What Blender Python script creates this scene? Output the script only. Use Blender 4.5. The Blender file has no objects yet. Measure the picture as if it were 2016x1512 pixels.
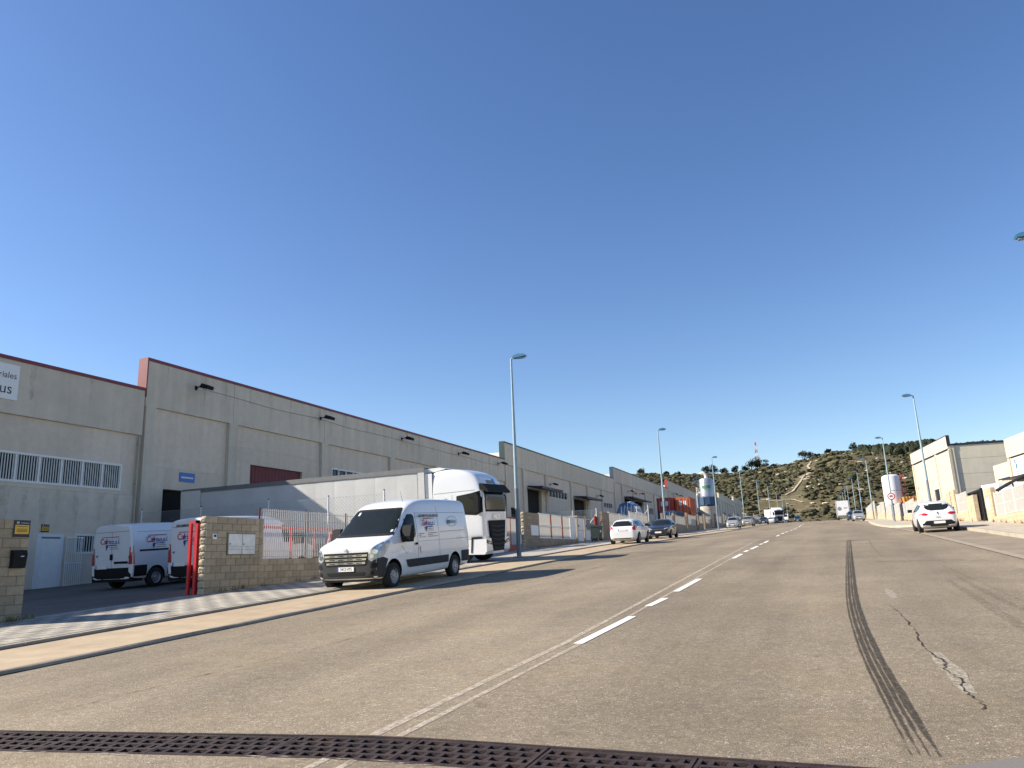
import bpy, bmesh, math, random
from mathutils import Vector, Matrix
from mathutils.bvhtree import BVHTree

random.seed(11)
R = math.radians
scene = bpy.context.scene
col = scene.collection

# ------------------------------------------------------------------ camera
cam_d = bpy.data.cameras.new('camera')
cam = bpy.data.objects.new('camera', cam_d)
col.objects.link(cam)
scene.camera = cam
cam_d.sensor_width = 36.0
cam_d.lens = 1500.0 / 2016.0 * 36.0
cam_d.clip_start = 0.05
cam_d.clip_end = 5000.0


def cam_axes():
    f, cx, cy = 1500.0, 1008.0, 756.0
    y = Vector((1622 - cx, 1081 - cy, f)).normalized()
    z = Vector((750 - cx, -5600 - cy, f))
    z = (z - y * z.dot(y)).normalized()
    x = y.cross(z)
    return x, y, z


_x, _y, _z = cam_axes()
right = Vector((_x[0], _y[0], _z[0]))
down = Vector((_x[1], _y[1], _z[1]))
fwd = Vector((_x[2], _y[2], _z[2]))
m = Matrix((right, -down, -fwd)).transposed().to_4x4()
m.translation = Vector((0, 0, 1.5))
cam.matrix_world = m

# ------------------------------------------------------------------ world, sun, exposure
sun_dir = Vector((1.5, 0.55, -1.0)).normalized()        # direction the light travels
sun_el = math.asin(-sun_dir.z)
sun_az = math.atan2(-sun_dir.x, -sun_dir.y)             # clockwise from +Y
world = bpy.data.worlds.new('World')
scene.world = world
world.use_nodes = True
wn = world.node_tree
wn.nodes.clear()
sky = wn.nodes.new('ShaderNodeTexSky')
sky.sky_type = 'NISHITA'
sky.sun_disc = False
sky.sun_elevation = sun_el
sky.sun_rotation = sun_az
sky.altitude = 300
sky.air_density = 1.0
sky.dust_density = 0.35
sky.ozone_density = 1.6
bg = wn.nodes.new('ShaderNodeBackground')
bg.inputs['Strength'].default_value = 0.086
wo = wn.nodes.new('ShaderNodeOutputWorld')
hs = wn.nodes.new('ShaderNodeHueSaturation')
hs.inputs['Hue'].default_value = 0.509
hs.inputs['Saturation'].default_value = 1.19
wn.links.new(sky.outputs[0], hs.inputs['Color'])
wn.links.new(hs.outputs[0], bg.inputs[0])
wn.links.new(bg.outputs[0], wo.inputs[0])

sun_d = bpy.data.lights.new('sun', 'SUN')
sun_d.energy = 5.0
sun_d.angle = R(0.53)
sun_d.color = (1.0, 0.91, 0.78)
sun = bpy.data.objects.new('sun', sun_d)
col.objects.link(sun)
sun.rotation_euler = sun_dir.to_track_quat('-Z', 'Y').to_euler()

scene.view_settings.view_transform = 'Standard'
scene.view_settings.look = 'None'
scene.view_settings.exposure = 1.02
scene.view_settings.gamma = 1.0
scene.view_settings.use_curve_mapping = False
scene.cycles.max_bounces = 6
scene.cycles.diffuse_bounces = 3
scene.cycles.glossy_bounces = 3
scene.cycles.transparent_max_bounces = 6
scene.cycles.use_denoising = True


# ------------------------------------------------------------------ ground shape
def ss(a, b, x):
    t = min(1.0, max(0.0, (x - a) / (b - a)))
    return t * t * (3 - 2 * t)


def GH(x, y):
    return (.0505 * y - 3.85e-5 * y * y - .45 * ss(38, 100, y)
            + .02 * max(0.0, min(x, 10) - 3.5) * (1 - ss(50, 90, y)))


# ------------------------------------------------------------------ materials
MATS = {}


def rgb(c):
    return (c[0], c[1], c[2], 1.0)


def nd(nt, t, **kw):
    n = nt.nodes.new(t)
    for k, v in kw.items():
        if k in n.inputs:
            n.inputs[k].default_value = v
        else:
            setattr(n, k, v)
    return n


def mat(name, c, rough=.6, var=.12, scale=6.0, bump=0.0, bscale=60.0, metal=0.0, spec=.5, coat=0.0,
        streak=0.0, isl=0.0, dirt=None, dirt_amt=.0, dirt_scale=.6, emit=None, trans=None):
    if name in MATS:
        return MATS[name]
    mt = bpy.data.materials.new(name)
    mt.use_nodes = True
    nt = mt.node_tree
    nt.nodes.clear()
    L = nt.links.new
    out = nd(nt, 'ShaderNodeOutputMaterial')
    p = nd(nt, 'ShaderNodeBsdfPrincipled', Roughness=rough, Metallic=metal)
    p.inputs['Specular IOR Level'].default_value = spec
    p.inputs['Coat Weight'].default_value = coat
    p.inputs['Coat Roughness'].default_value = .05
    L(p.outputs[0], out.inputs[0])
    tc = nd(nt, 'ShaderNodeTexCoord')
    src = tc.outputs['Object']
    n1 = nd(nt, 'ShaderNodeTexNoise', Scale=scale, Detail=5.0, Roughness=.65)
    L(src, n1.inputs['Vector'])
    mr = nd(nt, 'ShaderNodeMapRange')
    mr.inputs['From Min'].default_value = .3
    mr.inputs['From Max'].default_value = .7
    mr.inputs['To Min'].default_value = 1 - var
    mr.inputs['To Max'].default_value = 1 + var
    L(n1.outputs['Fac'], mr.inputs['Value'])
    fac = mr.outputs[0]
    if isl:
        g = nd(nt, 'ShaderNodeNewGeometry')
        oi = nd(nt, 'ShaderNodeObjectInfo')
        ad = nd(nt, 'ShaderNodeMath', operation='ADD')
        L(g.outputs['Random Per Island'], ad.inputs[0])
        L(oi.outputs['Random'], ad.inputs[1])
        fr = nd(nt, 'ShaderNodeMath', operation='FRACT')
        L(ad.outputs[0], fr.inputs[0])
        m2 = nd(nt, 'ShaderNodeMapRange')
        m2.inputs['To Min'].default_value = 1 - isl
        m2.inputs['To Max'].default_value = 1 + isl
        L(fr.outputs[0], m2.inputs['Value'])
        mm = nd(nt, 'ShaderNodeMath', operation='MULTIPLY')
        L(fac, mm.inputs[0])
        L(m2.outputs[0], mm.inputs[1])
        fac = mm.outputs[0]
    if streak:
        mp = nd(nt, 'ShaderNodeMapping')
        mp.inputs['Scale'].default_value = (1.6, 1.6, .09)
        L(src, mp.inputs['Vector'])
        n3 = nd(nt, 'ShaderNodeTexNoise', Scale=1.0, Detail=4.0, Roughness=.6)
        L(mp.outputs[0], n3.inputs['Vector'])
        m3 = nd(nt, 'ShaderNodeMapRange')
        m3.inputs['From Min'].default_value = .35
        m3.inputs['From Max'].default_value = .65
        m3.inputs['To Min'].default_value = 1 - streak
        m3.inputs['To Max'].default_value = 1 + streak * .5
        L(n3.outputs['Fac'], m3.inputs['Value'])
        mm = nd(nt, 'ShaderNodeMath', operation='MULTIPLY')
        L(fac, mm.inputs[0])
        L(m3.outputs[0], mm.inputs[1])
        fac = mm.outputs[0]
    cn = nd(nt, 'ShaderNodeRGB')
    cn.outputs[0].default_value = rgb(c)
    base = cn.outputs[0]
    if dirt is not None:
        nz = nd(nt, 'ShaderNodeTexNoise', Scale=dirt_scale, Detail=6.0, Roughness=.7)
        L(src, nz.inputs['Vector'])
        md = nd(nt, 'ShaderNodeMapRange')
        md.inputs['From Min'].default_value = .48
        md.inputs['From Max'].default_value = .72
        md.inputs['To Max'].default_value = dirt_amt
        L(nz.outputs['Fac'], md.inputs['Value'])
        mx = nd(nt, 'ShaderNodeMix', data_type='RGBA')
        L(md.outputs[0], mx.inputs[0])
        L(base, mx.inputs[6])
        mx.inputs[7].default_value = rgb(dirt)
        base = mx.outputs[2]
    vm = nd(nt, 'ShaderNodeVectorMath', operation='SCALE')
    L(base, vm.inputs[0])
    L(fac, vm.inputs['Scale'])
    L(vm.outputs[0], p.inputs['Base Color'])
    if bump:
        nb = nd(nt, 'ShaderNodeTexNoise', Scale=bscale, Detail=3.0)
        L(src, nb.inputs['Vector'])
        b = nd(nt, 'ShaderNodeBump', Strength=bump, Distance=.02)
        L(nb.outputs['Fac'], b.inputs['Height'])
        L(b.outputs[0], p.inputs['Normal'])
    MATS[name] = mt
    return mt


def asphalt(name, c, pale, dark):
    if name in MATS:
        return MATS[name]
    mt = bpy.data.materials.new(name)
    mt.use_nodes = True
    nt = mt.node_tree
    nt.nodes.clear()
    L = nt.links.new
    out = nd(nt, 'ShaderNodeOutputMaterial')
    p = nd(nt, 'ShaderNodeBsdfPrincipled', Roughness=.85)
    p.inputs['Specular IOR Level'].default_value = .25
    L(p.outputs[0], out.inputs[0])
    tc = nd(nt, 'ShaderNodeTexCoord')
    src = tc.outputs['Object']
    # aggregate stones
    vo = nd(nt, 'ShaderNodeTexVoronoi', Scale=75.0)
    L(src, vo.inputs['Vector'])
    sp = nd(nt, 'ShaderNodeSeparateColor')
    L(vo.outputs['Color'], sp.inputs[0])
    r1 = nd(nt, 'ShaderNodeValToRGB')
    e = r1.color_ramp.elements
    e[0].position = 0.0
    e[0].color = rgb([v * .68 for v in c])
    e[1].position = 1.0
    e[1].color = rgb([v * 1.25 for v in c])
    q = r1.color_ramp.elements.new(.93)
    q.color = rgb([v * 1.12 for v in c])
    q = r1.color_ramp.elements.new(.97)
    q.color = rgb(pale)
    L(sp.outputs[0], r1.inputs[0])
    # medium mottling
    n2 = nd(nt, 'ShaderNodeTexNoise', Scale=9.0, Detail=6.0, Roughness=.75)
    L(src, n2.inputs['Vector'])
    m2 = nd(nt, 'ShaderNodeMapRange')
    m2.inputs['From Min'].default_value = .3
    m2.inputs['From Max'].default_value = .7
    m2.inputs['To Min'].default_value = .82
    m2.inputs['To Max'].default_value = 1.16
    L(n2.outputs['Fac'], m2.inputs['Value'])
    # long wear tracks along the road
    mp = nd(nt, 'ShaderNodeMapping')
    mp.inputs['Scale'].default_value = (.55, .018, 1)
    L(src, mp.inputs['Vector'])
    n3 = nd(nt, 'ShaderNodeTexNoise', Scale=1.0, Detail=5.0, Roughness=.6)
    L(mp.outputs[0], n3.inputs['Vector'])
    m3 = nd(nt, 'ShaderNodeMapRange')
    m3.inputs['From Min'].default_value = .3
    m3.inputs['From Max'].default_value = .7
    m3.inputs['To Min'].default_value = .80
    m3.inputs['To Max'].default_value = 1.17
    L(n3.outputs['Fac'], m3.inputs['Value'])
    # patches
    n4 = nd(nt, 'ShaderNodeTexNoise', Scale=.35, Detail=7.0, Roughness=.7)
    L(src, n4.inputs['Vector'])
    m4 = nd(nt, 'ShaderNodeMapRange')
    m4.inputs['From Min'].default_value = .35
    m4.inputs['From Max'].default_value = .7
    m4.inputs['To Min'].default_value = .84
    m4.inputs['To Max'].default_value = 1.14
    L(n4.outputs['Fac'], m4.inputs['Value'])
    a = nd(nt, 'ShaderNodeMath', operation='MULTIPLY')
    L(m2.outputs[0], a.inputs[0])
    L(m3.outputs[0], a.inputs[1])
    b = nd(nt, 'ShaderNodeMath', operation='MULTIPLY')
    L(a.outputs[0], b.inputs[0])
    L(m4.outputs[0], b.inputs[1])
    # dark tar spots
    n5 = nd(nt, 'ShaderNodeTexNoise', Scale=2.2, Detail=3.0)
    L(src, n5.inputs['Vector'])
    m5 = nd(nt, 'ShaderNodeMapRange')
    m5.inputs['From Min'].default_value = .68
    m5.inputs['From Max'].default_value = .76
    m5.inputs['To Max'].default_value = .35
    L(n5.outputs['Fac'], m5.inputs['Value'])
    mx = nd(nt, 'ShaderNodeMix', data_type='RGBA')
    L(m5.outputs[0], mx.inputs[0])
    L(r1.outputs[0], mx.inputs[6])
    mx.inputs[7].default_value = rgb(dark)
    # tan dust in places
    n6 = nd(nt, 'ShaderNodeTexNoise', Scale=.8, Detail=5.0)
    L(src, n6.inputs['Vector'])
    m6 = nd(nt, 'ShaderNodeMapRange')
    m6.inputs['From Min'].default_value = .5
    m6.inputs['From Max'].default_value = .75
    m6.inputs['To Max'].default_value = .3
    L(n6.outputs['Fac'], m6.inputs['Value'])
    mx2 = nd(nt, 'ShaderNodeMix', data_type='RGBA')
    L(m6.outputs[0], mx2.inputs[0])
    L(mx.outputs[2], mx2.inputs[6])
    mx2.inputs[7].default_value = rgb([c[0] * 1.15, c[1] * 1.1, c[2] * .9])
    vm = nd(nt, 'ShaderNodeVectorMath', operation='SCALE')
    L(mx2.outputs[2], vm.inputs[0])
    L(b.outputs[0], vm.inputs['Scale'])
    L(vm.outputs[0], p.inputs['Base Color'])
    bp = nd(nt, 'ShaderNodeBump', Strength=.6, Distance=.006)
    L(vo.outputs['Distance'], bp.inputs['Height'])
    L(bp.outputs[0], p.inputs['Normal'])
    MATS[name] = mt
    return mt


def decal(name, c, rough=.8, amt=.9, scale=14.0, lo=.35, hi=.6):
    """worn paint or rubber: opaque colour broken up by noise so the road shows through"""
    if name in MATS:
        return MATS[name]
    mt = bpy.data.materials.new(name)
    mt.use_nodes = True
    nt = mt.node_tree
    nt.nodes.clear()
    L = nt.links.new
    out = nd(nt, 'ShaderNodeOutputMaterial')
    p = nd(nt, 'ShaderNodeBsdfPrincipled', Roughness=rough)
    p.inputs['Specular IOR Level'].default_value = .2
    tr = nd(nt, 'ShaderNodeBsdfTransparent')
    tc = nd(nt, 'ShaderNodeTexCoord')
    n = nd(nt, 'ShaderNodeTexNoise', Scale=scale, Detail=6.0, Roughness=.8)
    L(tc.outputs['Object'], n.inputs['Vector'])
    mr = nd(nt, 'ShaderNodeMapRange')
    mr.inputs['From Min'].default_value = lo
    mr.inputs['From Max'].default_value = hi
    mr.inputs['To Max'].default_value = amt
    L(n.outputs['Fac'], mr.inputs['Value'])
    p.inputs['Base Color'].default_value = rgb(c)
    mx = nd(nt, 'ShaderNodeMixShader')
    L(mr.outputs[0], mx.inputs[0])
    L(tr.outputs[0], mx.inputs[1])
    L(p.outputs[0], mx.inputs[2])
    L(mx.outputs[0], out.inputs[0])
    MATS[name] = mt
    return mt


def hill_mat():
    mt = bpy.data.materials.new('hill_soil')
    mt.use_nodes = True
    nt = mt.node_tree
    nt.nodes.clear()
    L = nt.links.new
    out = nd(nt, 'ShaderNodeOutputMaterial')
    p = nd(nt, 'ShaderNodeBsdfPrincipled', Roughness=.95)
    p.inputs['Specular IOR Level'].default_value = .1
    L(p.outputs[0], out.inputs[0])
    tc = nd(nt, 'ShaderNodeTexCoord')
    n1 = nd(nt, 'ShaderNodeTexNoise', Scale=.05, Detail=9.0, Roughness=.75)
    L(tc.outputs['Object'], n1.inputs['Vector'])
    r = nd(nt, 'ShaderNodeValToRGB')
    e = r.color_ramp.elements
    e[0].position = .3
    e[0].color = (.070, .062, .036, 1)
    e[1].position = .78
    e[1].color = (.40, .34, .24, 1)
    for pos, c in ((.45, (.092, .081, .046, 1)), (.55, (.122, .104, .062, 1)), (.66, (.18, .15, .095, 1))):
        q = e.new(pos)
        q.color = c
    L(n1.outputs['Fac'], r.inputs[0])
    n2 = nd(nt, 'ShaderNodeTexNoise', Scale=.9, Detail=5.0, Roughness=.8)
    L(tc.outputs['Object'], n2.inputs['Vector'])
    mr = nd(nt, 'ShaderNodeMapRange')
    mr.inputs['From Min'].default_value = .3
    mr.inputs['From Max'].default_value = .7
    mr.inputs['To Min'].default_value = .5
    mr.inputs['To Max'].default_value = 1.45
    L(n2.outputs['Fac'], mr.inputs['Value'])
    vm = nd(nt, 'ShaderNodeVectorMath', operation='SCALE')
    L(r.outputs[0], vm.inputs[0])
    L(mr.outputs[0], vm.inputs['Scale'])
    L(vm.outputs[0], p.inputs['Base Color'])
    return mt


def build_mats():
    M = {}
    M['asphalt'] = asphalt('asphalt', (.243, .198, .140), (.42, .38, .30), (.08, .07, .06))
    M['yard'] = asphalt('yard_asphalt', (.15, .135, .115), (.30, .27, .22), (.06, .055, .05))
    M['strip'] = mat('strip_concrete', (.385, .30, .195), .85, .16, 1.6, .35, 70, dirt=(.30, .205, .12), dirt_amt=.5, dirt_scale=.5)
    M['strip_r'] = mat('bay_concrete', (.235, .19, .135), .85, .2, .8, .35, 70, dirt=(.12, .10, .075), dirt_amt=.6, dirt_scale=.35)
    M['gutter'] = mat('gutter_concrete', (.30, .25, .18), .85, .2, 3, .4, 60, dirt=(.15, .12, .09), dirt_amt=.5, dirt_scale=1.5)
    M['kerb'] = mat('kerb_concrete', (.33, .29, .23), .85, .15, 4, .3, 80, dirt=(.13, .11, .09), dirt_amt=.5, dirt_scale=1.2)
    M['walk'] = mat('pavement_concrete', (.36, .33, .28), .85, .13, 2.5, .3, 70, dirt=(.16, .14, .12), dirt_amt=.45, dirt_scale=.7)
    M['walk_r'] = mat('pavement_pale', (.40, .35, .275), .85, .13, 2.5, .3, 70, dirt=(.25, .21, .16), dirt_amt=.45, dirt_scale=.7)
    M['tile_a'] = mat('tile_pale', (.37, .335, .275), .85, .12, 9, .4, 110, isl=.12)
    M['tile_b'] = mat('tile_grey', (.235, .218, .185), .85, .12, 9, .4, 110, isl=.14)
    M['facade'] = mat('precast_concrete', (.63, .545, .44), .9, .07, 3.0, .25, 45, streak=.07, isl=.05, dirt=(.46, .40, .32), dirt_amt=.35, dirt_scale=.45)
    M['facade_up'] = mat('precast_smooth', (.59, .525, .425), .85, .06, 2.0, .12, 30, streak=.09, isl=.055, dirt=(.45, .40, .33), dirt_amt=.4, dirt_scale=.35)
    M['facade_side'] = mat('side_cladding', (.62, .60, .56), .7, .06, 1.0)
    M['cream'] = mat('cream_concrete', (.50, .44, .325), .9, .05, 2.0, .2, 45, streak=.06)
    M['cream2'] = mat('cream_smooth', (.52, .46, .345), .85, .05, 1.5, .1, 30, streak=.06)
    M['cream_side'] = mat('pale_panel', (.60, .55, .44), .85, .05, 1.0, .1, 30, streak=.05)
    M['red_trim'] = mat('red_trim', (.16, .014, .02), .45, .1, 2)
    M['green_trim'] = mat('green_trim', (.025, .055, .05), .45, .1, 2)
    M['blue_trim'] = mat('blue_trim', (.035, .06, .11), .45, .1, 2)
    M['rust_trim'] = mat('rust_trim', (.33, .05, .035), .5, .15, 2)
    M['dark_trim'] = mat('dark_trim', (.02, .022, .035), .5, .1, 2)
    M['white'] = mat('white_metal', (.72, .72, .70), .45, .05, 3, dirt=(.5, .47, .42), dirt_amt=.25, dirt_scale=2)
    M['whitewall'] = mat('white_door', (.66, .68, .70), .5, .04, 2)
    M['mesh_white'] = mat('white_mesh', (.50, .48, .44), .5, .06, 3)
    M['galv'] = mat('galvanised', (.42, .45, .47), .45, .15, 5, metal=.4)
    M['lampblue'] = mat('lamp_blue', (.045, .17, .30), .4, .1, 5)
    M['pole'] = mat('pole_paint', (.26, .36, .42), .45, .08, 4)
    M['polebase'] = mat('pole_base', (.16, .20, .24), .5, .1, 4)
    M['block'] = mat('tan_block', (.35, .285, .195), .92, .14, 14, .5, 90, isl=.15)
    M['block2'] = mat('brown_block', (.30, .235, .165), .92, .14, 14, .5, 90, isl=.15)
    M['split'] = mat('split_block', (.46, .39, .28), .95, .16, 14, .8, 60, isl=.14)
    M['mortar'] = mat('mortar', (.21, .18, .135), .95, .12, 20)
    M['pinkblock'] = mat('pink_block', (.46, .355, .235), .92, .1, 8, .4, 80, isl=.08)
    M['pinkmortar'] = mat('pink_mortar', (.44, .35, .24), .95, .1, 20)
    M['red'] = mat('red_gate', (.50, .022, .03), .4, .08, 3)
    M['redrust'] = mat('red_brown', (.30, .05, .035), .6, .15, 4)
    M['maroon'] = mat('maroon_post', (.11, .015, .02), .5, .1, 4)
    M['paint'] = mat('white_car_paint', (.74, .75, .76), .3, .015, 1.5, coat=.8)
    M['paint_s'] = mat('silver_paint', (.40, .41, .42), .3, .03, 1.5, metal=.35, coat=.7)
    M['paint_g'] = mat('grey_beige_paint', (.36, .35, .31), .3, .03, 1.5, metal=.35, coat=.7)
    M['paint_d'] = mat('dark_paint', (.018, .02, .026), .28, .03, 1.5, metal=.2, coat=.8)
    M['paint_b'] = mat('dark_blue_paint', (.018, .028, .045), .28, .03, 1.5, metal=.2, coat=.8)
    M['glass'] = mat('dark_glass', (.015, .019, .019), .08, .1, 2, spec=.25)
    M['glass_b'] = mat('window_glass', (.018, .024, .032), .12, .3, 2, spec=.3)
    M['plastic'] = mat('black_plastic', (.013, .014, .015), .75, .1, 20, spec=.2)
    M['greyplastic'] = mat('grey_plastic', (.040, .042, .045), .75, .08, 20, spec=.25)
    M['tyre'] = mat('tyre_rubber', (.014, .014, .014), .85, .2, 10)
    M['rim'] = mat('steel_rim', (.34, .35, .36), .45, .12, 8, metal=.6)
    M['darkrim'] = mat('dark_rim', (.09, .095, .10), .5, .15, 8, metal=.5)
    M['chrome'] = mat('chrome', (.70, .71, .72), .2, .03, 4, metal=.9)
    M['lens'] = mat('lamp_lens', (.33, .36, .39), .12, .35, 9, spec=.8, coat=.6)
    M['redlens'] = mat('red_lens', (.42, .012, .018), .2, .2, 9, coat=.6)
    M['plate'] = mat('plate_white', (.78, .78, .74), .5, .02, 5)
    M['eublue'] = mat('plate_blue', (.02, .06, .38), .5, .02, 5)
    M['ink'] = mat('ink_dark', (.02, .025, .04), .6, .02, 5)
    M['inkblue'] = mat('ink_blue', (.02, .045, .26), .6, .02, 5)
    M['inkred'] = mat('ink_red', (.50, .015, .035), .6, .02, 5)
    M['inkgrey'] = mat('ink_grey', (.22, .23, .25), .6, .02, 5)
    M['inkteal'] = mat('ink_teal', (.05, .17, .22), .6, .02, 5)
    M['inksky'] = mat('ink_sky', (.07, .32, .62), .6, .02, 5)
    M['yellow'] = mat('sign_yellow', (.70, .42, .02), .5, .06, 8)
    M['curtain'] = mat('trailer_curtain', (.56, .56, .545), .55, .06, 1.2, dirt=(.40, .38, .35), dirt_amt=.35, dirt_scale=.8)
    M['trailer_grey'] = mat('trailer_grey', (.16, .165, .17), .6, .1, 3)
    M['black'] = mat('void_black', (.006, .006, .007), .9, .1, 3)
    M['shutter_red'] = mat('red_shutter', (.13, .014, .02), .6, .1, 3)
    M['sign_blue'] = mat('sign_blue', (.03, .16, .45), .5, .05, 5)
    M['sign_white'] = mat('sign_white', (.72, .73, .72), .5, .03, 5)
    M['iron'] = mat('cast_iron', (.036, .024, .024), .75, .4, 7, .5, 120, metal=.0, spec=.3, dirt=(.07, .045, .032), dirt_amt=.6, dirt_scale=3)
    M['roadpaint'] = decal('road_paint', (.78, .77, .73), .7, 1.0, 24, .20, .34)
    M['ghostpaint'] = decal('old_road_paint', (.50, .44, .36), .85, .8, 11, .34, .58)
    M['rubber'] = decal('tyre_rubber_mark', (.034, .030, .026), .85, .88, 40, .30, .62)
    M['rubber_f'] = decal('faint_rubber_mark', (.08, .068, .055), .85, .45, 12, .42, .74)
    M['sealer'] = decal('crack_sealer', (.44, .395, .32), .85, .85, 22, .38, .60)
    M['crack'] = decal('crack_dark', (.03, .026, .022), .9, .95, 18, .3, .5)
    M['edge_shade'] = mat('edge_shade', (.022, .020, .018), .8, .3, 8)  # near black, stands in for the shaded kerb and strip faces
    M['stain'] = decal('rain_stain', (.24, .21, .17), .9, .26, 2.2, .40, .72)
    M['crack_f'] = decal('fine_crack', (.05, .042, .035), .9, .7, 5, .38, .62)
    M['bonnet'] = mat('bonnet_paint', (.15, .13, .105), .45, .05, 3)
    M['cont_red'] = mat('container_red', (.30, .035, .028), .6, .2, 2.5, dirt=(.18, .06, .035), dirt_amt=.5, dirt_scale=1)
    M['cont_orange'] = mat('container_orange', (.48, .10, .03), .6, .15, 2.5, dirt=(.25, .08, .04), dirt_amt=.5, dirt_scale=1)
    M['cont_blue'] = mat('container_blue', (.015, .045, .12), .6, .15, 2.5)
    M['steel'] = mat('silo_steel', (.36, .39, .42), .35, .08, 1.5, metal=.5)
    M['platform_blue'] = mat('platform_blue', (.02, .06, .13), .5, .15, 2)
    M['green'] = mat('green_band', (.08, .22, .11), .5, .1, 2)
    M['bin'] = mat('bin_green', (.018, .05, .03), .6, .1, 5)
    M['bin2'] = mat('bin_dark', (.015, .035, .035), .6, .1, 5)
    M['concrete'] = mat('raw_concrete', (.44, .405, .34), .9, .15, 1.5, .3, 30, streak=.15)
    M['tank'] = mat('tank_white', (.66, .67, .69), .35, .03, 1.5)
    M['salmon'] = mat('ladder_red', (.55, .10, .08), .5, .05, 4)
    M['tarpblue'] = mat('tarp_blue', (.035, .13, .30), .5, .12, 3)
    M['tarpwhite'] = mat('tarp_white', (.60, .61, .62), .5, .1, 3)
    M['plasticwrap'] = mat('plastic_wrap', (.42, .46, .56), .3, .2, 4)
    M['soil'] = hill_mat()
    M['path'] = mat('limestone_path', (.36, .30, .21), .95, .15, .5)
    M['rock'] = mat('limestone_rock', (.48, .42, .32), .95, .2, .6, isl=.15)
    M['scrub'] = mat('scrub_leaves', (.060, .056, .030), .9, .35, 1.2, isl=.5, spec=.15)
    M['pine'] = mat('pine_needles', (.026, .032, .018), .9, .35, .8, isl=.4, spec=.15)
    M['palegreen'] = mat('pale_leaves', (.070, .074, .042), .9, .3, .8, isl=.35, spec=.15)
    M['bark'] = mat('bark', (.09, .065, .045), .95, .2, 2)
    M['weed'] = mat('dry_weed', (.16, .13, .06), .9, .3, 6, isl=.4)
    M['mast_red'] = mat('mast_red', (.40, .06, .05), .6, .1, 1)
    M['mast_white'] = mat('mast_white', (.62, .62, .64), .6, .1, 1)
    M['orange'] = mat('skip_orange', (.62, .24, .05), .6, .15, 1)
    M['skipyellow'] = mat('skip_yellow', (.66, .45, .14), .6, .15, 1)
    return M


M = build_mats()


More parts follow.
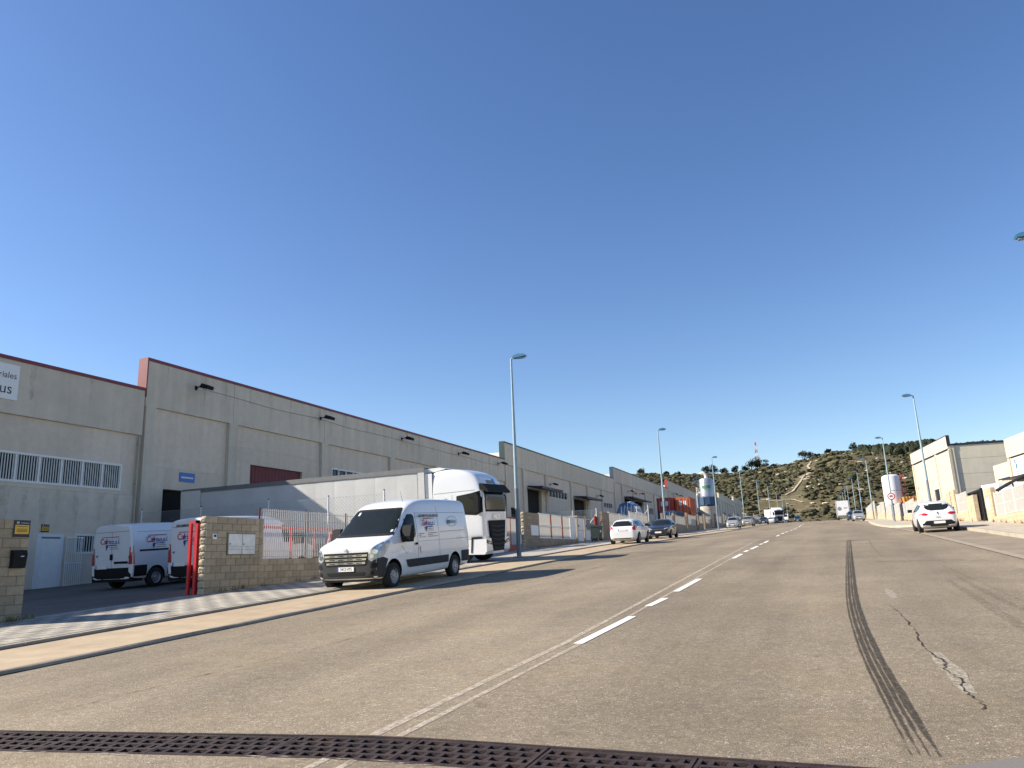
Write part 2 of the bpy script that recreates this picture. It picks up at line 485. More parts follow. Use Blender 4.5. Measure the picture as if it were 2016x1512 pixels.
# ------------------------------------------------------------------ builders
class MB:
    def __init__(s):
        s.v, s.f, s.mi, s.mats = [], [], [], []

    def slot(s, m):
        m = M[m] if isinstance(m, str) else m
        if m not in s.mats:
            s.mats.append(m)
        return s.mats.index(m)

    def add(s, vs, fs, m):
        k = s.slot(m)
        o = len(s.v)
        s.v += [tuple(v) for v in vs]
        for f in fs:
            s.f.append(tuple(i + o for i in f))
            s.mi.append(k)
        return s

    def box(s, a, b, m):
        (x0, y0, z0), (x1, y1, z1) = a, b
        x0, x1 = min(x0, x1), max(x0, x1)
        y0, y1 = min(y0, y1), max(y0, y1)
        z0, z1 = min(z0, z1), max(z0, z1)
        v = [(x0, y0, z0), (x1, y0, z0), (x1, y1, z0), (x0, y1, z0), (x0, y0, z1), (x1, y0, z1), (x1, y1, z1), (x0, y1, z1)]
        f = [(0, 3, 2, 1), (4, 5, 6, 7), (0, 1, 5, 4), (1, 2, 6, 5), (2, 3, 7, 6), (3, 0, 4, 7)]
        return s.add(v, f, m)

    def tube(s, p, q, r0, r1, m, n=8, cap=True):
        p, q = Vector(p), Vector(q)
        d = (q - p).normalized()
        u = d.orthogonal().normalized()
        w = d.cross(u)
        vs = []
        for c, r in ((p, r0), (q, r1)):
            for i in range(n):
                a = 2 * math.pi * i / n
                vs.append(c + u * (math.cos(a) * r) + w * (math.sin(a) * r))
        fs = [(i, (i + 1) % n, n + (i + 1) % n, n + i) for i in range(n)]
        if cap:
            fs += [tuple(range(n))[::-1], tuple(range(n, 2 * n))]
        return s.add(vs, fs, m)

    def bar(s, p, q, w, m, h=None):
        """square bar between two points"""
        h = h or w
        p, q = Vector(p), Vector(q)
        d = (q - p).normalized()
        up = Vector((0, 0, 1)) if abs(d.z) < .95 else Vector((0, 1, 0))
        a = d.cross(up).normalized() * (w / 2)
        b = a.cross(d).normalized() * (h / 2)
        vs = [c + sx * a + sy * b for c in (p, q) for sx, sy in ((-1, -1), (1, -1), (1, 1), (-1, 1))]
        fs = [(0, 1, 2, 3)[::-1], (4, 5, 6, 7), (0, 1, 5, 4), (1, 2, 6, 5), (2, 3, 7, 6), (3, 0, 4, 7)]
        return s.add(vs, fs, m)

    def lathe(s, prof, m, n=20, axis='z', c=(0, 0, 0), cap=True):
        vs = []
        for r, h in prof:
            for i in range(n):
                a = 2 * math.pi * i / n
                x, y = r * math.cos(a), r * math.sin(a)
                v = {'z': (x, y, h), 'y': (x, h, y), 'x': (h, x, y)}[axis]
                vs.append((v[0] + c[0], v[1] + c[1], v[2] + c[2]))
        fs = []
        for k in range(len(prof) - 1):
            for i in range(n):
                fs.append((k * n + i, k * n + (i + 1) % n, (k + 1) * n + (i + 1) % n, (k + 1) * n + i))
        if cap:
            fs.append(tuple(range(n))[::-1])
            fs.append(tuple(range((len(prof) - 1) * n, len(prof) * n)))
        return s.add(vs, fs, m)

    def prism(s, poly, y0, y1, m, axis='y'):
        """extrude polygon; axis y: poly in (x,z); axis x: poly in (y,z); axis z: poly in (x,y)"""
        n = len(poly)
        def P(a, b, h):
            return {'y': (a, h, b), 'x': (h, a, b), 'z': (a, b, h)}[axis]
        vs = [P(a, b, y0) for a, b in poly] + [P(a, b, y1) for a, b in poly]
        fs = [(i, (i + 1) % n, n + (i + 1) % n, n + i) for i in range(n)] + [tuple(range(n))[::-1], tuple(range(n, 2 * n))]
        return s.add(vs, fs, m)

    def mesh(s, name, smooth=False):
        me = bpy.data.meshes.new(name)
        me.from_pydata(s.v, [], s.f)
        for m in s.mats:
            me.materials.append(m)
        me.polygons.foreach_set('material_index', s.mi)
        bm = bmesh.new()
        bm.from_mesh(me)
        bmesh.ops.recalc_face_normals(bm, faces=bm.faces)
        bm.to_mesh(me)
        bm.free()
        if smooth:
            me.polygons.foreach_set('use_smooth', [True] * len(me.polygons))
            try:
                me.set_sharp_from_angle(angle=R(40))
            except Exception:
                pass
        me.update()
        return me

    def build(s, name, parent=None, smooth=False, stuff=False):
        o = bpy.data.objects.new(name, s.mesh(name, smooth))
        col.objects.link(o)
        if parent:
            o.parent = parent
        if stuff:
            o['kind'] = 'stuff'
        return o


def inst(name, me, parent, loc=(0, 0, 0), rot=(0, 0, 0)):
    o = bpy.data.objects.new(name, me)
    col.objects.link(o)
    if parent:
        o.parent = parent
    o.location = loc
    o.rotation_euler = rot
    return o


def empty(name, loc=(0, 0, 0), rz=0.0):
    o = bpy.data.objects.new(name, None)
    o.empty_display_size = .3
    col.objects.link(o)
    o.location = loc
    o.rotation_euler = (0, 0, rz)
    return o


def tag(o, label, cat, group=None):
    o['label'] = label
    o['category'] = cat
    if group:
        o['group'] = group
    return o


def struct(o):
    o['kind'] = 'structure'
    return o


def place(o, x, y, heading, dz=0.0, roll=0.0):
    """set a vehicle (front = local +X) on the sloping ground, heading in degrees from world +X"""
    h = R(heading)
    f = Vector((math.cos(h), math.sin(h), 0))
    l = Vector((-f.y, f.x, 0))
    e = 1.2
    f.z = (GH(x + f.x * e, y + f.y * e) - GH(x - f.x * e, y - f.y * e)) / (2 * e)
    l.z = (GH(x + l.x * e, y + l.y * e) - GH(x - l.x * e, y - l.y * e)) / (2 * e) + roll
    f.normalize()
    u = f.cross(l).normalized()
    l = u.cross(f)
    mm = Matrix((f, l, u)).transposed().to_4x4()
    mm.translation = Vector((x, y, GH(x, y) + dz))
    o.matrix_world = mm
    o.rotation_mode = 'XYZ'


def text_mesh(name, s, size, mt, bold=0.0, align='CENTER', shear=0.0):
    cu = bpy.data.curves.new(name, 'FONT')
    cu.body = s
    cu.size = size
    cu.align_x = align
    cu.align_y = 'CENTER'
    cu.offset = bold
    cu.shear = shear
    cu.resolution_u = 3
    o = bpy.data.objects.new(name, cu)
    col.objects.link(o)
    bpy.context.view_layer.update()
    me = bpy.data.meshes.new_from_object(o.evaluated_get(bpy.context.evaluated_depsgraph_get()))
    bpy.data.objects.remove(o)
    bpy.data.curves.remove(cu)
    me.materials.clear()
    me.materials.append(M[mt])
    return me


def text_on(parent, s, size, mt, loc, facing, name='lettering', bold=0.0, align='CENTER', shear=0.0, sx=1.0):
    """flat lettering on a face. facing: '+x','-x','+y','-y' = outward normal in the parent's frame"""
    me = text_mesh(name, s, size, mt, bold, align, shear)
    o = bpy.data.objects.new(name, me)
    col.objects.link(o)
    o.parent = parent
    o.location = loc
    rz = {'+x': 90, '-x': -90, '-y': 0, '+y': 180}[facing]
    o.rotation_euler = (R(90), 0, R(rz))
    o.scale = (sx, 1, 1)
    return o


# ================================================================== SETTING
KL, AL, AR, KR = -12.05, -9.95, 4.3, 6.3      # kerb left, asphalt left, asphalt right, kerb right
WL, WR = -16.2, 8.8                           # front wall lines
Y_END = 340.0


def sheet(name, x0, x1, ya, yb, dz, mt, nx=1, y_step=4.0, edge0=None, edge1=None):
    """ground sheet following GH; ya/yb may be functions of x"""
    fa = ya if callable(ya) else (lambda x: ya)
    fb = yb if callable(yb) else (lambda x: yb)
    n = max(2, int((fb(x0) - fa(x0)) / y_step))
    vs, fs = [], []
    for j in range(n + 1):
        for i in range(nx + 1):
            x = x0 + (x1 - x0) * i / nx
            y = fa(x) + (fb(x) - fa(x)) * (j / n)
            vs.append((x, y, GH(x, y) + dz))
    for j in range(n):
        for i in range(nx):
            a = j * (nx + 1) + i
            fs.append((a, a + 1, a + nx + 2, a + nx + 1))
    b = MB()
    b.add(vs, fs, mt)
    return b, vs


def slab(b, poly, dz0, dz1, mt):
    """raised slab with vertical sides over a polygon of (x,y), following the ground"""
    n = len(poly)
    vs = [(x, y, GH(x, y) + dz0) for x, y in poly] + [(x, y, GH(x, y) + dz1) for x, y in poly]
    fs = [tuple(range(n, 2 * n))] + [(i, (i + 1) % n, n + (i + 1) % n, n + i) for i in range(n)]
    b.add(vs, fs, mt)


def drain_hi(x):
    return 5.33 - .105 * max(0.0, -3.3 - x) - .055 * max(0.0, x + 2.6)


def drain_lo(x):
    return drain_hi(x) - .54


def build_ground():
    # terrain under and around everything, out to the far horizon
    b = MB()
    xs = [-900, -500, -250, -120, -70, -40, -20, -10, 0, 3.5, 6, 10, 20, 40, 80, 160, 320, 600, 1000]
    ys = [-60, -20, 0, 10, 20, 30, 40, 50, 60, 70, 80, 90, 100, 120, 150, 180, 210, 240, 270, 300, 340]
    vs, fs = [], []
    for y in ys:
        for x in xs:
            vs.append((x, y, GH(x, y) - .75))
    w = len(xs)
    for j in range(len(ys) - 1):
        for i in range(w - 1):
            a = j * w + i
            fs.append((a, a + 1, a + w + 1, a + w))
    b.add(vs, fs, 'soil')
    struct(b.build('ground'))
    # road with the drain slot left open
    b = MB()
    for ya, yb in ((-25.0, drain_lo), (drain_hi, Y_END)):
        s, vs = sheet('road', AL, AR, ya, yb, 0.0, 'asphalt', nx=24, y_step=3.0)
        b.add(vs, s.f, 'asphalt')
    struct(b.build('road'))
    # left parking strip, a little proud of the asphalt
    b = MB()
    s, vs = sheet('s', KL, AL, -25.0, Y_END, .06, 'strip', nx=2, y_step=3)
    b.add(vs, s.f, 'strip')
    n = 120
    rnd = random.Random(4)
    ed = [(AL + rnd.uniform(-.025, .03), -25 + (Y_END + 25) * i / (n * 3)) for i in range(n * 3 + 1)]
    vv = [(AL, y, GH(AL, y) + .06) for x, y in ed] + [(x + .02, y, GH(x, y) + .045) for x, y in ed] + [(x + .03, y, GH(x, y) - .05) for x, y in ed]
    k = len(ed)
    b.add(vv, [(i, i + 1, k + i + 1, k + i) for i in range(k - 1)] + [(k + i, k + i + 1, 2 * k + i + 1, 2 * k + i) for i in range(k - 1)], 'kerb')
    struct(b.build('parking_strip'))
    # right parking bay with pale gutter strip
    b = MB()
    s, vs = sheet('s', AR + .24, KR, -25.0, Y_END, .003, 'strip_r', nx=2, y_step=3)
    b.add(vs, s.f, 'strip_r')
    s, vs = sheet('s', AR, AR + .24, -25.0, Y_END, .012, 'gutter', nx=1, y_step=3)
    b.add(vs, s.f, 'gutter')
    struct(b.build('parking_bay'))
    # kerbs
    b = MB()
    ysn = [-5 + 1.0 * i for i in range(120)] + [115 + 4 * i for i in range(57)]
    for x0, x1, top in ((KL - .14, KL, .112), (KR, KR + .14, .14)):
        for a, c in zip(ysn[:-1], ysn[1:]):
            slab(b, [(x0, a + .006), (x1, a + .006), (x1, c - .006), (x0, c - .006)], -.1, top, 'kerb')
    struct(b.build('kerb'))
    # dark ribbons painting in shade along the strip and the pavement edge
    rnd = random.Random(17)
    for xc, w, dz, nm in ((KL + .012, .05, .064, 'edge_shade_line'), (AL + .025, .075, .006, 'edge_shade_line')):
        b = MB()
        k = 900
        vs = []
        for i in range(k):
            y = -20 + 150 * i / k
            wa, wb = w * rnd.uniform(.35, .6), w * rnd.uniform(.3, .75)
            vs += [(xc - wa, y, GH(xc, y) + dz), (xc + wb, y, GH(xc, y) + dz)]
        b.add(vs, [(2 * i, 2 * i + 1, 2 * i + 3, 2 * i + 2) for i in range(k - 1)], 'edge_shade')
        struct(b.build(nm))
    # right pavement
    b = MB()
    s, vs = sheet('s', KR + .14, WR + .3, -25.0, Y_END, .135, 'walk_r', nx=2, y_step=3)
    b.add(vs, s.f, 'walk_r')
    struct(b.build('pavement'))
    # kerb build-outs
    b = MB()
    slab(b, [(KR, 56.2), (KR, 112), (5.7, 108), (4.5, 72), (4.36, 66), (4.36, 58.2), (4.9, 57.0), (5.6, 56.3)][::-1], -.1, .145, 'walk_r')
    struct(b.build('kerb_extension'))
    b = MB()
    slab(b, [(KL, 99), (KL, 115), (-11.2, 114), (-10.2, 110), (-10.0, 105), (-10.4, 101.5), (-11.2, 99.5)][::-1], -.1, .15, 'walk_r')
    struct(b.build('kerb_extension'))
    # broken kerb end bits
    # left pavement: checkered tiles near, one sheet below and beyond
    b = MB()
    s, vs = sheet('s', WL - .4, KL - .14, -25.0, Y_END, .104, 'walk', nx=3, y_step=3)
    b.add(vs, s.f, 'walk')
    walk = struct(b.build('pavement'))
    tl = .30
    mA, mB_ = MB(), MB()
    mA.box((-tl / 2 + .006, -tl / 2 + .006, -.02), (tl / 2 - .006, tl / 2 - .006, .014), 'tile_a')
    mB_.box((-tl / 2 + .006, -tl / 2 + .006, -.02), (tl / 2 - .006, tl / 2 - .006, .014), 'tile_b')
    meA, meB = mA.mesh('paving_tile'), mB_.mesh('paving_tile')
    rest = MB()
    cand = []
    nx = int((KL - .16 - (WL + .0)) / tl)
    for j in range(int((27.5 - 7.6) / tl)):
        for i in range(nx):
            x = KL - .16 - (i + .5) * tl
            y = 7.6 + (j + .5) * tl
            checker = (i + j) % 2 == 0
            cand.append((x, y, checker, i, j))
    # the tiles that show largest: sunlit apron in front of the near gate
    near = sorted(cand, key=lambda c: (abs(c[1] - 14.0) + .6 * abs(c[0] + 14)))[:300]
    ns = set((c[3], c[4]) for c in near)
    for x, y, ck, i, j in cand:
        if (i, j) in ns:
            o = inst('paving_tile', meA if ck else meB, walk, (x, y, GH(x, y) + .104 + random.uniform(-.002, .002)), (R(2.9), 0, 0))
        else:
            h = tl / 2 - .006
            z = [GH(x, y + sy * h) + .104 for sy in (-1, 1)]
            zz = .014 + random.uniform(-.002, .002)
            vs = [(x - h, y - h, z[0] + zz), (x + h, y - h, z[0] + zz), (x + h, y + h, z[1] + zz), (x - h, y + h, z[1] + zz),
                  (x - h, y - h, z[0] - .02), (x + h, y - h, z[0] - .02), (x + h, y + h, z[1] - .02), (x - h, y + h, z[1] - .02)]
            rest.add(vs, [(0, 1, 2, 3), (0, 4, 5, 1), (1, 5, 6, 2), (2, 6, 7, 3), (3, 7, 4, 0)], 'tile_a' if ck else 'tile_b')
    rest.build('paving_tiles', walk, stuff=True)
    # yards in front of the warehouses
    b = MB()
    s, vs = sheet('s', -31.0, WL - .4, -25.0, Y_END, .10, 'yard', nx=4, y_step=3)
    b.add(vs, s.f, 'yard')
    struct(b.build('yard'))
    b = MB()
    s, vs = sheet('s', WR + .3, 60, -25.0, Y_END, .11, 'yard', nx=4, y_step=3)
    b.add(vs, s.f, 'yard')
    struct(b.build('yard'))


build_ground()


# ------------------------------------------------------------------ hill
SKY = [(-.60, .085), (-.40, .098), (-.2552, .1016), (-.2103, .1015), (-.1867, .1005), (-.1477, .0965), (-.1221, .0955), (-.0971, .094), (-.072, .0965),
       (-.0597, .0985), (-.0357, .0985), (-.0234, .101), (.0003, .1045), (.0124, .108), (.0242, .1105), (.0523, .1092), (.0689, .1085),
       (.0908, .1075), (.1098, .1085), (.1285, .109), (.1648, .1085), (.2224, .106), (.4, .095), (.7, .06)]


def ridge(a):
    if a <= SKY[0][0]:
        return SKY[0][1]
    for (a0, s0), (a1, s1) in zip(SKY[:-1], SKY[1:]):
        if a <= a1:
            t = (a - a0) / (a1 - a0)
            return s0 + (s1 - s0) * t
    return SKY[-1][1]


def vnoise(x, y):
    return (math.sin(x * .013 + 1.3) * math.cos(y * .017 + .4) + .5 * math.sin(x * .037 + y * .021 + 2.0)
            + .3 * math.cos(x * .071 - y * .063) + .15 * math.sin(x * .15 + y * .11))


def HT(x, y):
    """terrain height behind the road's end"""
    yr = 640.0
    base = GH(0, 340) - .75 + .004 * (y - 340) if y > 340 else GH(x, y) - .75
    a = x / max(y, 1)
    top = 1.5 + ridge(x / yr if y > yr else a) * yr
    t = (y - 352) / (yr - 352)
    if t <= 0:
        return base
    if t <= 1:
        s = .25 * t + .75 * (1 - (1 - t) ** 1.9) if t < 1 else 1
        s = s * ss(0, .22, t) + 0
        h = base + (top - base) * s
        h += vnoise(x, y) * 3.0 * t * (1 - t) * 2.2
        return h
    return top - (y - yr) * .10


PATHS = [[(-.0360, 412), (-.0316, 416), (-.0267, 419), (-.0227, 430), (-.0186, 446), (-.0151, 459), (-.0109, 474)],
         [(-.0040, 497), (-.0065, 521), (-.0035, 545), (-.0015, 566)], [(-.064, 407), (-.052, 404), (-.046, 403), (-.036, 405), (-.0285, 403.5), (-.015, 398)]]


def near_path(x, y, d):
    for pp in PATHS:
        for (a0, y0), (a1, y1) in zip(pp[:-1], pp[1:]):
            p, q, c = Vector((a0 * y0, y0)), Vector((a1 * y1, y1)), Vector((x, y))
            t = max(0, min(1, (c - p).dot(q - p) / max(1e-6, (q - p).length_squared)))
            if (p + (q - p) * t - c).length < d:
                return True
    return False


def build_hill():
    b = MB()
    xs = [-420 + 12 * i for i in range(82)]
    ys = [340 + 10 * i for i in range(42)]
    vs, fs = [], []
    for y in ys:
        for x in xs:
            vs.append((x, y, HT(x, y)))
    w = len(xs)
    for j in range(len(ys) - 1):
        for i in range(w - 1):
            a = j * w + i
            fs.append((a, a + 1, a + w + 1, a + w))
    b.add(vs, fs, 'soil')
    struct(b.build('hill', smooth=False))
    # scrub over the slope: one mass of many small bushes
    rnd = random.Random(5)
    ico = bmesh.new()
    bmesh.ops.create_icosphere(ico, subdivisions=2, radius=1.0)
    iv = [v.co.copy() for v in ico.verts]
    ifc = [tuple(v.index for v in f.verts) for f in ico.faces]
    ico.free()
    sc = MB()
    n = 0
    while n < 11500:
        y = rnd.uniform(330, 650)
        x = rnd.uniform(-.30, .26) * y
        if abs(x + 2) < 14 and y < 352:
            continue
        if near_path(x, y, 4.0) or near_path(x, y + 7, 3.5):
            continue
        d = vnoise(x * 1.7 + 40, y * 1.7) + rnd.uniform(-1.1, 1.1)
        if d < -.25:
            continue
        r = rnd.choice((.4, .45, .5, .6, .7, .8, .9, 1.1, 1.3, 1.8))
        if y < 380:
            r *= .6
        z = HT(x, y) + r * .25
        sx, sy, sz = r * rnd.uniform(.8, 1.5), r * rnd.uniform(.8, 1.5), r * rnd.uniform(.55, .95)
        sd = rnd.uniform(0, 99)
        vv = []
        for v in iv:
            k = 1 + .30 * math.sin(v.x * 7 + sd) * math.cos(v.y * 8 + sd * 1.7) + rnd.uniform(-.22, .22)
            vv.append((x + v.x * sx * k, y + v.y * sy * k, z + v.z * sz * k))
        sc.add(vv, ifc, 'scrub' if rnd.random() < .8 else 'palegreen')
        n += 1
    o = sc.build('scrub', stuff=True)
    o['label'] = 'dark green scrub covering the hillside behind the road'
    o['category'] = 'scrub'
    # the dense wood high on the right flank
    wd = MB()
    for k in range(620):
        a = rnd.uniform(.050, .135)
        y = rnd.uniform(520, 630)
        x = a * y
        if y < 625 - (a - .045) * 2600 or rnd.random() < .15:
            continue
        h = rnd.uniform(2.5, 6.5)
        z = HT(x, y)
        r = h * rnd.uniform(.28, .5)
        sd = rnd.uniform(0, 99)
        vv = []
        for v in iv:
            k2 = 1 + rnd.uniform(-.28, .28)
            tp = 1 - .45 * (v.z * .5 + .5)
            vv.append((x + v.x * r * k2 * tp, y + v.y * r * k2 * tp, z + h * .5 + v.z * h * .5 * (1 + rnd.uniform(-.1, .1))))
        wd.add(vv, ifc, 'pine')
    o = wd.build('pine_wood', stuff=True)
    o['label'] = 'dense dark pine wood high on the right of the hill'
    o['category'] = 'wood'
    # footpath climbing the hill
    for pi, pp in enumerate(PATHS):
        b = MB()
        P = []
        for (a0, y0), (a1, y1) in zip(pp[:-1], pp[1:]):
            for k in range(8):
                t = k / 8
                P.append(((a0 + (a1 - a0) * t) * (y0 + (y1 - y0) * t), y0 + (y1 - y0) * t))
        vs, fs = [], []
        for i, (x, y) in enumerate(P):
            wdt = rnd.uniform(.3, .75)
            for sgn in (-1, 1):
                xx = x + sgn * wdt
                vs.append((xx, y, HT(xx, y) + .45))
        for i in range(len(P) - 1):
            fs.append((2 * i, 2 * i + 1, 2 * i + 3, 2 * i + 2))
        b.add(vs, fs, 'path')
        struct(b.build('footpath'))
    # track at the foot of the hill, rising to the right behind the road's end
    b = MB()
    vs, fs = [], []
    for i in range(24):
        t = i / 23
        x = -9 + 75 * t
        y = 344 + 14 * t
        for k, dy in enumerate((0, 4.5)):
            vs.append((x, y + dy, GH(0, 340) - .4 + 5.5 * t + k * .15))
    for i in range(23):
        fs.append((2 * i, 2 * i + 2, 2 * i + 3, 2 * i + 1))
    b.add(vs, fs, 'path')
    struct(b.build('track'))
    # limestone outcrops
    rk = MB()
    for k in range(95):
        y = rnd.uniform(390, 632)
        a = rnd.choice((rnd.uniform(-.12, .02), rnd.uniform(-.06, .0), rnd.uniform(.0, .1)))
        x = a * y
        r = rnd.uniform(.3, 1.0)
        vv = []
        for v in iv:
            k2 = 1 + rnd.uniform(-.3, .3)
            vv.append((x + v.x * r * 1.8 * k2, y + v.y * r * k2, HT(x, y) + .5 + v.z * r * .6 * k2))
        rk.add(vv, ifc, 'rock')
    o = rk.build('rock_outcrops', stuff=True)
    o['label'] = 'pale limestone outcrops scattered over the scrub hill'
    o['category'] = 'rocks'


build_hill()


def leaf_crown(b, c, rad, n, mt, rnd, size):
    """many small leaf faces gathered into clumps inside an ellipsoid"""
    clumps = []
    for k in range(max(5, n // 45)):
        while True:
            p = Vector((rnd.uniform(-1, 1), rnd.uniform(-1, 1), rnd.uniform(-1, 1)))
            if p.length < 1:
                break
        clumps.append((p, rnd.uniform(.3, .55)))
    for i in range(n):
        p, cr = rnd.choice(clumps)
        d = Vector((rnd.gauss(0, 1), rnd.gauss(0, 1), rnd.gauss(0, 1))).normalized() * cr * rnd.uniform(.5, 1.0)
        q = p * .72 + d
        q = Vector((c[0] + q.x * rad[0], c[1] + q.y * rad[1], c[2] + q.z * rad[2]))
        u = Vector((rnd.gauss(0, 1), rnd.gauss(0, 1), rnd.gauss(0, 1))).normalized()
        w = u.orthogonal().normalized()
        s = size * rnd.uniform(.6, 1.3)
        b.add([q - u * s, q + w * s * .7, q + u * s, q - w * s * .7], [(0, 1, 2, 3)], mt)


def ridge_tree(a, y, h, w, label, mt='pine', pale=False):
    rnd = random.Random(int(a * 1e5) + int(y * 7))
    x = a * y
    z = HT(x, y) - .3
    root = empty('pine_tree', (x, y, z))
    b = MB()
    pts = [Vector((0, 0, 0)), Vector((rnd.uniform(-.2, .2), 0, h * .4)), Vector((rnd.uniform(-.4, .4), 0, h * .75))]
    b.tube(pts[0], pts[1], h * .035, h * .028, 'bark', 7)
    b.tube(pts[1], pts[2], h * .028, h * .012, 'bark', 7)
    for k in range(4):
        an = k * 1.7
        p = pts[0].lerp(pts[1], .6 + .1 * k) if k < 2 else pts[1].lerp(pts[2], .3 * (k - 1))
        b.tube(p, p + Vector((math.cos(an) * w * .5, math.sin(an) * w * .5, h * .18)), h * .014, h * .006, 'bark', 5)
    b.build('trunk', root)
    cb = MB()
    leaf_crown(cb, (0, 0, h * .62), (w, w, h * .42), 700, mt, rnd, .42)
    cb.build('crown', root)
    tag(root, label, 'tree', 'trees along the hill crest')


TREES = [
    (-.2120, 636, 8.5, 4.6, 'round dark tree at the left end of the crest, above the warehouse roof'),
    (-.1780, 640, 6.0, 3.4, 'lone small tree on the crest right of the second lamp post'),
    (-.1640, 640, 5.2, 2.6, 'low crest tree just left of the dust silo'),
    (-.1270, 632, 9.0, 5.4, 'wide dark tree on the crest behind the dust silo elbow'),
    (-.1190, 632, 9.5, 5.0, 'dark crest tree right of the dust silo, touching its neighbour'),
    (-.1060, 636, 7.0, 4.0, 'bushy crest tree between the silo and the radio mast'),
    (-.0925, 636, 8.0, 3.6, 'pointed crest tree standing apart left of the mast'),
    (-.0790, 636, 7.5, 3.4, 'small tree leading the dark group below the radio mast'),
    (-.0720, 628, 11.0, 5.6, 'largest of the dark trees grouped below the radio mast'),
    (-.0650, 628, 10.5, 5.2, 'dark tree at the right of the group below the radio mast'),
    (-.0580, 634, 8.5, 6.2, 'broad flat tree at the foot of the radio mast'),
    (-.0455, 636, 5.0, 3.6, 'small round bush tree right of the radio mast'),
    (.0235 - .0175, 622, 4.5, 2.6, 'low dark tree on the shoulder beside the pale tree'),
    (.0190, 640, 6.0, 2.6, 'small lone tree standing on the bald hilltop'),
    (.0475, 632, 8.5, 4.0, 'tall dark tree at the left edge of the pine wood'),
    (.0890, 640, 5.0, 3.2, 'crest tree left of the cream warehouse'),
    (.1010, 640, 5.2, 3.0, 'crest tree touching the cream warehouse parapet'),
]
for a, y, h, w, lb in TREES:
    ridge_tree(a, y, h, w, lb)
ridge_tree(-.0085, 616, 9.0, 5.0, 'pale green loose tree on the shoulder above the footpath', 'palegreen')
ridge_tree(-.0022, 620, 7.5, 3.8, 'pale green small tree right beside the larger pale one', 'palegreen')


def radio_mast():
    x, y = -.0640 * 650, 650
    z = HT(x, y) - 1
    root = empty('radio_mast', (x, y, z))
    H = 27.0
    secs = 9
    for k in range(secs):
        b = MB()
        m_ = 'mast_red' if k % 2 == 0 else 'mast_white'
        z0, z1 = H * k / secs, H * (k + 1) / secs
        def hw(zz):
            t = zz / H
            return 2.6 * (1 - t) ** 1.5 + .35
        for sx, sy in ((-1, -1), (1, -1), (1, 1), (-1, 1)):
            b.bar((sx * hw(z0), sy * hw(z0), z0), (sx * hw(z1), sy * hw(z1), z1), .34, m_)
        cs = [(-1, -1), (1, -1), (1, 1), (-1, 1)]
        for i in range(4):
            (ax, ay), (bx, by) = cs[i], cs[(i + 1) % 4]
            b.bar((ax * hw(z0), ay * hw(z0), z0), (bx * hw(z1), by * hw(z1), z1), .18, m_)
            b.bar((bx * hw(z0), by * hw(z0), z0), (ax * hw(z1), ay * hw(z1), z1), .18, m_)
        b.build('lattice_section', root)
    for zz, s in ((10, .7), (13, .8), (16, .6)):
        b = MB()
        b.lathe([(s, -.3), (s, .3)], 'mast_white', 10, axis='y', c=(0, -1.2, zz))
        b.build('dish_antenna', root)
    tag(root, 'red and white lattice radio mast on the hill crest', 'radio mast')


radio_mast()


# ================================================================== WAREHOUSES (left)
XF = -30.0


def rect_holes(b, x, y0, y1, z0, z1, holes, th, mt, axis='x'):
    """vertical wall slab at x (front face), thickness th to -x, with rectangular holes (y0,y1,z0,z1)"""
    ys = sorted(set([y0, y1] + [min(max(h[i], y0), y1) for h in holes for i in (0, 1)]))
    zs = sorted(set([z0, z1] + [min(max(h[i], z0), z1) for h in holes for i in (2, 3)]))
    for ya, yb in zip(ys[:-1], ys[1:]):
        for za, zb in zip(zs[:-1], zs[1:]):
            cy, cz = (ya + yb) / 2, (za + zb) / 2
            if any(h[0] < cy < h[1] and h[2] < cz < h[3] for h in holes):
                continue
            b.box((x - th, ya, za), (x, yb, zb), mt)


def window_part(root, y0, y1, z0, z1, panes, bars=0, frame='white', x=XF, depth=.12, fw=.09):
    w = MB()
    w.box((x - depth, y0, z0), (x + .03, y1, z0 + fw), frame)
    w.box((x - depth, y0, z1 - fw), (x + .03, y1, z1), frame)
    w.box((x - depth, y0, z0 + fw), (x + .03, y0 + fw, z1 - fw), frame)
    w.box((x - depth, y1 - fw, z0 + fw), (x + .03, y1, z1 - fw), frame)
    for k in range(1, panes):
        y = y0 + (y1 - y0) * k / panes
        w.box((x - depth, y - fw * .5, z0 + fw), (x - .0, y + fw * .5, z1 - fw), frame)
    wo_ = w.build('window', root)
    for k in range(panes):
        ya = y0 + (y1 - y0) * k / panes + fw * .5
        yb = y0 + (y1 - y0) * (k + 1) / panes - fw * .5
        p = MB()
        p.box((x - depth + .01, max(ya, y0 + fw), z0 + fw), (x - depth + .03, min(yb, y1 - fw), z1 - fw), 'glass_b')
        p.build('pane', wo_)
        if bars:
            for q in range(bars):
                yy = ya + (yb - ya) * (q + .5) / bars
                bb = MB()
                bb.box((x - .05, yy - .014, z0 + fw * .6), (x - .02, yy + .014, z1 - fw * .6), 'white')
                bb.build('bar', wo_)
    return wo_


def floodlight(y, z, x=XF + .12, label=None, arm=.55):
    root = empty('floodlight', (x, y, z))
    b = MB()
    b.bar((0, 0, 0), (arm, 0, .12), .05, 'plastic')
    b.box((0, -.08, -.1), (.04, .08, .12), 'plastic')
    b.build('bracket', root)
    b = MB()
    b.prism([(arm - .1, -.05), (arm + .42, -.20), (arm + .46, -.02), (arm + .05, .16)], -.24, .24, 'plastic')
    b.build('lamp_housing', root)
    b = MB()
    b.add([(arm - .07, -.2, -.066), (arm + .40, -.2, -.2), (arm + .40, .2, -.2), (arm - .07, .2, -.066)], [(0, 1, 2, 3)], 'glass_b')
    b.build('lens', root)
    tag(root, label, 'floodlight', 'floodlights along the left warehouse fronts')


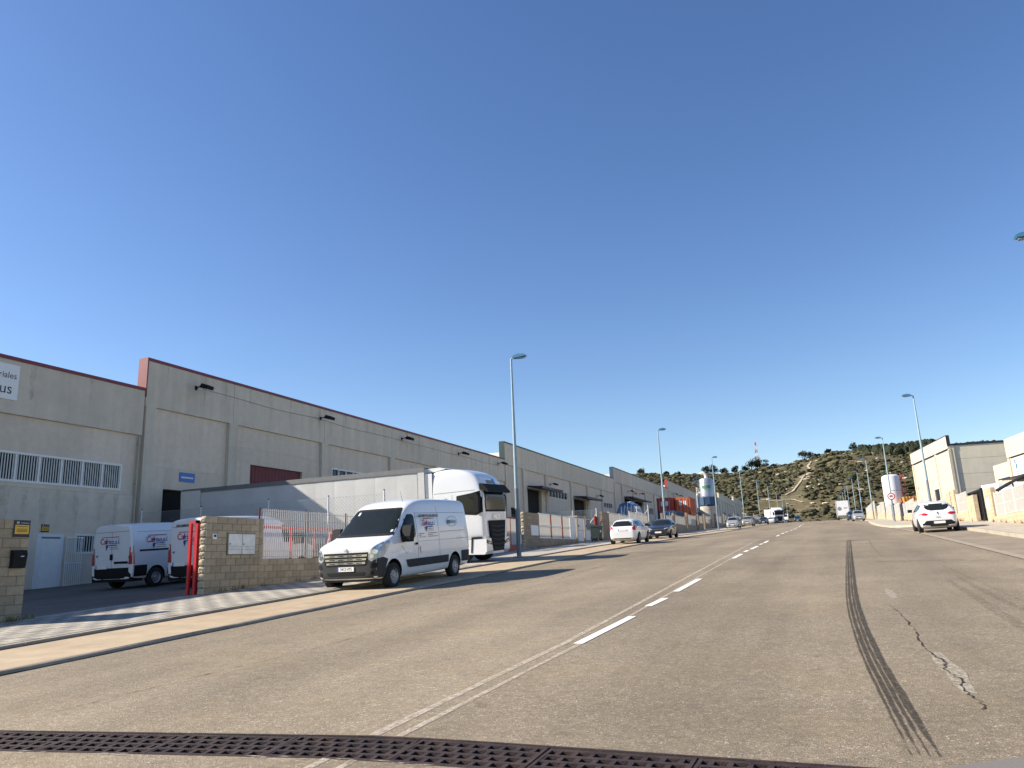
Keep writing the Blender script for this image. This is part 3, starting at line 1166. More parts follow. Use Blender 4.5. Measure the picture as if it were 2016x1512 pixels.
def warehouse(name, label, y0, y1, ztop, zband, bays, trim, openings, back=-64.0, joints=None, fac='facade', facu='facade_up'):
    """bays: list of pilaster centre positions; openings: dicts per bay interval (y0,y1,z0,z1)"""
    root = empty(name, (0, 0, 0))
    zb = min(GH(XF, y0), GH(XF, y1)) - .5
    # body mass behind the front
    b = MB()
    b.box((back, y0 + .03, zb), (XF - .42, y1 - .03, ztop - (1.9 if y0 < 30 else 1.15)), 'facade_side')
    b.build('body', root)
    # upper panels, one per bay
    edges = [y0] + list(joints if joints is not None else bays) + [y1]
    for a, c in zip(edges[:-1], edges[1:]):
        b = MB()
        b.box((XF - .30, a + .012, zband), (XF + .13, c - .012, ztop - .15), facu)
        b.build('upper_panel', root)
    # lower panels, pilasters
    edges = [y0] + list(bays) + [y1]
    for a, c in zip(edges[:-1], edges[1:]):
        hs = [h for h in openings if a <= (h[0] + h[1]) / 2 <= c]
        b = MB()
        zj = zband - 2.9
        if any(h[2] < zj < h[3] for h in hs):
            zj = zband - 1.2 if not any(h[2] < zband - 1.2 < h[3] for h in hs) else zb + .02
        rect_holes(b, XF, a, c, zj + .012, zband + .02, [(h[0], h[1], h[2], h[3]) for h in hs], .30, fac)
        b.build('wall_panel', root)
        b = MB()
        rect_holes(b, XF + .012, a, c, zb, zj + .004, [(h[0], h[1], h[2], h[3]) for h in hs], .312, fac)
        b.build('wall_panel', root)
    for yb_ in list(bays):
        b = MB()
        b.box((XF + .001, yb_ - .34, zb), (XF + .20, yb_ + .34, zband - .005), facu)
        b.build('pilaster', root)
    # end pilaster at the lower joint
    b = MB()
    b.box((XF + .001, y0 + .02, zb), (XF + .20, y0 + .62, zband - .005), facu)
    b.build('pilaster', root)
    # trim along the top and down the stepped end
    b = MB()
    b.box((XF - .42, y0 - .06, ztop - .15), (XF + .17, y1, ztop), trim)
    b.build('coping', root)
    b = MB()
    b.box((XF - .42, y0 - .06, ztop - 2.0), (XF + .17, y0 + .008, ztop - .153), trim)
    b.build('end_trim', root)
    for h in openings:
        kind = h[4] if len(h) > 4 else None
        if kind == 'void':
            v = MB()
            v.box((XF - .415, h[0] + .002, h[2]), (XF - .405, h[1] - .002, h[3]), 'black')
            v.box((XF - .405, h[0] + .003, h[2]), (XF - .05, h[0] + .03, h[3]), 'dark_trim')
            v.build('doorway', root)
        elif kind == 'redshutter':
            v = MB()
            n = int((h[1] - h[0]) / .30)
            for k in range(n):
                a = h[0] + (h[1] - h[0]) * k / n
                c = h[0] + (h[1] - h[0]) * (k + 1) / n
                v.box((XF - .2, a + .01, h[2]), (XF - .13, c - .01, h[3] - .02), 'shutter_red')
            v.box((XF - .25, h[0], h[2]), (XF - .2, h[1], h[3]), 'shutter_red')
            v.build('shutter', root)
        elif kind == 'win':
            window_part(root, h[0], h[1], h[2], h[3], h[5], h[6] if len(h) > 6 else 0)
        elif kind == 'darkwin':
            window_part(root, h[0], h[1], h[2], h[3], h[5], 0, frame='facade_side', fw=.10)
    tag(root, label, 'warehouse')
    return root


def canopy(root, y0, y1, z, out=2.0):
    b = MB()
    b.prism([(XF + .14, z), (XF + out, z - .15), (XF + out, z - .40), (XF + .14, z - .12)], y0, y1, 'dark_trim')
    b.build('canopy', root)


b1 = warehouse('warehouse', 'grey warehouse at the left edge with the long barred window strip', 2.0, 27.25, 10.52, 8.17,
               [11.5, 19.3], 'red_trim',
               [(20.2, 26.32, 5.46, 6.68, 'win', 6, 8), (24.2, 26.2, 2.60, 3.46, 'win', 2, 7)], joints=[19.3])
# door and open barred gate of the first warehouse
b = MB()
b.box((XF + .0125, 22.42, 1.0), (XF + .07, 23.62, 3.42), 'whitewall')
d_ = b.build('door', b1)
b = MB()
b.box((XF + .072, 22.62, 1.12), (XF + .10, 23.42, 3.22), 'white')
b.build('door_leaf', d_)
b = MB()
b.box((XF + .072, 22.60, 3.23), (XF + .095, 23.44, 3.30), 'trailer_grey')
b.build('lintel_gap', d_)
gate_r = empty('barred_door_gate', (XF + .22, 23.62, 1.2))
bb = MB()
for z in (0.05, 1.0, 2.05):
    bb = MB()
    bb.box((-.02, 0, z), (.02, .82, z + .05), 'white')
    bb.build('rail', gate_r)
for k in range(9):
    bb = MB()
    bb.box((-.012, .02 + k * .095, 0), (.012, .044 + k * .095, 2.12), 'white')
    bb.build('bar', gate_r)
tag(gate_r, 'white barred gate folded open beside the white door', 'gate')
# big white sign board, cut by the frame
sg = empty('sign_board', (XF + .135, 20.85, 8.72))
bb = MB()
bb.box((0, -5.2, 0), (.04, 0, 1.45), 'sign_white')
bb.build('board', sg)
text_on(sg, 'Aislamientos industriales', .36, 'ink', (.046, -.10, .98), '+x', align='RIGHT')
text_on(sg, 'mobius', .62, 'ink', (.046, -.24, .42), '+x', align='RIGHT')
tag(sg, 'large white sign board with dark lettering at the left edge', 'sign')


def alarm_sign(loc, w, h, label, facing='+x'):
    r = empty('alarm_sign', loc)
    b_ = MB()
    b_.box((0, -w / 2, -h / 2), (.015, w / 2, h / 2), 'ink')
    b_.build('plate', r)
    b_ = MB()
    b_.box((.0155, -w * .43, -h * .32), (.019, w * .43, h * .22), 'yellow')
    b_.build('yellow_field', r)
    b_ = MB()
    for k, (z, ww) in enumerate(((.12, .36), (-.02, .32), (-.1, .34), (-.18, .3))):
        b_.box((.0192, -w * ww, h * z - .006), (.021, w * ww, h * z + .006), 'ink')
    b_.box((.0192, -w * .1, h * .33), (.021, w * .42, h * .35), 'sign_white')
    b_.build('print', r)
    text_on(r, 'M', h * .2, 'sign_white', (.0195, -w * .28, h * .34), '+x', bold=.002)
    tag(r, label, 'sign')


alarm_sign((XF + .014, 22.75, 3.65), .36, .32, 'small yellow and black alarm sign on the grey wall above the white door')

b2 = warehouse('warehouse', 'long grey warehouse with red coping behind the articulated lorry', 27.30, 73.55, 12.08, 9.66,
               [33.4, 42.0, 50.7, 58.4, 65.4], 'red_trim',
               [(28.82, 33.0, 1.0, 5.72, 'void'), (35.05, 39.85, 2.0, 7.56, 'redshutter'), (43.0, 47.4, 7.2, 8.14, 'win', 5, 0),
                (52.5, 56.6, 7.2, 8.14, 'win', 5, 0), (69.9, 72.7, 7.0, 8.06, 'win', 3, 0), (60.0, 64.2, 2.6, 7.4, 'redshutter')])
for (y, z), lb in zip(((30.5, 11.15), (41.5, 11.25), (52.2, 11.3), (62.5, 11.3), (71.8, 11.35)),
                      ('black floodlight nearest the red step of the long warehouse', 'black floodlight second from the red step', 'black floodlight third from the red step, high above the lorry roof',
                       'black floodlight fourth from the red step, above the lorry cab', 'black floodlight near the green trimmed step')):
    floodlight(y, z, label=lb)
cb = MB()
prev = None
for k in range(60):
    y = 31 + 41 * k / 59
    p = Vector((XF + .15, y, 11.18 + .10 * math.sin(k * .55) * .3 - .05 * abs(math.sin(math.pi * (y - 31) / 10.4))))
    if prev:
        cb.bar(prev, p, .022, 'inkgrey')
    prev = p
tag(cb.build('wall_cable'), 'thin cable strung along the long warehouse between its floodlights', 'cable')


def stain(root, y, z1, z0, w, seed, x=XF):
    rs = random.Random(seed)
    q = MB()
    n = 8
    vs, fs = [], []
    for k in range(n + 1):
        t = k / n
        ww = w * (1 - .6 * t) * rs.uniform(.7, 1.2)
        o_ = rs.uniform(-.03, .03)
        for sg_ in (-1, 1):
            vs.append((x, y + o_ + sg_ * ww / 2, z1 + (z0 - z1) * t))
    for k in range(n):
        fs.append((2 * k, 2 * k + 1, 2 * k + 3, 2 * k + 2))
    q.add(vs, fs, 'stain')
    q.build('rain_stain', root)


for k, (y, w, l) in enumerate(((20.9, .5, 1.6), (21.7, .3, 1.1), (22.6, .55, 2.0), (23.2, .25, .9), (24.1, .4, 1.5), (25.3, .35, 1.2), (26.1, .3, 1.7))):
    stain(b1, y, 5.27, 5.27 - l, w, k, XF + .016)
for k, (y, w, l) in enumerate(((44, .4, 1.6), (46.2, .3, 1.3), (53.2, .5, 1.6), (55.8, .35, 1.2), (70.5, .5, 1.4), (72.1, .3, 1.8))):
    stain(b2, y, 6.75, 6.75 - l, w, 20 + k, XF + .016)
for k in range(22):
    y = 28.5 + k * 2.05 + random.uniform(-.6, .6)
    stain(b2, y, 11.9, 11.9 - random.uniform(.5, 1.9), random.uniform(.12, .5), 50 + k, XF + .134)
for k in range(10):
    y = 3.5 + k * 2.3 + random.uniform(-.6, .6)
    stain(b1, y, 10.35, 10.35 - random.uniform(.5, 1.6), random.uniform(.12, .5), 90 + k, XF + .134)
# blue sign
sg = empty('blue_sign', (XF + .014, 30.33, 6.40))
bb = MB()
bb.box((0, -.52, -.24), (.03, .52, .24), 'sign_blue')
bb.build('board', sg)
bb = MB()
for k in range(7):
    bb.box((.031, -.40 + k * .115, -.05), (.034, -.31 + k * .115, .03), 'sign_white')
bb.build('print', sg)
tag(sg, 'small blue sign with white print on the warehouse wall above the lorry', 'sign')
# drain pipe and cable on the joint
dp = empty('downpipe', (XF + .30, 27.1, 1.2))
bb = MB()
bb.tube((-.18, 0, 0), (-.18, 0, 6.9), .05, .05, 'concrete', 8)
bb.build('pipe', dp)
bb = MB()
for z in (.6, 2.6, 4.6, 6.5):
    bb.box((-.26, -.07, z), (-.11, .07, z + .04), 'concrete')
bb.build('bracket', dp)
tag(dp, 'grey downpipe at the joint between the first two warehouses', 'downpipe')

b3 = warehouse('warehouse', 'grey warehouse with green trimmed step and two dark door canopies', 73.60, 119.50, 13.92, 11.5,
               [79.1, 86.6, 96.6, 104.2, 112.0], 'green_trim',
               [(75.2, 77.8, 4.0, 7.1, 'void'), (80.35, 85.0, 4.0, 9.5, 'void'), (87.8, 95.0, 8.93, 9.93, 'darkwin', 6), (97.8, 103.6, 4.5, 9.4, 'void'),
                (112.8, 118.2, 8.9, 9.8, 'darkwin', 5)])
canopy(b3, 80.2, 87.6, 9.75, 1.9)
canopy(b3, 97.6, 105.6, 9.7, 1.9)
floodlight(88.3, 10.5, XF + .02, 'black floodlight beside the first dark canopy')
floodlight(109.3, 10.4, XF + .02, 'black floodlight beside the second dark canopy')
b4 = warehouse('warehouse', 'grey warehouse with blue trimmed step behind the striped tarpaulin', 119.55, 166.95, 15.75, 13.35,
               [125.0, 133.1, 143.2, 151.4, 159.0], 'blue_trim',
               [(126.6, 132.6, 6, 11.2, 'void'), (133.6, 141.5, 8, 11.2, 'void'), (146, 150.5, 9.2, 10.6, 'darkwin', 4)])
canopy(b4, 126.4, 141.5, 11.45, 1.6)
floodlight(129.6, 12.5, XF + .02, 'black floodlight left of the faint wall lettering')
floodlight(138.3, 12.6, XF + .02, 'black floodlight right of the faint wall lettering')
bb = MB()
for k in range(7):
    bb.box((XF + .004, 134.2 + k * .36, 12.35), (XF + .012, 134.45 + k * .36, 12.75), 'redrust')
bb.build('wall_lettering', b4)
b5 = warehouse('warehouse', 'grey warehouse with rust red step behind the stacked containers', 167.0, 213.0, 17.6, 15.2,
               [174.0, 182.0, 190.0, 198.0, 206.0], 'rust_trim', [(176, 181, 8, 12, 'void'), (192, 197, 8, 12, 'void')])
for y, lb in ((170.5, 'floodlight on a long arm, first of three above the orange container'), (176.5, 'floodlight on a long arm, middle of three above the orange container'), (183.0, 'floodlight on a long arm, last of three above the orange container')):
    floodlight(y, 14.6, XF + .14, lb, arm=1.1)
warehouse('warehouse', 'far grey warehouse just right of the dust silo', 213.05, 259.0, 19.2, 16.9, [221, 229, 237, 245, 252], 'facade_up', [(223, 228, 9, 13.5, 'void'), (238, 244, 9, 13.5, 'void')])
warehouse('warehouse', 'distant grey warehouse behind the fourth lamp post', 259.05, 305.0, 20.9, 18.6, [267, 275, 283, 291, 298], 'facade_up', [(268, 274, 10, 15, 'void'), (284, 290, 10, 15, 'void')])
warehouse('warehouse', 'farthest grey warehouse, last before the hill', 305.05, 338.0, 22.6, 20.3, [313, 321, 329], 'facade_up', [(314, 320, 11, 16.4, 'void')])


# ================================================================== WALLS, FENCES, GATES (left)
def half_block_meshes(key, mt, th):
    out = []
    for L_ in (.39, .19):
        b_ = MB()
        b_.box((-th, 0, 0), (0, L_, .188), mt)
        me = b_.mesh(key)
        bm = bmesh.new()
        bm.from_mesh(me)
        bmesh.ops.bevel(bm, geom=list(bm.edges), offset=.008, segments=1, affect='EDGES')
        bm.to_mesh(me)
        bm.free()
        out.append(me)
    return out


def split_mesh(mt, th, seed):
    """end block with a rough split face towards -y"""
    rnd = random.Random(seed)
    b_ = MB()
    n = 5
    vs, fs = [], []
    for i in range(n + 1):
        for k in range(n + 1):
            x = -th + th * i / n
            z = .188 * k / n
            edge = i in (0, n) or k in (0, n)
            y = (.006 if edge else -rnd.uniform(.0, .045))
            vs.append((x, y, z))
    for i in range(n):
        for k in range(n):
            a = i * (n + 1) + k
            fs.append((a, a + n + 1, a + n + 2, a + 1))
    o = len(vs)
    b_.add(vs, fs, mt)
    b_.box((-th, .006, 0), (0, .06, .188), mt)
    return b_.mesh('split_block')


def block_wall(root, y0, y1, ztop, xf=WL, th=.2, mt='block', mortar='mortar', individual=True, split_end=False, zbase=None):
    zlow = (min(GH(xf, y0), GH(xf, y1)) + .05) if zbase is None else zbase
    rows = int(math.ceil((ztop - zlow) / .2))
    b_ = MB()
    ys = y0 + (.03 if not split_end else .07)
    b_.box((xf - th + .012, ys, zlow - .3), (xf - .012, y1 - .012, ztop - .012), mortar)
    b_.build('mortar_core', root)
    full, half = half_block_meshes('block', M[mt], th)
    sp = [split_mesh('split', th, s) for s in range(4)] if split_end else None
    joined = MB()
    for r in range(rows):
        z = ztop - .2 * (r + 1)
        y = y0 + (.06 if split_end else 0)
        if split_end:
            inst('split_block', sp[r % 4], root, (xf, y0, z))
        first_half = r % 2 == 1
        while y < y1 - .08:
            me = full
            L_ = .39
            if first_half:
                me, L_ = half, .19
                first_half = False
            elif y + .30 > y1:
                me, L_ = half, .19
            if max(GH(xf, y), GH(xf, y + .4)) + .10 > z + .19:
                y += L_ + .01
                continue
            if individual:
                inst('block', me, root, (xf + random.uniform(-.003, .003), y + .005, z))
            else:
                joined.box((xf - th, y + .006, z + .002), (xf + random.uniform(-.002, .004), y + L_, z + .19), mt)
            y += L_ + .01
    if not individual:
        joined.build('blockwork', root, stuff=True)


def mesh_bars(root, x, y0, y1, z0, z1, spacing, w, horiz, mt='mesh_white', name='wire_mesh'):
    b_ = MB()
    n = int((y1 - y0) / spacing)
    for k in range(n + 1):
        y = y0 + (y1 - y0) * k / n
        b_.box((x - w / 2, y - w / 2, z0), (x + w / 2, y + w / 2, z1), mt)
    for z in horiz:
        b_.box((x - w * .5 - .006, y0, z - w * .5), (x - w * .5, y1, z + w * .5), mt)
    return b_.build(name, root, stuff=True)


# wall at the left edge with letterbox and alarm sign
lw = empty('block_wall', (0, 0, 0))
block_wall(lw, 10.55, 11.95, 2.84, split_end=False)
tag(lw, 'tan block gate wall at the left edge of the picture', 'wall')
lb = empty('letterbox', (WL + .002, 11.70, 1.99))
bb = MB()
bb.prism([(0, -.19), (.09, -.19), (.13, .10), (.10, .19), (0, .19)], -.15, .15, 'plastic')
bb.build('box', lb)
bb = MB()
bb.box((.118, -.11, .02), (.135, .11, .045), 'black')
bb.box((.120, .0, .05), (.137, .07, .065), 'sign_white')
bb.build('slot', lb)
tag(lb, 'black letterbox fixed to the tan block wall at left', 'letterbox')
alarm_sign((WL + .004, 11.74, 2.64), .37, .36, 'yellow and black alarm sign on the tan wall above the letterbox')

# wall beside the near gate: tall end, then low wall with welded mesh
w2 = empty('block_wall', (0, 0, 0))
block_wall(w2, 17.2, 19.55, 3.14, split_end=True)
block_wall(w2, 19.56, 26.9, 1.92)
tag(w2, 'tan block wall with meter doors, low beyond under the white mesh', 'wall')
mbx = empty('meter_cabinet', (WL + .004, 18.65, 2.35))
bb = MB()
bb.box((0, -.60, -.32), (.03, .60, .32), 'mortar')
bb.build('frame', mbx)
for y0_ in (-.57, .01):
    bb = MB()
    bb.box((.031, y0_, -.29), (.05, y0_ + .56, .29), 'galv')
    dd = bb.build('door', mbx)
    bb = MB()
    bb.lathe([(.018, 0), (.018, .012)], 'plastic', 8, 'x', (.0505, y0_ + .06, 0))
    bb.box((.0505, y0_ + .02, -.07), (.053, y0_ + .54, -.062), 'trailer_grey')
    bb.box((.0505, y0_ + .02, -.16), (.053, y0_ + .54, -.152), 'trailer_grey')
    bb.build('lock', dd)
tag(mbx, 'pair of grey meter doors set in the tan block wall', 'meter cabinet')
ic = empty('intercom', (WL + .004, 17.52, 2.56))
bb = MB()
bb.box((0, -.075, -.075), (.05, .075, .075), 'sign_white')
bb.build('housing', ic)
bb = MB()
bb.box((.0505, -.045, -.02), (.056, .045, .05), 'greyplastic')
bb.build('grille', ic)
tag(ic, 'small white intercom on the tan block wall', 'intercom')

fn = empty('mesh_fence', (0, 0, 0))
for ya, yb in ((19.62, 21.92), (21.97, 24.3), (24.35, 26.8)):
    mesh_bars(fn, WL - .06, ya, yb, 1.93, 3.46, .10, .018, (1.98, 2.15, 2.62, 2.68, 3.15, 3.40))
for y in (19.58, 21.945, 24.325, 26.85):
    bb = MB()
    bb.tube((WL - .11, y, 1.7), (WL - .11, y, 3.5), .03, .03, 'maroon', 8)
    bb.build('post', fn)
tag(fn, 'white welded mesh fence with maroon posts on the low block wall behind the van', 'fence')

# red sliding gate of the first yard, slid open behind the wall
rg = empty('sliding_gate', (0, 0, 0))
bb = MB()
bb.box((WL - .52, 17.32, .9), (WL - .40, 17.42, 3.0), 'red')
bb.build('end_post', rg)
bb = MB()
bb.box((WL - .36, 17.18, .9), (WL - .28, 17.26, 3.02), 'red')
bb.box((WL - .60, 17.18, 2.94), (WL - .28, 17.26, 3.02), 'red')
bb.box((WL - .60, 17.18, .9), (WL - .52, 17.26, 2.94), 'red')
bb.build('guide_frame', rg)
bb = MB()
bb.box((WL - .49, 17.42, 2.88), (WL - .42, 24.0, 2.96), 'red')
bb.build('top_rail', rg)
bb = MB()
bb.box((WL - .49, 17.42, 1.15), (WL - .42, 24.0, 1.32), 'red')
bb.build('bottom_rail', rg)
for y in (19.3, 21.6, 22.9, 23.95):
    bb = MB()
    bb.box((WL - .49, y - .035, 1.321), (WL - .42, y + .035, 2.879), 'red')
    bb.build('upright', rg)
bb = MB()
bb.bar((WL - .455, 23.35, 1.33), (WL - .455, 23.90, 2.87), .06, 'red')
bb.build('brace', rg)
tag(rg, 'red sliding gate standing open behind the tan block wall', 'gate')


def chainlink(y, x0, x1, ztop, h, posts, label, braces=()):
    root = empty('chainlink_fence', (0, 0, 0))
    for i, px in enumerate(posts):
        zg = GH(px, y)
        b_ = MB()
        b_.tube((px, y, zg - .1), (px, y, ztop + (.12 if i % 2 == 0 else .05)), .035, .035, 'white', 8)
        b_.lathe([(.04, 0), (.03, .04)], 'plastic', 8, 'z', (px, y, ztop + (.12 if i % 2 == 0 else .05)))
        b_.build('post', root)
    for px, dx in braces:
        b_ = MB()
        b_.tube((px, y, ztop - .35), (px + dx, y, ztop - h + .1), .022, .022, 'white', 6)
        b_.build('brace', root)
    b_ = MB()
    zb = ztop - h
    n = int(abs(x1 - x0) / .16)
    sgn = 1 if x1 > x0 else -1
    for d in (1, -1):
        for k in range(-int(h / .16), n + int(h / .16) + 1):
            xa = x0 + sgn * k * .16
            xb = xa + d * h
            t0, t1 = 0.0, 1.0
            lo, hi = min(x0, x1), max(x0, x1)
            ts = sorted([(lo - xa) / (xb - xa), (hi - xa) / (xb - xa)])
            t0, t1 = max(t0, ts[0]), min(t1, ts[1])
            if t1 - t0 < .02:
                continue
            b_.bar((xa + (xb - xa) * t0, y + .01 * d, zb + h * t0), (xa + (xb - xa) * t1, y + .01 * d, zb + h * t1), .006, 'galv')
    for z in (zb + .05, (zb + ztop) / 2, ztop - .02):
        b_.bar((x0, y, z), (x1, y, z), .008, 'galv')
    b_.build('chain_mesh', root, stuff=True)
    tag(root, label, 'fence')


chainlink(27.2, -29.8, -16.3, 4.45, 3.0, [-29.5, -25.95, -22.2, -19.1, -16.4], 'chain link fence with white posts in front of the lorry trailer',
          braces=((-29.5, 1.3), (-22.2, 1.0), (-22.2, -1.0)))

# red gate and wall on the far side of the lorry
rg2 = empty('sliding_gate', (0, 0, 0))
bb = MB()
bb.box((WL - .30, 37.2, 1.98), (WL - .22, 42.2, 2.46), 'redrust')
bb.build('base_panel', rg2)
bb = MB()
bb.box((WL - .29, 37.2, 3.94), (WL - .23, 42.2, 4.02), 'redrust')
bb.build('top_rail', rg2)
for y in (37.22, 38.5, 39.8, 41.05, 42.15):
    bb = MB()
    bb.box((WL - .285, y - .03, 2.461), (WL - .235, y + .03, 3.939), 'redrust')
    bb.build('upright', rg2)
mesh_bars(rg2, WL - .26, 37.25, 42.12, 2.47, 3.93, .06, .022, (3.2,))
tag(rg2, 'red sliding gate with white mesh infill right of the lorry cab', 'gate')

w3 = empty('block_wall', (0, 0, 0))
block_wall(w3, 42.6, 45.3, 4.37, mt='block2', split_end=True)
block_wall(w3, 45.31, 53.0, 2.87, mt='block2')
bb = MB()
bb.box((WL + .003, 43.7, 3.02), (WL + .03, 45.0, 3.62), 'sign_white')
bb.build('meter_door', w3)
bb = MB()
bb.box((WL - .16, 51.75, 2.88), (WL - .04, 53.0, 4.42), 'white')
bb.build('end_panel', w3)
tag(w3, 'brown block wall and pier right of the near lamp post', 'wall')
fn = empty('mesh_fence', (0, 0, 0))
for ya, yb in ((45.35, 47.55), (47.65, 49.9), (50.0, 51.7)):
    mesh_bars(fn, WL - .1, ya, yb, 2.9, 4.38, .06, .022, (3.6,))
    bb = MB()
    bb.box((WL - .08, ya, 2.88), (WL - .03, yb, 2.95), 'white')
    bb.box((WL - .08, ya, 4.34), (WL - .03, yb, 4.42), 'white')
    bb.box((WL - .08, ya, 3.62), (WL - .03, yb, 3.70), 'white')
    bb.build('panel_frame', fn)
for y in (47.6, 49.95):
    bb = MB()
    bb.box((WL - .07, y - .04, 2.88), (WL - .0, y + .04, 4.42), 'redrust')
    bb.build('post', fn)
tag(fn, 'white mesh panels with rust posts on the brown block wall', 'fence')


def cabinet(y0, y1, h, label, dark=False):
    z = GH(WL, y0) + .1
    r = empty('utility_cabinet', (WL - .25, (y0 + y1) / 2, z))
    hw = (y1 - y0) / 2
    b_ = MB()
    b_.box((-.3, -hw, 0), (.3, hw, h), 'walk_r')
    b_.build('housing', r)
    b_ = MB()
    b_.box((-.35, -hw - .05, h), (.36, hw + .05, h + .1), 'kerb')
    b_.build('cap', r)
    b_ = MB()
    b_.box((.301, -hw + .12, .18), (.33, hw - .12, h * .48), 'white')
    b_.box((.301, -hw + .12, h * .50), (.33, hw - .12, h - .08), 'white')
    dd = b_.build('door', r)
    if dark:
        b_ = MB()
        b_.box((.332, -hw + .35, h * .52), (.345, hw - .2, h - .12), 'trailer_grey')
        b_.build('door_panel', dd)
    b_ = MB()
    b_.box((.332, -hw + .2, h * .62), (.36, -hw + .32, h * .70), 'plastic')
    b_.build('lock', dd)
    tag(r, label, 'cabinet')


cabinet(53.1, 54.7, 1.85, 'white utility cabinet next to the brown block wall')
cabinet(55.0, 56.5, 1.8, 'white utility cabinet with grey upper panel beside the dark bin', True)


def wheelie_bin(x, y, mt, label, w=1.25, h=1.15, d=.8, heading=0):
    r = empty('wheeled_bin', (x, y, GH(x, y) + .15), R(heading))
    b_ = MB()
    hw = w / 2
    vs = [(-d * .4, -hw * .9, .18), (d * .4, -hw * .9, .18), (d * .4, hw * .9, .18), (-d * .4, hw * .9, .18),
          (-d * .5, -hw, h), (d * .5, -hw, h), (d * .5, hw, h), (-d * .5, hw, h)]
    b_.add(vs, [(0, 3, 2, 1), (4, 5, 6, 7), (0, 1, 5, 4), (1, 2, 6, 5), (2, 3, 7, 6), (3, 0, 4, 7)], mt)
    b_.box((-d * .54, -hw * 1.05, h), (d * .54, hw * 1.05, h + .06), mt)
    b_.build('body', r)
    b_ = MB()
    b_.prism([(-d * .5, h + .061), (d * .56, h + .061), (d * .5, h + .12), (-d * .3, h + .22), (-d * .5, h + .2)], -hw, hw, mt)
    b_.build('lid', r)
    for sx in (-1, 1):
        for sy in (-1, 1):
            b_ = MB()
            b_.lathe([(.09, -.03), (.09, .03)], 'tyre', 10, 'y', (sx * d * .32, sy * hw * .75, .09))
            b_.box((sx * d * .32 - .03, sy * hw * .75 - .04, .1), (sx * d * .32 + .03, sy * hw * .75 + .04, .2), 'galv')
            b_.build('wheel', r)
    b_ = MB()
    b_.box((d * .46, -.18, h * .6), (d * .475, .18, h * .78), 'sign_white')
    b_.build('sticker', r)
    tag(r, label, 'bin')


wheelie_bin(-16.0, 57.6, 'bin2', 'dark bin with white stickers beside the utility cabinets', w=1.0, h=1.0, d=.7)
wheelie_bin(-14.6, 75.5, 'bin', 'green wheeled bin behind the parked black hatchback', w=1.7, h=1.2, d=1.0)
# red gate end, pier, fence panels
rg3 = empty('sliding_gate', (0, 0, 0))
bb = MB()
bb.box((WL - .5, 59.5, 2.75), (WL - .38, 59.75, 4.8), 'redrust')
bb.build('guide_frame', rg3)
bb = MB()
bb.box((WL - .36, 59.6, 2.75), (WL - .24, 60.0, 4.75), 'redrust')
bb.build('end_post', rg3)
tag(rg3, 'narrow rust red gate post left of the parked white hatchback', 'gate')
w4 = empty('block_wall', (0, 0, 0))
block_wall(w4, 60.3, 62.5, 5.15, mt='block2', individual=False)
block_wall(w4, 62.51, 69.9, 3.55, mt='block2', individual=False)
block_wall(w4, 70.0, 78.2, 3.95, mt='block2', individual=False)
tag(w4, 'brown block pier and low wall behind the parked white hatchback', 'wall')
fn = empty('mesh_fence', (0, 0, 0))
for ya, yb, za, zb in ((62.55, 66.2, 3.58, 5.2), (66.3, 69.9, 3.58, 5.2), (70.1, 72.7, 3.98, 5.6), (72.8, 75.4, 3.98, 5.6), (75.5, 78.1, 3.98, 5.6)):
    mesh_bars(fn, WL - .08, ya, yb, za, zb, .08, .04, (za + .1, (za + zb) / 2, zb - .05))
    bb = MB()
    bb.box((WL - .1, ya - .06, za - .1), (WL - .03, ya, zb + .05), 'white')
    bb.build('post', fn)
tag(fn, 'white mesh panels between the white and the black parked hatchbacks', 'fence')
chainlink(60.1, -29.5, -16.6, 5.35, 2.4, [-16.6, -18.6, -22.5, -26, -29.3], 'chain link fence with white braced posts beside the dark bin', braces=((-18.6, 1.2), (-18.6, -1.2), (-16.6, -1.6)))
chainlink(79.4, -29.5, -16.4, 6.6, 2.4, [-16.4, -17.6, -19.2, -22.5, -26], 'chain link fence with white diagonal braces behind the black hatchback', braces=((-16.4, -1.6), (-17.6, 1.2), (-19.2, 1.4)))


def pier_wall(y0, y1, ztop, low, name_label, mt='block2', panel=True, colr='mesh_white'):
    r = empty('block_wall', (0, 0, 0))
    zb = GH(WL, y0) - .2
    b_ = MB()
    n = int((ztop - zb) / .2)
    for k in range(n):
        b_.box((WL - .25, y0, ztop - .2 * (k + 1) + .008), (WL, y0 + 1.0, ztop - .2 * k), mt)
    b_.build('pier', r, stuff=True)
    b_ = MB()
    b_.box((WL - .22, y0 + 1.005, zb), (WL - .02, y1, low), mt)
    b_.build('low_wall', r)
    b_ = MB()
    b_.box((WL - .25, y1 + .005, zb), (WL, y1 + .9, ztop - .05), mt)
    b_.build('pier', r)
    if panel:
        n = max(1, int((y1 - y0 - 1.2) / 2.6))
        for k in range(n):
            a = y0 + 1.05 + (y1 - y0 - 1.1) * k / n
            c = y0 + 1.05 + (y1 - y0 - 1.1) * (k + 1) / n - .12
            mesh_bars(r, WL - .12, a, c, low, ztop - .15, .09, .06, (low + .1, ztop - .2), mt=colr, name='mesh_panel')
    tag(r, name_label, 'wall', 'front walls of the far yards on the left')


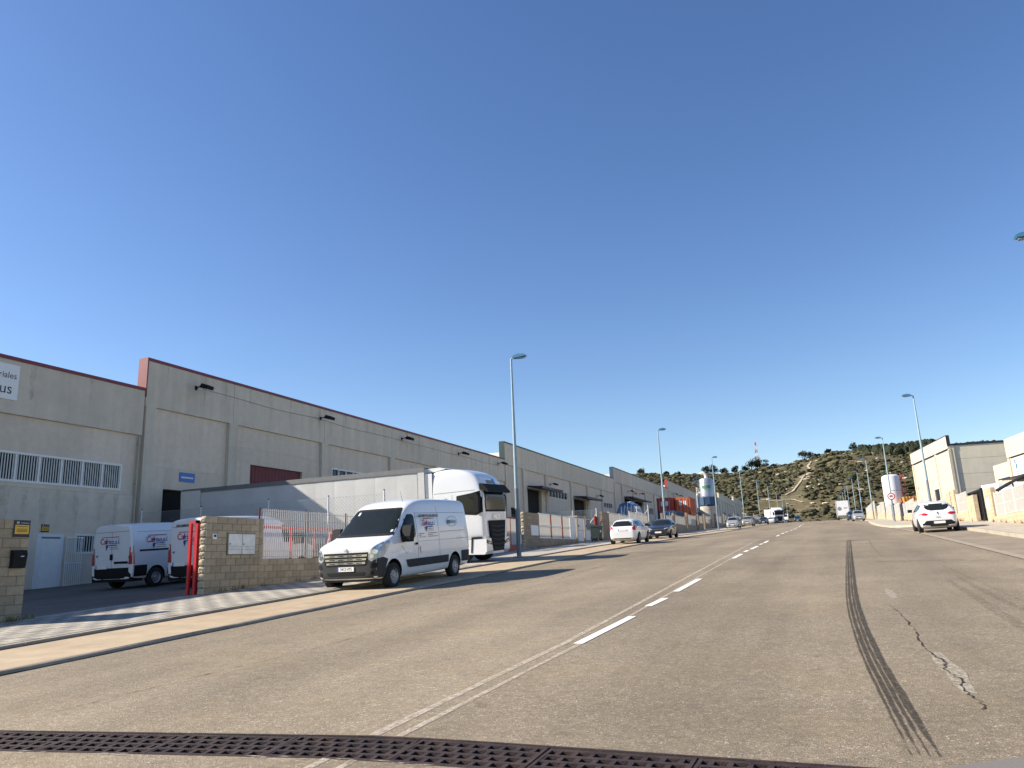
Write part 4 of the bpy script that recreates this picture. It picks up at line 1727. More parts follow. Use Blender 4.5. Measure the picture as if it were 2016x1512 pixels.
pier_wall(86.0, 92.0, 6.15, 5.0, 'brown block piers with white panel behind the green bin')
pier_wall(93.0, 101.5, 6.4, 5.2, 'block wall with white panels below the blue container')
pier_wall(102.8, 111.0, 6.9, 5.4, 'block wall with white panels below the orange container')
pier_wall(113.0, 117.0, 7.1, 5.9, 'block pier left of the dust silo base')
pier_wall(119.5, 127.0, 7.4, 6.1, 'block wall with white panels in front of the dust silo')
pier_wall(133, 141, 8.0, 6.6, 'front wall with white panels behind the silver people carrier')
pier_wall(146, 158, 8.5, 7.3, 'front wall with white panels behind the beige off-road car')
pier_wall(164, 178, 9.3, 8.0, 'front wall with white panels behind the distant dark car')
pier_wall(186, 205, 10.2, 8.9, 'far front wall with white panels beside the distant white lorry')
pier_wall(215, 245, 11.5, 10.2, 'farthest front wall of the left side')
chainlink(128.5, -29.0, -16.4, 8.6, 2.2, [-16.4, -18.5, -22], 'distant chain link fence with braced post right of the dust silo', braces=((-16.4, -1.6),))


# ================================================================== LAMPS
def street_lamp(x, y, h, arm_dir, label, low_band=True):
    r = empty('street_lamp', (x, y, GH(x, y) + .13))
    b_ = MB()
    b_.box((-.2, -.2, 0), (.2, .2, .025), 'galv')
    b_.tube((0, 0, .02), (0, 0, 3.0), .105, .09, 'polebase', 12)
    b_.build('base', r, smooth=True)
    b_ = MB()
    b_.tube((0, 0, 3.0), (0, 0, h), .088, .045, 'pole', 12)
    b_.build('pole', r, smooth=True)
    b_ = MB()
    b_.box((.105, -.06, .55), (.112, .06, .95), 'galv')
    b_.build('service_door', r)
    b_ = MB()
    s = arm_dir
    b_.tube((0, 0, h - .05), (s * .16, 0, h + .05), .04, .035, 'pole', 8)
    b_.build('arm', r)
    b_ = MB()
    prof = [(.10, -.05), (.16, .05), (.38, .11), (.62, .09), (.74, .03), (.70, -.03), (.22, -.07)]
    for (x0, z0), (x1, z1) in ((p, q) for p, q in zip(prof, prof[1:])):
        pass
    pol = [(s * a, h + c + .05) for a, c in prof]
    b_.prism(pol, -.15, .15, 'lampblue')
    hd = b_.build('lamp_head', r)
    b_ = MB()
    b_.box((s * .3, -.10, h - .045), (s * .66, .10, h - .022), 'lens')
    b_.build('lens', hd)
    side = 'left' if arm_dir > 0 else 'right'
    tag(r, label, 'street lamp', 'street lamps on the %s side' % side)


ORD = ['nearest', 'second', 'third', 'fourth', 'fifth', 'sixth', 'seventh', 'eighth', 'ninth', 'tenth']
for i, (x, y, h) in enumerate(((-12.5, 32.1, 9.05), (-12.6, 68.0, 9.35), (-12.35, 103.5, 9.4), (-12.2, 140.5, 9.4), (-12.1, 178, 9.4), (-11.8, 212, 9.4), (-11.6, 250, 9.4), (-11.5, 285, 9.4), (-11.4, 318, 9.4))):
    lb_ = 'blue headed street lamp beside the lorry cab, tallest in view' if i == 0 else '%s blue headed street lamp from the camera on the left' % ORD[i]
    street_lamp(x, y, h, 1, lb_)
for i, (x, y, h) in enumerate(((7.45, 62.0, 9.2), (7.6, 94.5, 9.3), (7.7, 130.5, 9.3), (8.0, 168, 9.3), (8.0, 196, 9.3), (8.0, 232, 9.3), (8.1, 258, 9.3), (8.2, 285, 9.3), (8.2, 315, 9.3))):
    lb_ = 'street lamp standing behind the white hatchback on the right' if i == 0 else ('street lamp carrying the round speed limit sign' if i == 1 else '%s street lamp from the camera on the right' % ORD[i])
    street_lamp(x, y, h, -1, lb_)

street_lamp(7.48, 26.7, 9.2, -1, 'street lamp at the right edge with only its head in view')
# speed sign on the second right lamp
sx_, sy_ = 7.6, 94.5
sz_ = GH(sx_, sy_) + .13 + 2.75
sgn = empty('speed_limit_sign', (sx_, sy_ - .16, sz_))
bb = MB()
bb.lathe([(.40, 0), (.40, .02)], 'inkred', 28, 'y', (0, 0, 0))
bb.build('red_ring', sgn)
bb = MB()
bb.lathe([(.29, -.006), (.29, -.001)], 'sign_white', 28, 'y', (0, 0, 0))
bb.build('white_face', sgn)
text_on(sgn, '40', .36, 'ink', (0, -.012, 0), '-y', bold=.008)
bb = MB()
bb.box((-.05, .02, -.1), (.05, .11, .1), 'galv')
bb.build('clamp', sgn)
tag(sgn, 'round white speed limit sign reading 40 with red ring', 'road sign')


# ================================================================== DRAIN AND ROAD MARKINGS
def build_drain():
    root = empty('drain_channel', (0, 0, 0))
    b_ = MB()
    x0, x1 = AL + .02, 4.2
    n = 28
    for i in range(n):
        xa, xb = x0 + (x1 - x0) * i / n, x0 + (x1 - x0) * (i + 1) / n
        vs = []
        for x in (xa, xb):
            lo, hi = drain_lo(x), drain_hi(x)
            vs += [(x, lo, GH(x, lo) + .001), (x, lo, GH(x, lo) - .5), (x, hi, GH(x, hi) - .5), (x, hi, GH(x, hi) + .001)]
        b_.add(vs, [(0, 4, 5, 1), (1, 5, 6, 2), (2, 6, 7, 3)], 'black')
    b_.build('channel', root)
    # grating panels with oblong holes
    Lp, Wp = 1.0, .52
    cols, rows = 8, 4
    g = MB()
    t = .035
    cw, ch = (Lp - .06) / cols, (Wp - .05) / rows
    rnd = random.Random(3)
    # cross members
    for c in range(cols + 1):
        for r in range(rows):
            off = (cw * .5 if r % 2 else 0)
            x = -Lp / 2 + .03 + c * cw + off
            y0 = -Wp / 2 + .025 + r * ch
            hw = cw * .15
            xa, xb = max(-Lp / 2 + .02, x - hw), min(Lp / 2 - .02, x + hw)
            if xb - xa > .01:
                g.box((xa, y0, -t), (xb, y0 + ch, 0), 'iron')
    for r in range(rows + 1):
        y = -Wp / 2 + .025 + r * ch
        g.box((-Lp / 2 + .01, y - ch * .16, -t + .001), (Lp / 2 - .01, y + ch * .16, .0015), 'iron')
    g.box((-Lp / 2 + .004, -Wp / 2, -t), (-Lp / 2 + .03, Wp / 2, .003), 'iron')
    g.box((Lp / 2 - .03, -Wp / 2, -t), (Lp / 2 - .004, Wp / 2, .003), 'iron')
    me = g.mesh('grating')
    k = 0
    x = AL + .55
    while x < 4.0:
        yc = (drain_lo(x) + drain_hi(x)) / 2
        ang = math.atan((drain_hi(x + .4) - drain_hi(x - .4)) / .8)
        o = inst('grating', me, root, (x, yc, GH(x, yc) + rnd.uniform(-.012, -.002)), (R(2.9) + rnd.uniform(-.004, .004), rnd.uniform(-.006, .006), ang + rnd.uniform(-.008, .008)))
        x += 1.0
        k += 1
    # steel angle frames along both lips
    for fn_, sg_ in ((drain_lo, 1), (drain_hi, -1)):
        b_ = MB()
        for i in range(n):
            xa, xb = x0 + (x1 - x0) * i / n, x0 + (x1 - x0) * (i + 1) / n
            b_.bar((xa, fn_(xa) - sg_ * .004, GH(xa, fn_(xa)) - .012), (xb, fn_(xb) - sg_ * .004, GH(xb, fn_(xb)) - .012), .022, 'iron', .03)
        b_.build('frame_angle', root)
    tag(root, 'rusty cast iron drain grating running across the road in the foreground', 'drain')
    # crumbled mortar along the near lip
    b_ = MB()
    for i in range(70):
        x = rnd.uniform(AL, 1.5)
        y = drain_lo(x) - rnd.uniform(.005, .05)
        w, h = rnd.uniform(.02, .12), rnd.uniform(.006, .02)
        z = GH(x, y) + .006
        b_.add([(x - w, y, z), (x + w * .3, y - h, z), (x + w, y + h * .4, z), (x, y + h, z)], [(0, 1, 2, 3)], 'sealer')
    o = b_.build('crumbled_mortar', root, stuff=True)


build_drain()


def ribbon(pts, widths, dz, mt, name, jag=0.0, seed=1):
    rnd = random.Random(seed)
    b_ = MB()
    vs, fs = [], []
    P = [Vector((x, y, 0)) for x, y in pts]
    for i, p in enumerate(P):
        d = (P[min(i + 1, len(P) - 1)] - P[max(i - 1, 0)]).normalized()
        s = Vector((d.y, -d.x, 0))
        w = widths if isinstance(widths, (int, float)) else widths[i]
        for sg_ in (-1, 1):
            q = p + s * (w * .5 * sg_ + (rnd.uniform(-jag, jag) if jag else 0))
            vs.append((q.x, q.y, GH(q.x, q.y) + dz))
    for i in range(len(P) - 1):
        fs.append((2 * i, 2 * i + 1, 2 * i + 3, 2 * i + 2))
    b_.add(vs, fs, mt)
    return struct(b_.build(name))


def smooth_path(keys, n):
    """Catmull-Rom through key points"""
    out = []
    K = [keys[0]] + keys + [keys[-1]]
    for i in range(1, len(K) - 2):
        for k in range(n):
            t = k / n
            c = []
            for d in (0, 1):
                p0, p1, p2, p3 = K[i - 1][d], K[i][d], K[i + 1][d], K[i + 2][d]
                c.append(.5 * (2 * p1 + (p2 - p0) * t + (2 * p0 - 5 * p1 + 4 * p2 - p3) * t * t + (-p0 + 3 * p1 - 3 * p2 + p3) * t ** 3))
            out.append(tuple(c))
    out.append(keys[-1])
    return out


def line(x0, y0, x1, y1, step=1.2):
    n = max(2, int(math.hypot(x1 - x0, y1 - y0) / step))
    return [(x0 + (x1 - x0) * k / n, y0 + (y1 - y0) * k / n) for k in range(n + 1)]


for (xa, ya), (xb, yb) in (((-2.97, 9.51), (-2.87, 12.08)), ((-2.90, 13.39), (-2.83, 14.63)), ((-2.84, 15.84), (-2.79, 18.76)),
                           ((-2.81, 26.62), (-2.77, 29.2)), ((-2.80, 30.69), (-2.76, 31.85)), ((-2.72, 32.63), (-2.65, 35.32)),
                           ((-2.66, 36.87), (-2.61, 37.88)), ((-2.58, 38.6), (-2.56, 41.3)), ((-2.55, 49.3), (-2.55, 53.0)), ((-2.55, 56), (-2.55, 60)),
                           ((-2.55, 62.5), (-2.55, 66.5)), ((-2.55, 73), (-2.55, 78)), ((-2.55, 82), (-2.55, 87)), ((-2.55, 90), (-2.55, 95)), ((-2.52, 101), (-2.5, 107)), ((-2.5, 110), (-2.5, 116)), ((-2.5, 124), (-2.5, 130))):
    ribbon(line(xa, ya, xb, yb), .125, .007, 'roadpaint', 'lane_dash')
ribbon(line(-3.32, 5.35, -3.16, 9.7) + line(-3.16, 10.2, -3.2, 45)[0:], .085, .004, 'ghostpaint', 'old_lane_line', .008)
ribbon(line(-3.36, -3, -3.33, 4.77), .07, .004, 'ghostpaint', 'old_lane_line', .008, 2)
ribbon(line(-3.10, 5.35, -2.95, 9.3) + line(-2.93, 10, -2.86, 30), .06, .0045, 'ghostpaint', 'old_lane_line', .008, 3)
ribbon(line(-3.14, -3, -3.11, 4.77), .06, .004, 'ghostpaint', 'old_lane_line', .008, 4)
# tyre skid: four rubber lines with pale grooves between
sk = smooth_path([(.43, 5.45), (.375, 6.9), (.31, 9.6), (.33, 13.5), (.49, 19.1), (.74, 27), (1.08, 37.5)], 14)
for off, w in ((-.095, .022), (-.048, .042), (.002, .032), (.058, .060)):
    n_ = len(sk)
    ribbon([(x + off, y) for x, y in sk], [w * (.15 + .85 * ss(0, .16, i / n_)) * (1 - .45 * ss(.7, 1, i / n_)) for i in range(n_)], .006, 'rubber', 'skid_mark', .004, int(w * 1000))
for keys, w in (([(2.1, 17), (2.04, 12.9), (2.02, 10.6), (2.1, 8)], .16), ([(2.35, 17.5), (2.32, 13), (2.5, 10)], .10), ([(-8.6, 10), (-8.3, 16), (-7.6, 24), (-7.1, 34)], .07), ([(-8.2, 12), (-7.4, 20), (-6.2, 30)], .05), ([(1.9, 38), (1.6, 30), (1.5, 24)], .07)):
    sp_ = smooth_path(keys, 10)
    ribbon(sp_, [w * (.15 + .85 * math.sin(math.pi * i / (len(sp_) - 1)) ** .6) for i in range(len(sp_))], .005, 'rubber_f', 'faint_tyre_mark', .02, int(w * 777))
ribbon(smooth_path([(1.2, 22.6), (1.8, 22.4), (2.6, 22.35), (3.2, 22.2)], 6), .35, .005, 'rubber_f', 'dark_road_mark', .05, 31)  # faint dark mark lying across the right lane
for keys, w, sd in (([(-7.0, 5.6), (-6.83, 7.3), (-6.6, 9.3), (-6.64, 13.2), (-6.68, 18.4), (-6.9, 26.3), (-6.85, 35)], .024, 61), ([(-7.6, 14.0), (-7.3, 18), (-6.9, 24), (-6.6, 32), (-5.9, 40)], .016, 62), ([(2.6, 6), (2.55, 12), (2.5, 22)], .012, 63)):
    sp_ = smooth_path(keys, 16)
    ribbon(sp_, [w * random.uniform(.3, 1.1) for _ in sp_], .005, 'crack_f', 'road_crack', .01, sd)
# sealed crack
ckk = [(.80, 13.2), (.86, 12.0), (.88, 10.5), (.84, 9.6), (.87, 8.85), (.92, 8.4), (.87, 8.1), (.93, 7.7), (.89, 7.3), (.94, 6.9), (.92, 6.55)]
rc = random.Random(77)
ck = []
for (xa, ya), (xb, yb) in zip(ckk[:-1], ckk[1:]):
    for k in range(7):
        t = k / 7
        ck.append((xa + (xb - xa) * t + rc.uniform(-.018, .018), ya + (yb - ya) * t))
ribbon([(.91, 9.0), (.90, 8.5), (.93, 8.0), (.92, 7.5), (.93, 7.15)], [.07, .12, .15, .16, .09], .004, 'sealer', 'crack_sealer', .02, 8)
ribbon([(.94, 15.4), (.95, 14.6), (.94, 13.9)], [.06, .12, .08], .004, 'sealer', 'crack_sealer', .02, 9)
ribbon(ck, [.004 + .022 * math.sin(math.pi * i / len(ck)) * rc.uniform(.3, 1.1) for i in range(len(ck))], .006, 'crack', 'road_crack', .006, 10)
ribbon(line(2.7, 29.5, 3.4, 29.3, .2), .12, .005, 'sealer', 'worn_arrow_paint', .03, 12)
ribbon(line(2.4, 39.5, 3.2, 39.2, .2), .4, .005, 'sealer', 'worn_arrow_paint', .06, 13)


# ================================================================== VEHICLES
def interp(tab, s):
    if s <= tab[0][0]:
        return tab[0][1]
    for (a, va), (b_, vb) in zip(tab[:-1], tab[1:]):
        if s <= b_:
            return va + (vb - va) * (s - a) / (b_ - a) if b_ > a else vb
    return tab[-1][1]


def loft(stations, mt, sub=2):
    """stations: (x, list of (y,z) half section from bottom centre to top centre)"""
    bm = bmesh.new()
    rings = []
    for x, half in stations:
        l = [bm.verts.new((x, y, z)) for y, z in half]
        r = [l[0]] + [bm.verts.new((x, -y, z)) for y, z in half[1:-1]] + [l[-1]]
        rings.append((l, r))
    n = len(stations[0][1])
    for (l0, r0), (l1, r1) in zip(rings[:-1], rings[1:]):
        for i in range(n - 1):
            bm.faces.new((l0[i], l0[i + 1], l1[i + 1], l1[i]))
            bm.faces.new((r0[i], r1[i], r1[i + 1], r0[i + 1]))
    for l, r in (rings[0], rings[-1]):
        bm.faces.new((l[0], l[1], r[1]))
        bm.faces.new((l[-1], l[-2], r[-2]))
        for i in range(1, n - 2):
            bm.faces.new((l[i], l[i + 1], r[i + 1], r[i]))
    bmesh.ops.recalc_face_normals(bm, faces=bm.faces)
    me = bpy.data.meshes.new('body')
    bm.to_mesh(me)
    bm.free()
    me.materials.append(M[mt])
    return me


def finish_body(me, wells, sub=2, creases=None):
    """subdivide and cut wheel wells; returns mesh and BVH of the uncut hull"""
    o = bpy.data.objects.new('body', me)
    col.objects.link(o)
    md = o.modifiers.new('s', 'SUBSURF')
    md.levels = sub
    md.render_levels = sub
    bpy.context.view_layer.update()
    dg = bpy.context.evaluated_depsgraph_get()
    hull = bpy.data.meshes.new_from_object(o.evaluated_get(dg))
    bm = bmesh.new()
    bm.from_mesh(hull)
    bvh = BVHTree.FromBMesh(bm)
    bm.free()
    o.modifiers.clear()
    o.data = hull
    cut = []
    if wells:
        b_ = MB()
        for x, z, r, ya, yb in wells:
            b_.lathe([(r, ya), (r, yb)], 'plastic', 28, 'y', (x, 0, z))
        co = b_.build('cut')
        bo = o.modifiers.new('b', 'BOOLEAN')
        bo.object = co
        bo.operation = 'DIFFERENCE'
        bo.solver = 'EXACT'
        bo.material_mode = 'TRANSFER'
        bpy.context.view_layer.update()
        dg = bpy.context.evaluated_depsgraph_get()
        res = bpy.data.meshes.new_from_object(o.evaluated_get(dg))
        bpy.data.objects.remove(co)
    else:
        res = hull
    bpy.data.objects.remove(o)
    res.polygons.foreach_set('use_smooth', [True] * len(res.polygons))
    try:
        res.set_sharp_from_angle(angle=R(38))
    except Exception:
        pass
    res.name = 'body'
    return res, bvh


def patch(bvh, poly, side, mt, parent, name, off=.006, res=.09):
    """panel conforming to the hull: polygon in side/front/rear/top view, pressed onto the surface"""
    bm = bmesh.new()
    vs = [bm.verts.new((a, b_, 0)) for a, b_ in poly]
    bm.faces.new(vs)
    for ax in (0, 1):
        lo = min(p[ax] for p in poly)
        hi = max(p[ax] for p in poly)
        k = int((hi - lo) / res)
        for i in range(1, k + 1):
            c = lo + (hi - lo) * i / (k + 1)
            co = (c, 0, 0) if ax == 0 else (0, c, 0)
            no = (1, 0, 0) if ax == 0 else (0, 1, 0)
            bmesh.ops.bisect_plane(bm, geom=bm.verts[:] + bm.edges[:] + bm.faces[:], plane_co=co, plane_no=no)
    last = None
    for v in bm.verts:
        a, b_ = v.co.x, v.co.y
        if side == 'L':
            o_, d = Vector((a, 6, b_)), Vector((0, -1, 0))
        elif side == 'R':
            o_, d = Vector((a, -6, b_)), Vector((0, 1, 0))
        elif side == 'F':
            o_, d = Vector((12, a, b_)), Vector((-1, 0, 0))
        elif side == 'B':
            o_, d = Vector((-12, a, b_)), Vector((1, 0, 0))
        else:
            o_, d = Vector((a, b_, 9)), Vector((0, 0, -1))
        h = bvh.ray_cast(o_, d)
        if h[0] is None:
            q = bvh.find_nearest(o_ + d * (6 if side in 'LR' else 9))[0]
            v.co = q - d * off
        else:
            v.co = h[0] - d * off
    bmesh.ops.recalc_face_normals(bm, faces=bm.faces)
    me = bpy.data.meshes.new(name)
    bm.to_mesh(me)
    bm.free()
    me.materials.append(M[mt])
    me.polygons.foreach_set('use_smooth', [True] * len(me.polygons))
    o = bpy.data.objects.new(name, me)
    col.objects.link(o)
    o.parent = parent
    return o


WH = {}


def wheel_meshes(r, w, kind):
    k = (round(r, 3), round(w, 3), kind)
    if k in WH:
        return WH[k]
    t = MB()
    prof = [(r * .62, -w / 2), (r * .80, -w / 2 - .004), (r * .94, -w * .46), (r, -w * .36), (r, w * .36), (r * .94, w * .46), (r * .80, w / 2 + .004), (r * .62, w / 2)]
    t.lathe(prof, 'tyre', 26, 'y', cap=False)
    tm = t.mesh('wheel', True)
    q = MB()
    m_ = 'rim' if kind != 'dark' else 'darkrim'
    q.lathe([(r * .63, w * .47), (r * .60, w * .42), (r * .50, w * .30)], m_, 26, 'y', cap=False)
    if kind == 'van':
        q.lathe([(r * .50, w * .30), (r * .44, w * .40), (r * .22, w * .40), (r * .18, w * .50), (.001, w * .50)], m_, 26, 'y', cap=False)
        for i in range(10):
            a = i * math.pi / 5
            q.lathe([(r * .05, w * .401), (r * .05, w * .41)], 'black', 8, 'y', (math.cos(a) * r * .36, 0, math.sin(a) * r * .36))
    else:
        q.lathe([(r * .50, w * .30), (.001, w * .28)], 'black', 26, 'y', cap=False)
        for i in range(5):
            a = 2 * math.pi * i / 5
            c_, s_ = math.cos(a), math.sin(a)
            p, e = Vector((c_ * r * .08, w * .40, s_ * r * .08)), Vector((c_ * r * .59, w * .42, s_ * r * .59))
            q.bar(p, e, r * .20, m_, .03)
        q.lathe([(r * .14, w * .38), (r * .12, w * .45), (.001, w * .46)], m_, 14, 'y', cap=False)
    qm = q.mesh('rim', True)
    WH[k] = (tm, qm)
    return WH[k]


def add_wheels(root, spots, r, w, kind):
    tm, qm = wheel_meshes(r, w, kind)
    for x, y in spots:
        a = R(180) if y < 0 else 0
        o = inst('wheel', tm, root, (x, y, r), (0, 0, a))
        inst('rim', qm, o, (0, 0, 0))


def plate(root, x, z, facing, txt, w=.52, h=.11, tilt=0.0, y=0.0):
    sg_ = 1 if facing == '+x' else -1
    b_ = MB()
    b_.box((x, y - w / 2, z - h / 2), (x + sg_ * .012, y + w / 2, z + h / 2), 'plate')
    o = b_.build('number_plate', root)
    b_ = MB()
    e = -1 if facing == '+x' else 1
    ys = sorted((y + e * w / 2, y + e * (w / 2 - .045)))
    b_.box((x + sg_ * .0122, ys[0], z - h / 2), (x + sg_ * .0135, ys[1], z + h / 2), 'eublue')
    b_.build('blue_band', o)
    if txt:
        text_on(o, txt, h * .95, 'ink', (x + sg_ * .0135, y - e * .02, z), facing, bold=.002, sx=.8)


# side-profile tables: s = 0 front .. 1 rear, heights as fraction of H, widths as fraction of half width
PROF = {
    'hatch': dict(
        roof=[(0, .40), (.012, .47), (.05, .555), (.12, .61), (.22, .655), (.275, .685), (.35, .83), (.42, .945), (.50, .99), (.60, 1.0), (.76, .985), (.86, .955), (.905, .88), (.95, .75), (.975, .655), (.995, .60), (1.0, .48)],
        belt=[(0, .38), (.05, .52), (.22, .625), (.3, .645), (.6, .665), (.86, .70), (.95, .665), (1, .46)],
        wid=[(0, .66), (.015, .78), (.06, .90), (.15, .975), (.4, 1.0), (.7, 1.0), (.88, .965), (.96, .90), (.99, .82), (1, .70)],
        top=[(0, .55), (.06, .72), (.27, .80), (.35, .74), (.5, .70), (.75, .69), (.9, .66), (.96, .70), (1, .55)]),
    'mpv': dict(
        roof=[(0, .38), (.012, .45), (.05, .54), (.12, .60), (.18, .645), (.22, .68), (.32, .85), (.40, .955), (.50, .995), (.62, 1.0), (.80, .985), (.91, .95), (.945, .86), (.97, .70), (.99, .60), (1.0, .48)],
        belt=[(0, .36), (.05, .50), (.18, .60), (.3, .61), (.6, .625), (.9, .65), (.97, .60), (1, .44)],
        wid=[(0, .66), (.015, .78), (.06, .90), (.15, .975), (.4, 1.0), (.8, 1.0), (.93, .97), (.98, .90), (1, .74)],
        top=[(0, .55), (.06, .72), (.2, .80), (.32, .76), (.5, .73), (.8, .73), (.94, .70), (1, .58)]),
    'suv': dict(
        roof=[(0, .44), (.012, .52), (.05, .60), (.12, .645), (.24, .68), (.28, .70), (.37, .86), (.44, .95), (.52, .99), (.62, 1.0), (.80, .985), (.90, .95), (.94, .86), (.97, .70), (.99, .62), (1.0, .50)],
        belt=[(0, .42), (.05, .56), (.24, .65), (.3, .66), (.6, .675), (.9, .70), (.97, .64), (1, .46)],
        wid=[(0, .70), (.015, .82), (.06, .93), (.15, .985), (.4, 1.0), (.8, 1.0), (.93, .97), (.98, .90), (1, .76)],
        top=[(0, .6), (.06, .76), (.27, .83), (.37, .78), (.5, .75), (.8, .74), (.94, .70), (1, .6)]),
}


def car(name, label, kind, L, W, H, paint, spec=None, r=.31, wb=(.205, .825), plate_txt=None, rim='alloy', group=None, rear='hatch'):
    """front at +X"""
    root = empty(name)
    P = PROF[kind]
    sts = sorted(set([0, .006, .015, .04, .08, .13, .19, .24, .275, .31, .35, .42, .5, .6, .7, .78, .86, .905, .94, .965, .985, .996, 1.0]))
    st = []
    hw = W / 2
    for s in sts:
        zr, zb_, w, tp = interp(P['roof'], s) * H, interp(P['belt'], s) * H, interp(P['wid'], s) * hw, interp(P['top'], s) * hw
        zb_ = min(zb_, zr - .03)
        bot = .17 + .10 * (max(0, .08 - s) / .08) + .12 * (max(0, s - .9) / .1)
        zm = bot + (zb_ - bot) * .55
        d = zr - zb_
        st.append((L / 2 - s * L, [(0, bot), (w * .80, bot), (w * .96, bot + .07), (w * 1.005, zm), (w * .965, zb_ - min(.03, d * .2)),
                                  (w * .955 if d > .2 else w * .93, zb_ + .01), (tp * 1.02 + (0 if d > .2 else .02), zr - min(.10, d * .35)), (tp * .80, zr - min(.02, d * .1)), (0, zr + .012)]))
    me = loft(st, paint)
    wx = [L / 2 - f * L for f in wb]
    wells = [(x, r, r + .055, sgn * (hw - .30), sgn * (hw + .3)) for x in wx for sgn in (-1, 1)]
    wells = [(x, z, rr, min(a, c), max(a, c)) for x, z, rr, a, c in wells]
    body, bvh = finish_body(me, wells)
    inst('body', body, root)
    add_wheels(root, [(x, sg_ * (hw - .115)) for x in wx for sg_ in (1, -1)], r, .21, rim)
    X = lambda s: L / 2 - s * L
    rf = lambda s: interp(P['roof'], s) * H
    bl = lambda s: interp(P['belt'], s) * H
    # glazing
    s0, s1 = {'hatch': (.285, .43), 'mpv': (.23, .41), 'suv': (.29, .45)}[kind]
    tw = interp(P['top'], .42) * hw
    patch(bvh, [(-hw * .80, rf(s0) + .015), (hw * .80, rf(s0) + .015), (tw * .92, rf(s1) - .045), (-tw * .92, rf(s1) - .045)], 'F', 'glass', root, 'windscreen', .008)
    if rear == 'hatch':
        za, zc = {'hatch': (.70, .945), 'mpv': (.66, .94), 'suv': (.70, .94)}[kind]
        patch(bvh, [(-hw * .80, za * H + .06), (-hw * .74, za * H), (hw * .74, za * H), (hw * .80, za * H + .06), (hw * .70, zc * H - .05), (hw * .62, zc * H), (-hw * .62, zc * H), (-hw * .70, zc * H - .05)], 'B', 'glass', root, 'rear_window', .008)
    else:
        patch(bvh, [(-hw * .48, .735 * H), (-hw * .30, .70 * H), (hw * .30, .70 * H), (hw * .48, .735 * H), (hw * .63, .82 * H), (hw * .60, .875 * H), (hw * .42, .915 * H), (-hw * .42, .915 * H), (-hw * .60, .875 * H), (-hw * .63, .82 * H)], 'B', 'glass', root, 'rear_window', .008)
    sA, sM, sE = {'hatch': (.315, .585, .875), 'mpv': (.27, .57, .91), 'suv': (.32, .60, .90)}[kind]
    top = .905 * H
    for sd in 'LR':
        zl = bl(.45) + .02
        patch(bvh, [(X(sA), zl), (X(sM - .01), zl + .005), (X(sM - .01), top + .01), (X(.45), top), (X(.40), top - .07)], sd, 'glass', root, 'window', .006)
        patch(bvh, [(X(sM + .012), zl + .006), (X(sE - .03), zl + .03), (X(sE), zl + .12), (X(sE - .03), top - .05), (X(sM + .012), top + .01)], sd, 'glass', root, 'window', .006)
    # lights
    zf = bl(.05)
    for sg_ in (1, -1):
        a, c = sorted((sg_ * hw * .50, sg_ * hw * .86))
        patch(bvh, [(sg_ * hw * .50, zf - .10), (sg_ * hw * .84, zf - .02), (sg_ * hw * .86, zf + .05), (sg_ * hw * .56, zf - .02)], 'F', 'lens', root, 'headlight', .01, .05)
        if rear == 'clio':
            zt = .60 * H
            patch(bvh, [(sg_ * hw * .44, zt - .02), (sg_ * hw * .60, zt - .075), (sg_ * hw * .90, zt - .05), (sg_ * hw * .93, zt + .03), (sg_ * hw * .60, zt + .055)], 'B', 'redlens', root, 'tail_light', .012, .05)
        else:
            zt = .62 * H
            patch(bvh, [(sg_ * hw * .70, zt - .12), (sg_ * hw * .93, zt - .13), (sg_ * hw * .90, zt + .12), (sg_ * hw * .82, zt + .17), (sg_ * hw * .64, zt + .02)], 'B', 'redlens', root, 'tail_light', .012, .05)
        # door mirror
        b_ = MB()
        x = X(sA + .035)
        z = zl + .05
        b_.prism([(x - .07, z - .06), (x + .09, z - .05), (x + .10, z + .04), (x - .02, z + .09), (x - .07, z + .07)], sg_ * (hw * .97), sg_ * (hw + .17), 'plastic')
        b_.build('door_mirror', root, smooth=False)
        # door handles
    # lower bumper trims, grille, plates
    patch(bvh, [(-hw * .50, .36), (hw * .50, .36), (hw * .60, .22 * H + .12), (-hw * .60, .22 * H + .12)], 'F', 'plastic', root, 'lower_grille', .006, .08)
    patch(bvh, [(-hw * .46, zf - .17), (hw * .46, zf - .17), (hw * .5, zf - .09), (-hw * .5, zf - .09)], 'F', 'plastic', root, 'grille', .008, .08)
    patch(bvh, [(-hw * .86, .29), (hw * .86, .29), (hw * .88, .42), (hw * .72, .46), (hw * .60, .56), (-hw * .60, .56), (-hw * .72, .46), (-hw * .88, .42)] if rear == 'clio' else [(-hw * .75, .30), (hw * .75, .30), (hw * .78, .36), (-hw * .78, .36)], 'B', 'plastic', root, 'rear_bumper_trim', .01, .07)
    plate(root, L / 2 - .005, .21 * H + .17 if kind != 'suv' else .24 * H + .16, '+x', plate_txt)
    plate(root, -L / 2 + .0, .47 if rear == 'clio' else .56 * H, '-x', plate_txt)
    if group:
        pass
    tag(root, label, 'car', group)
    return root, bvh


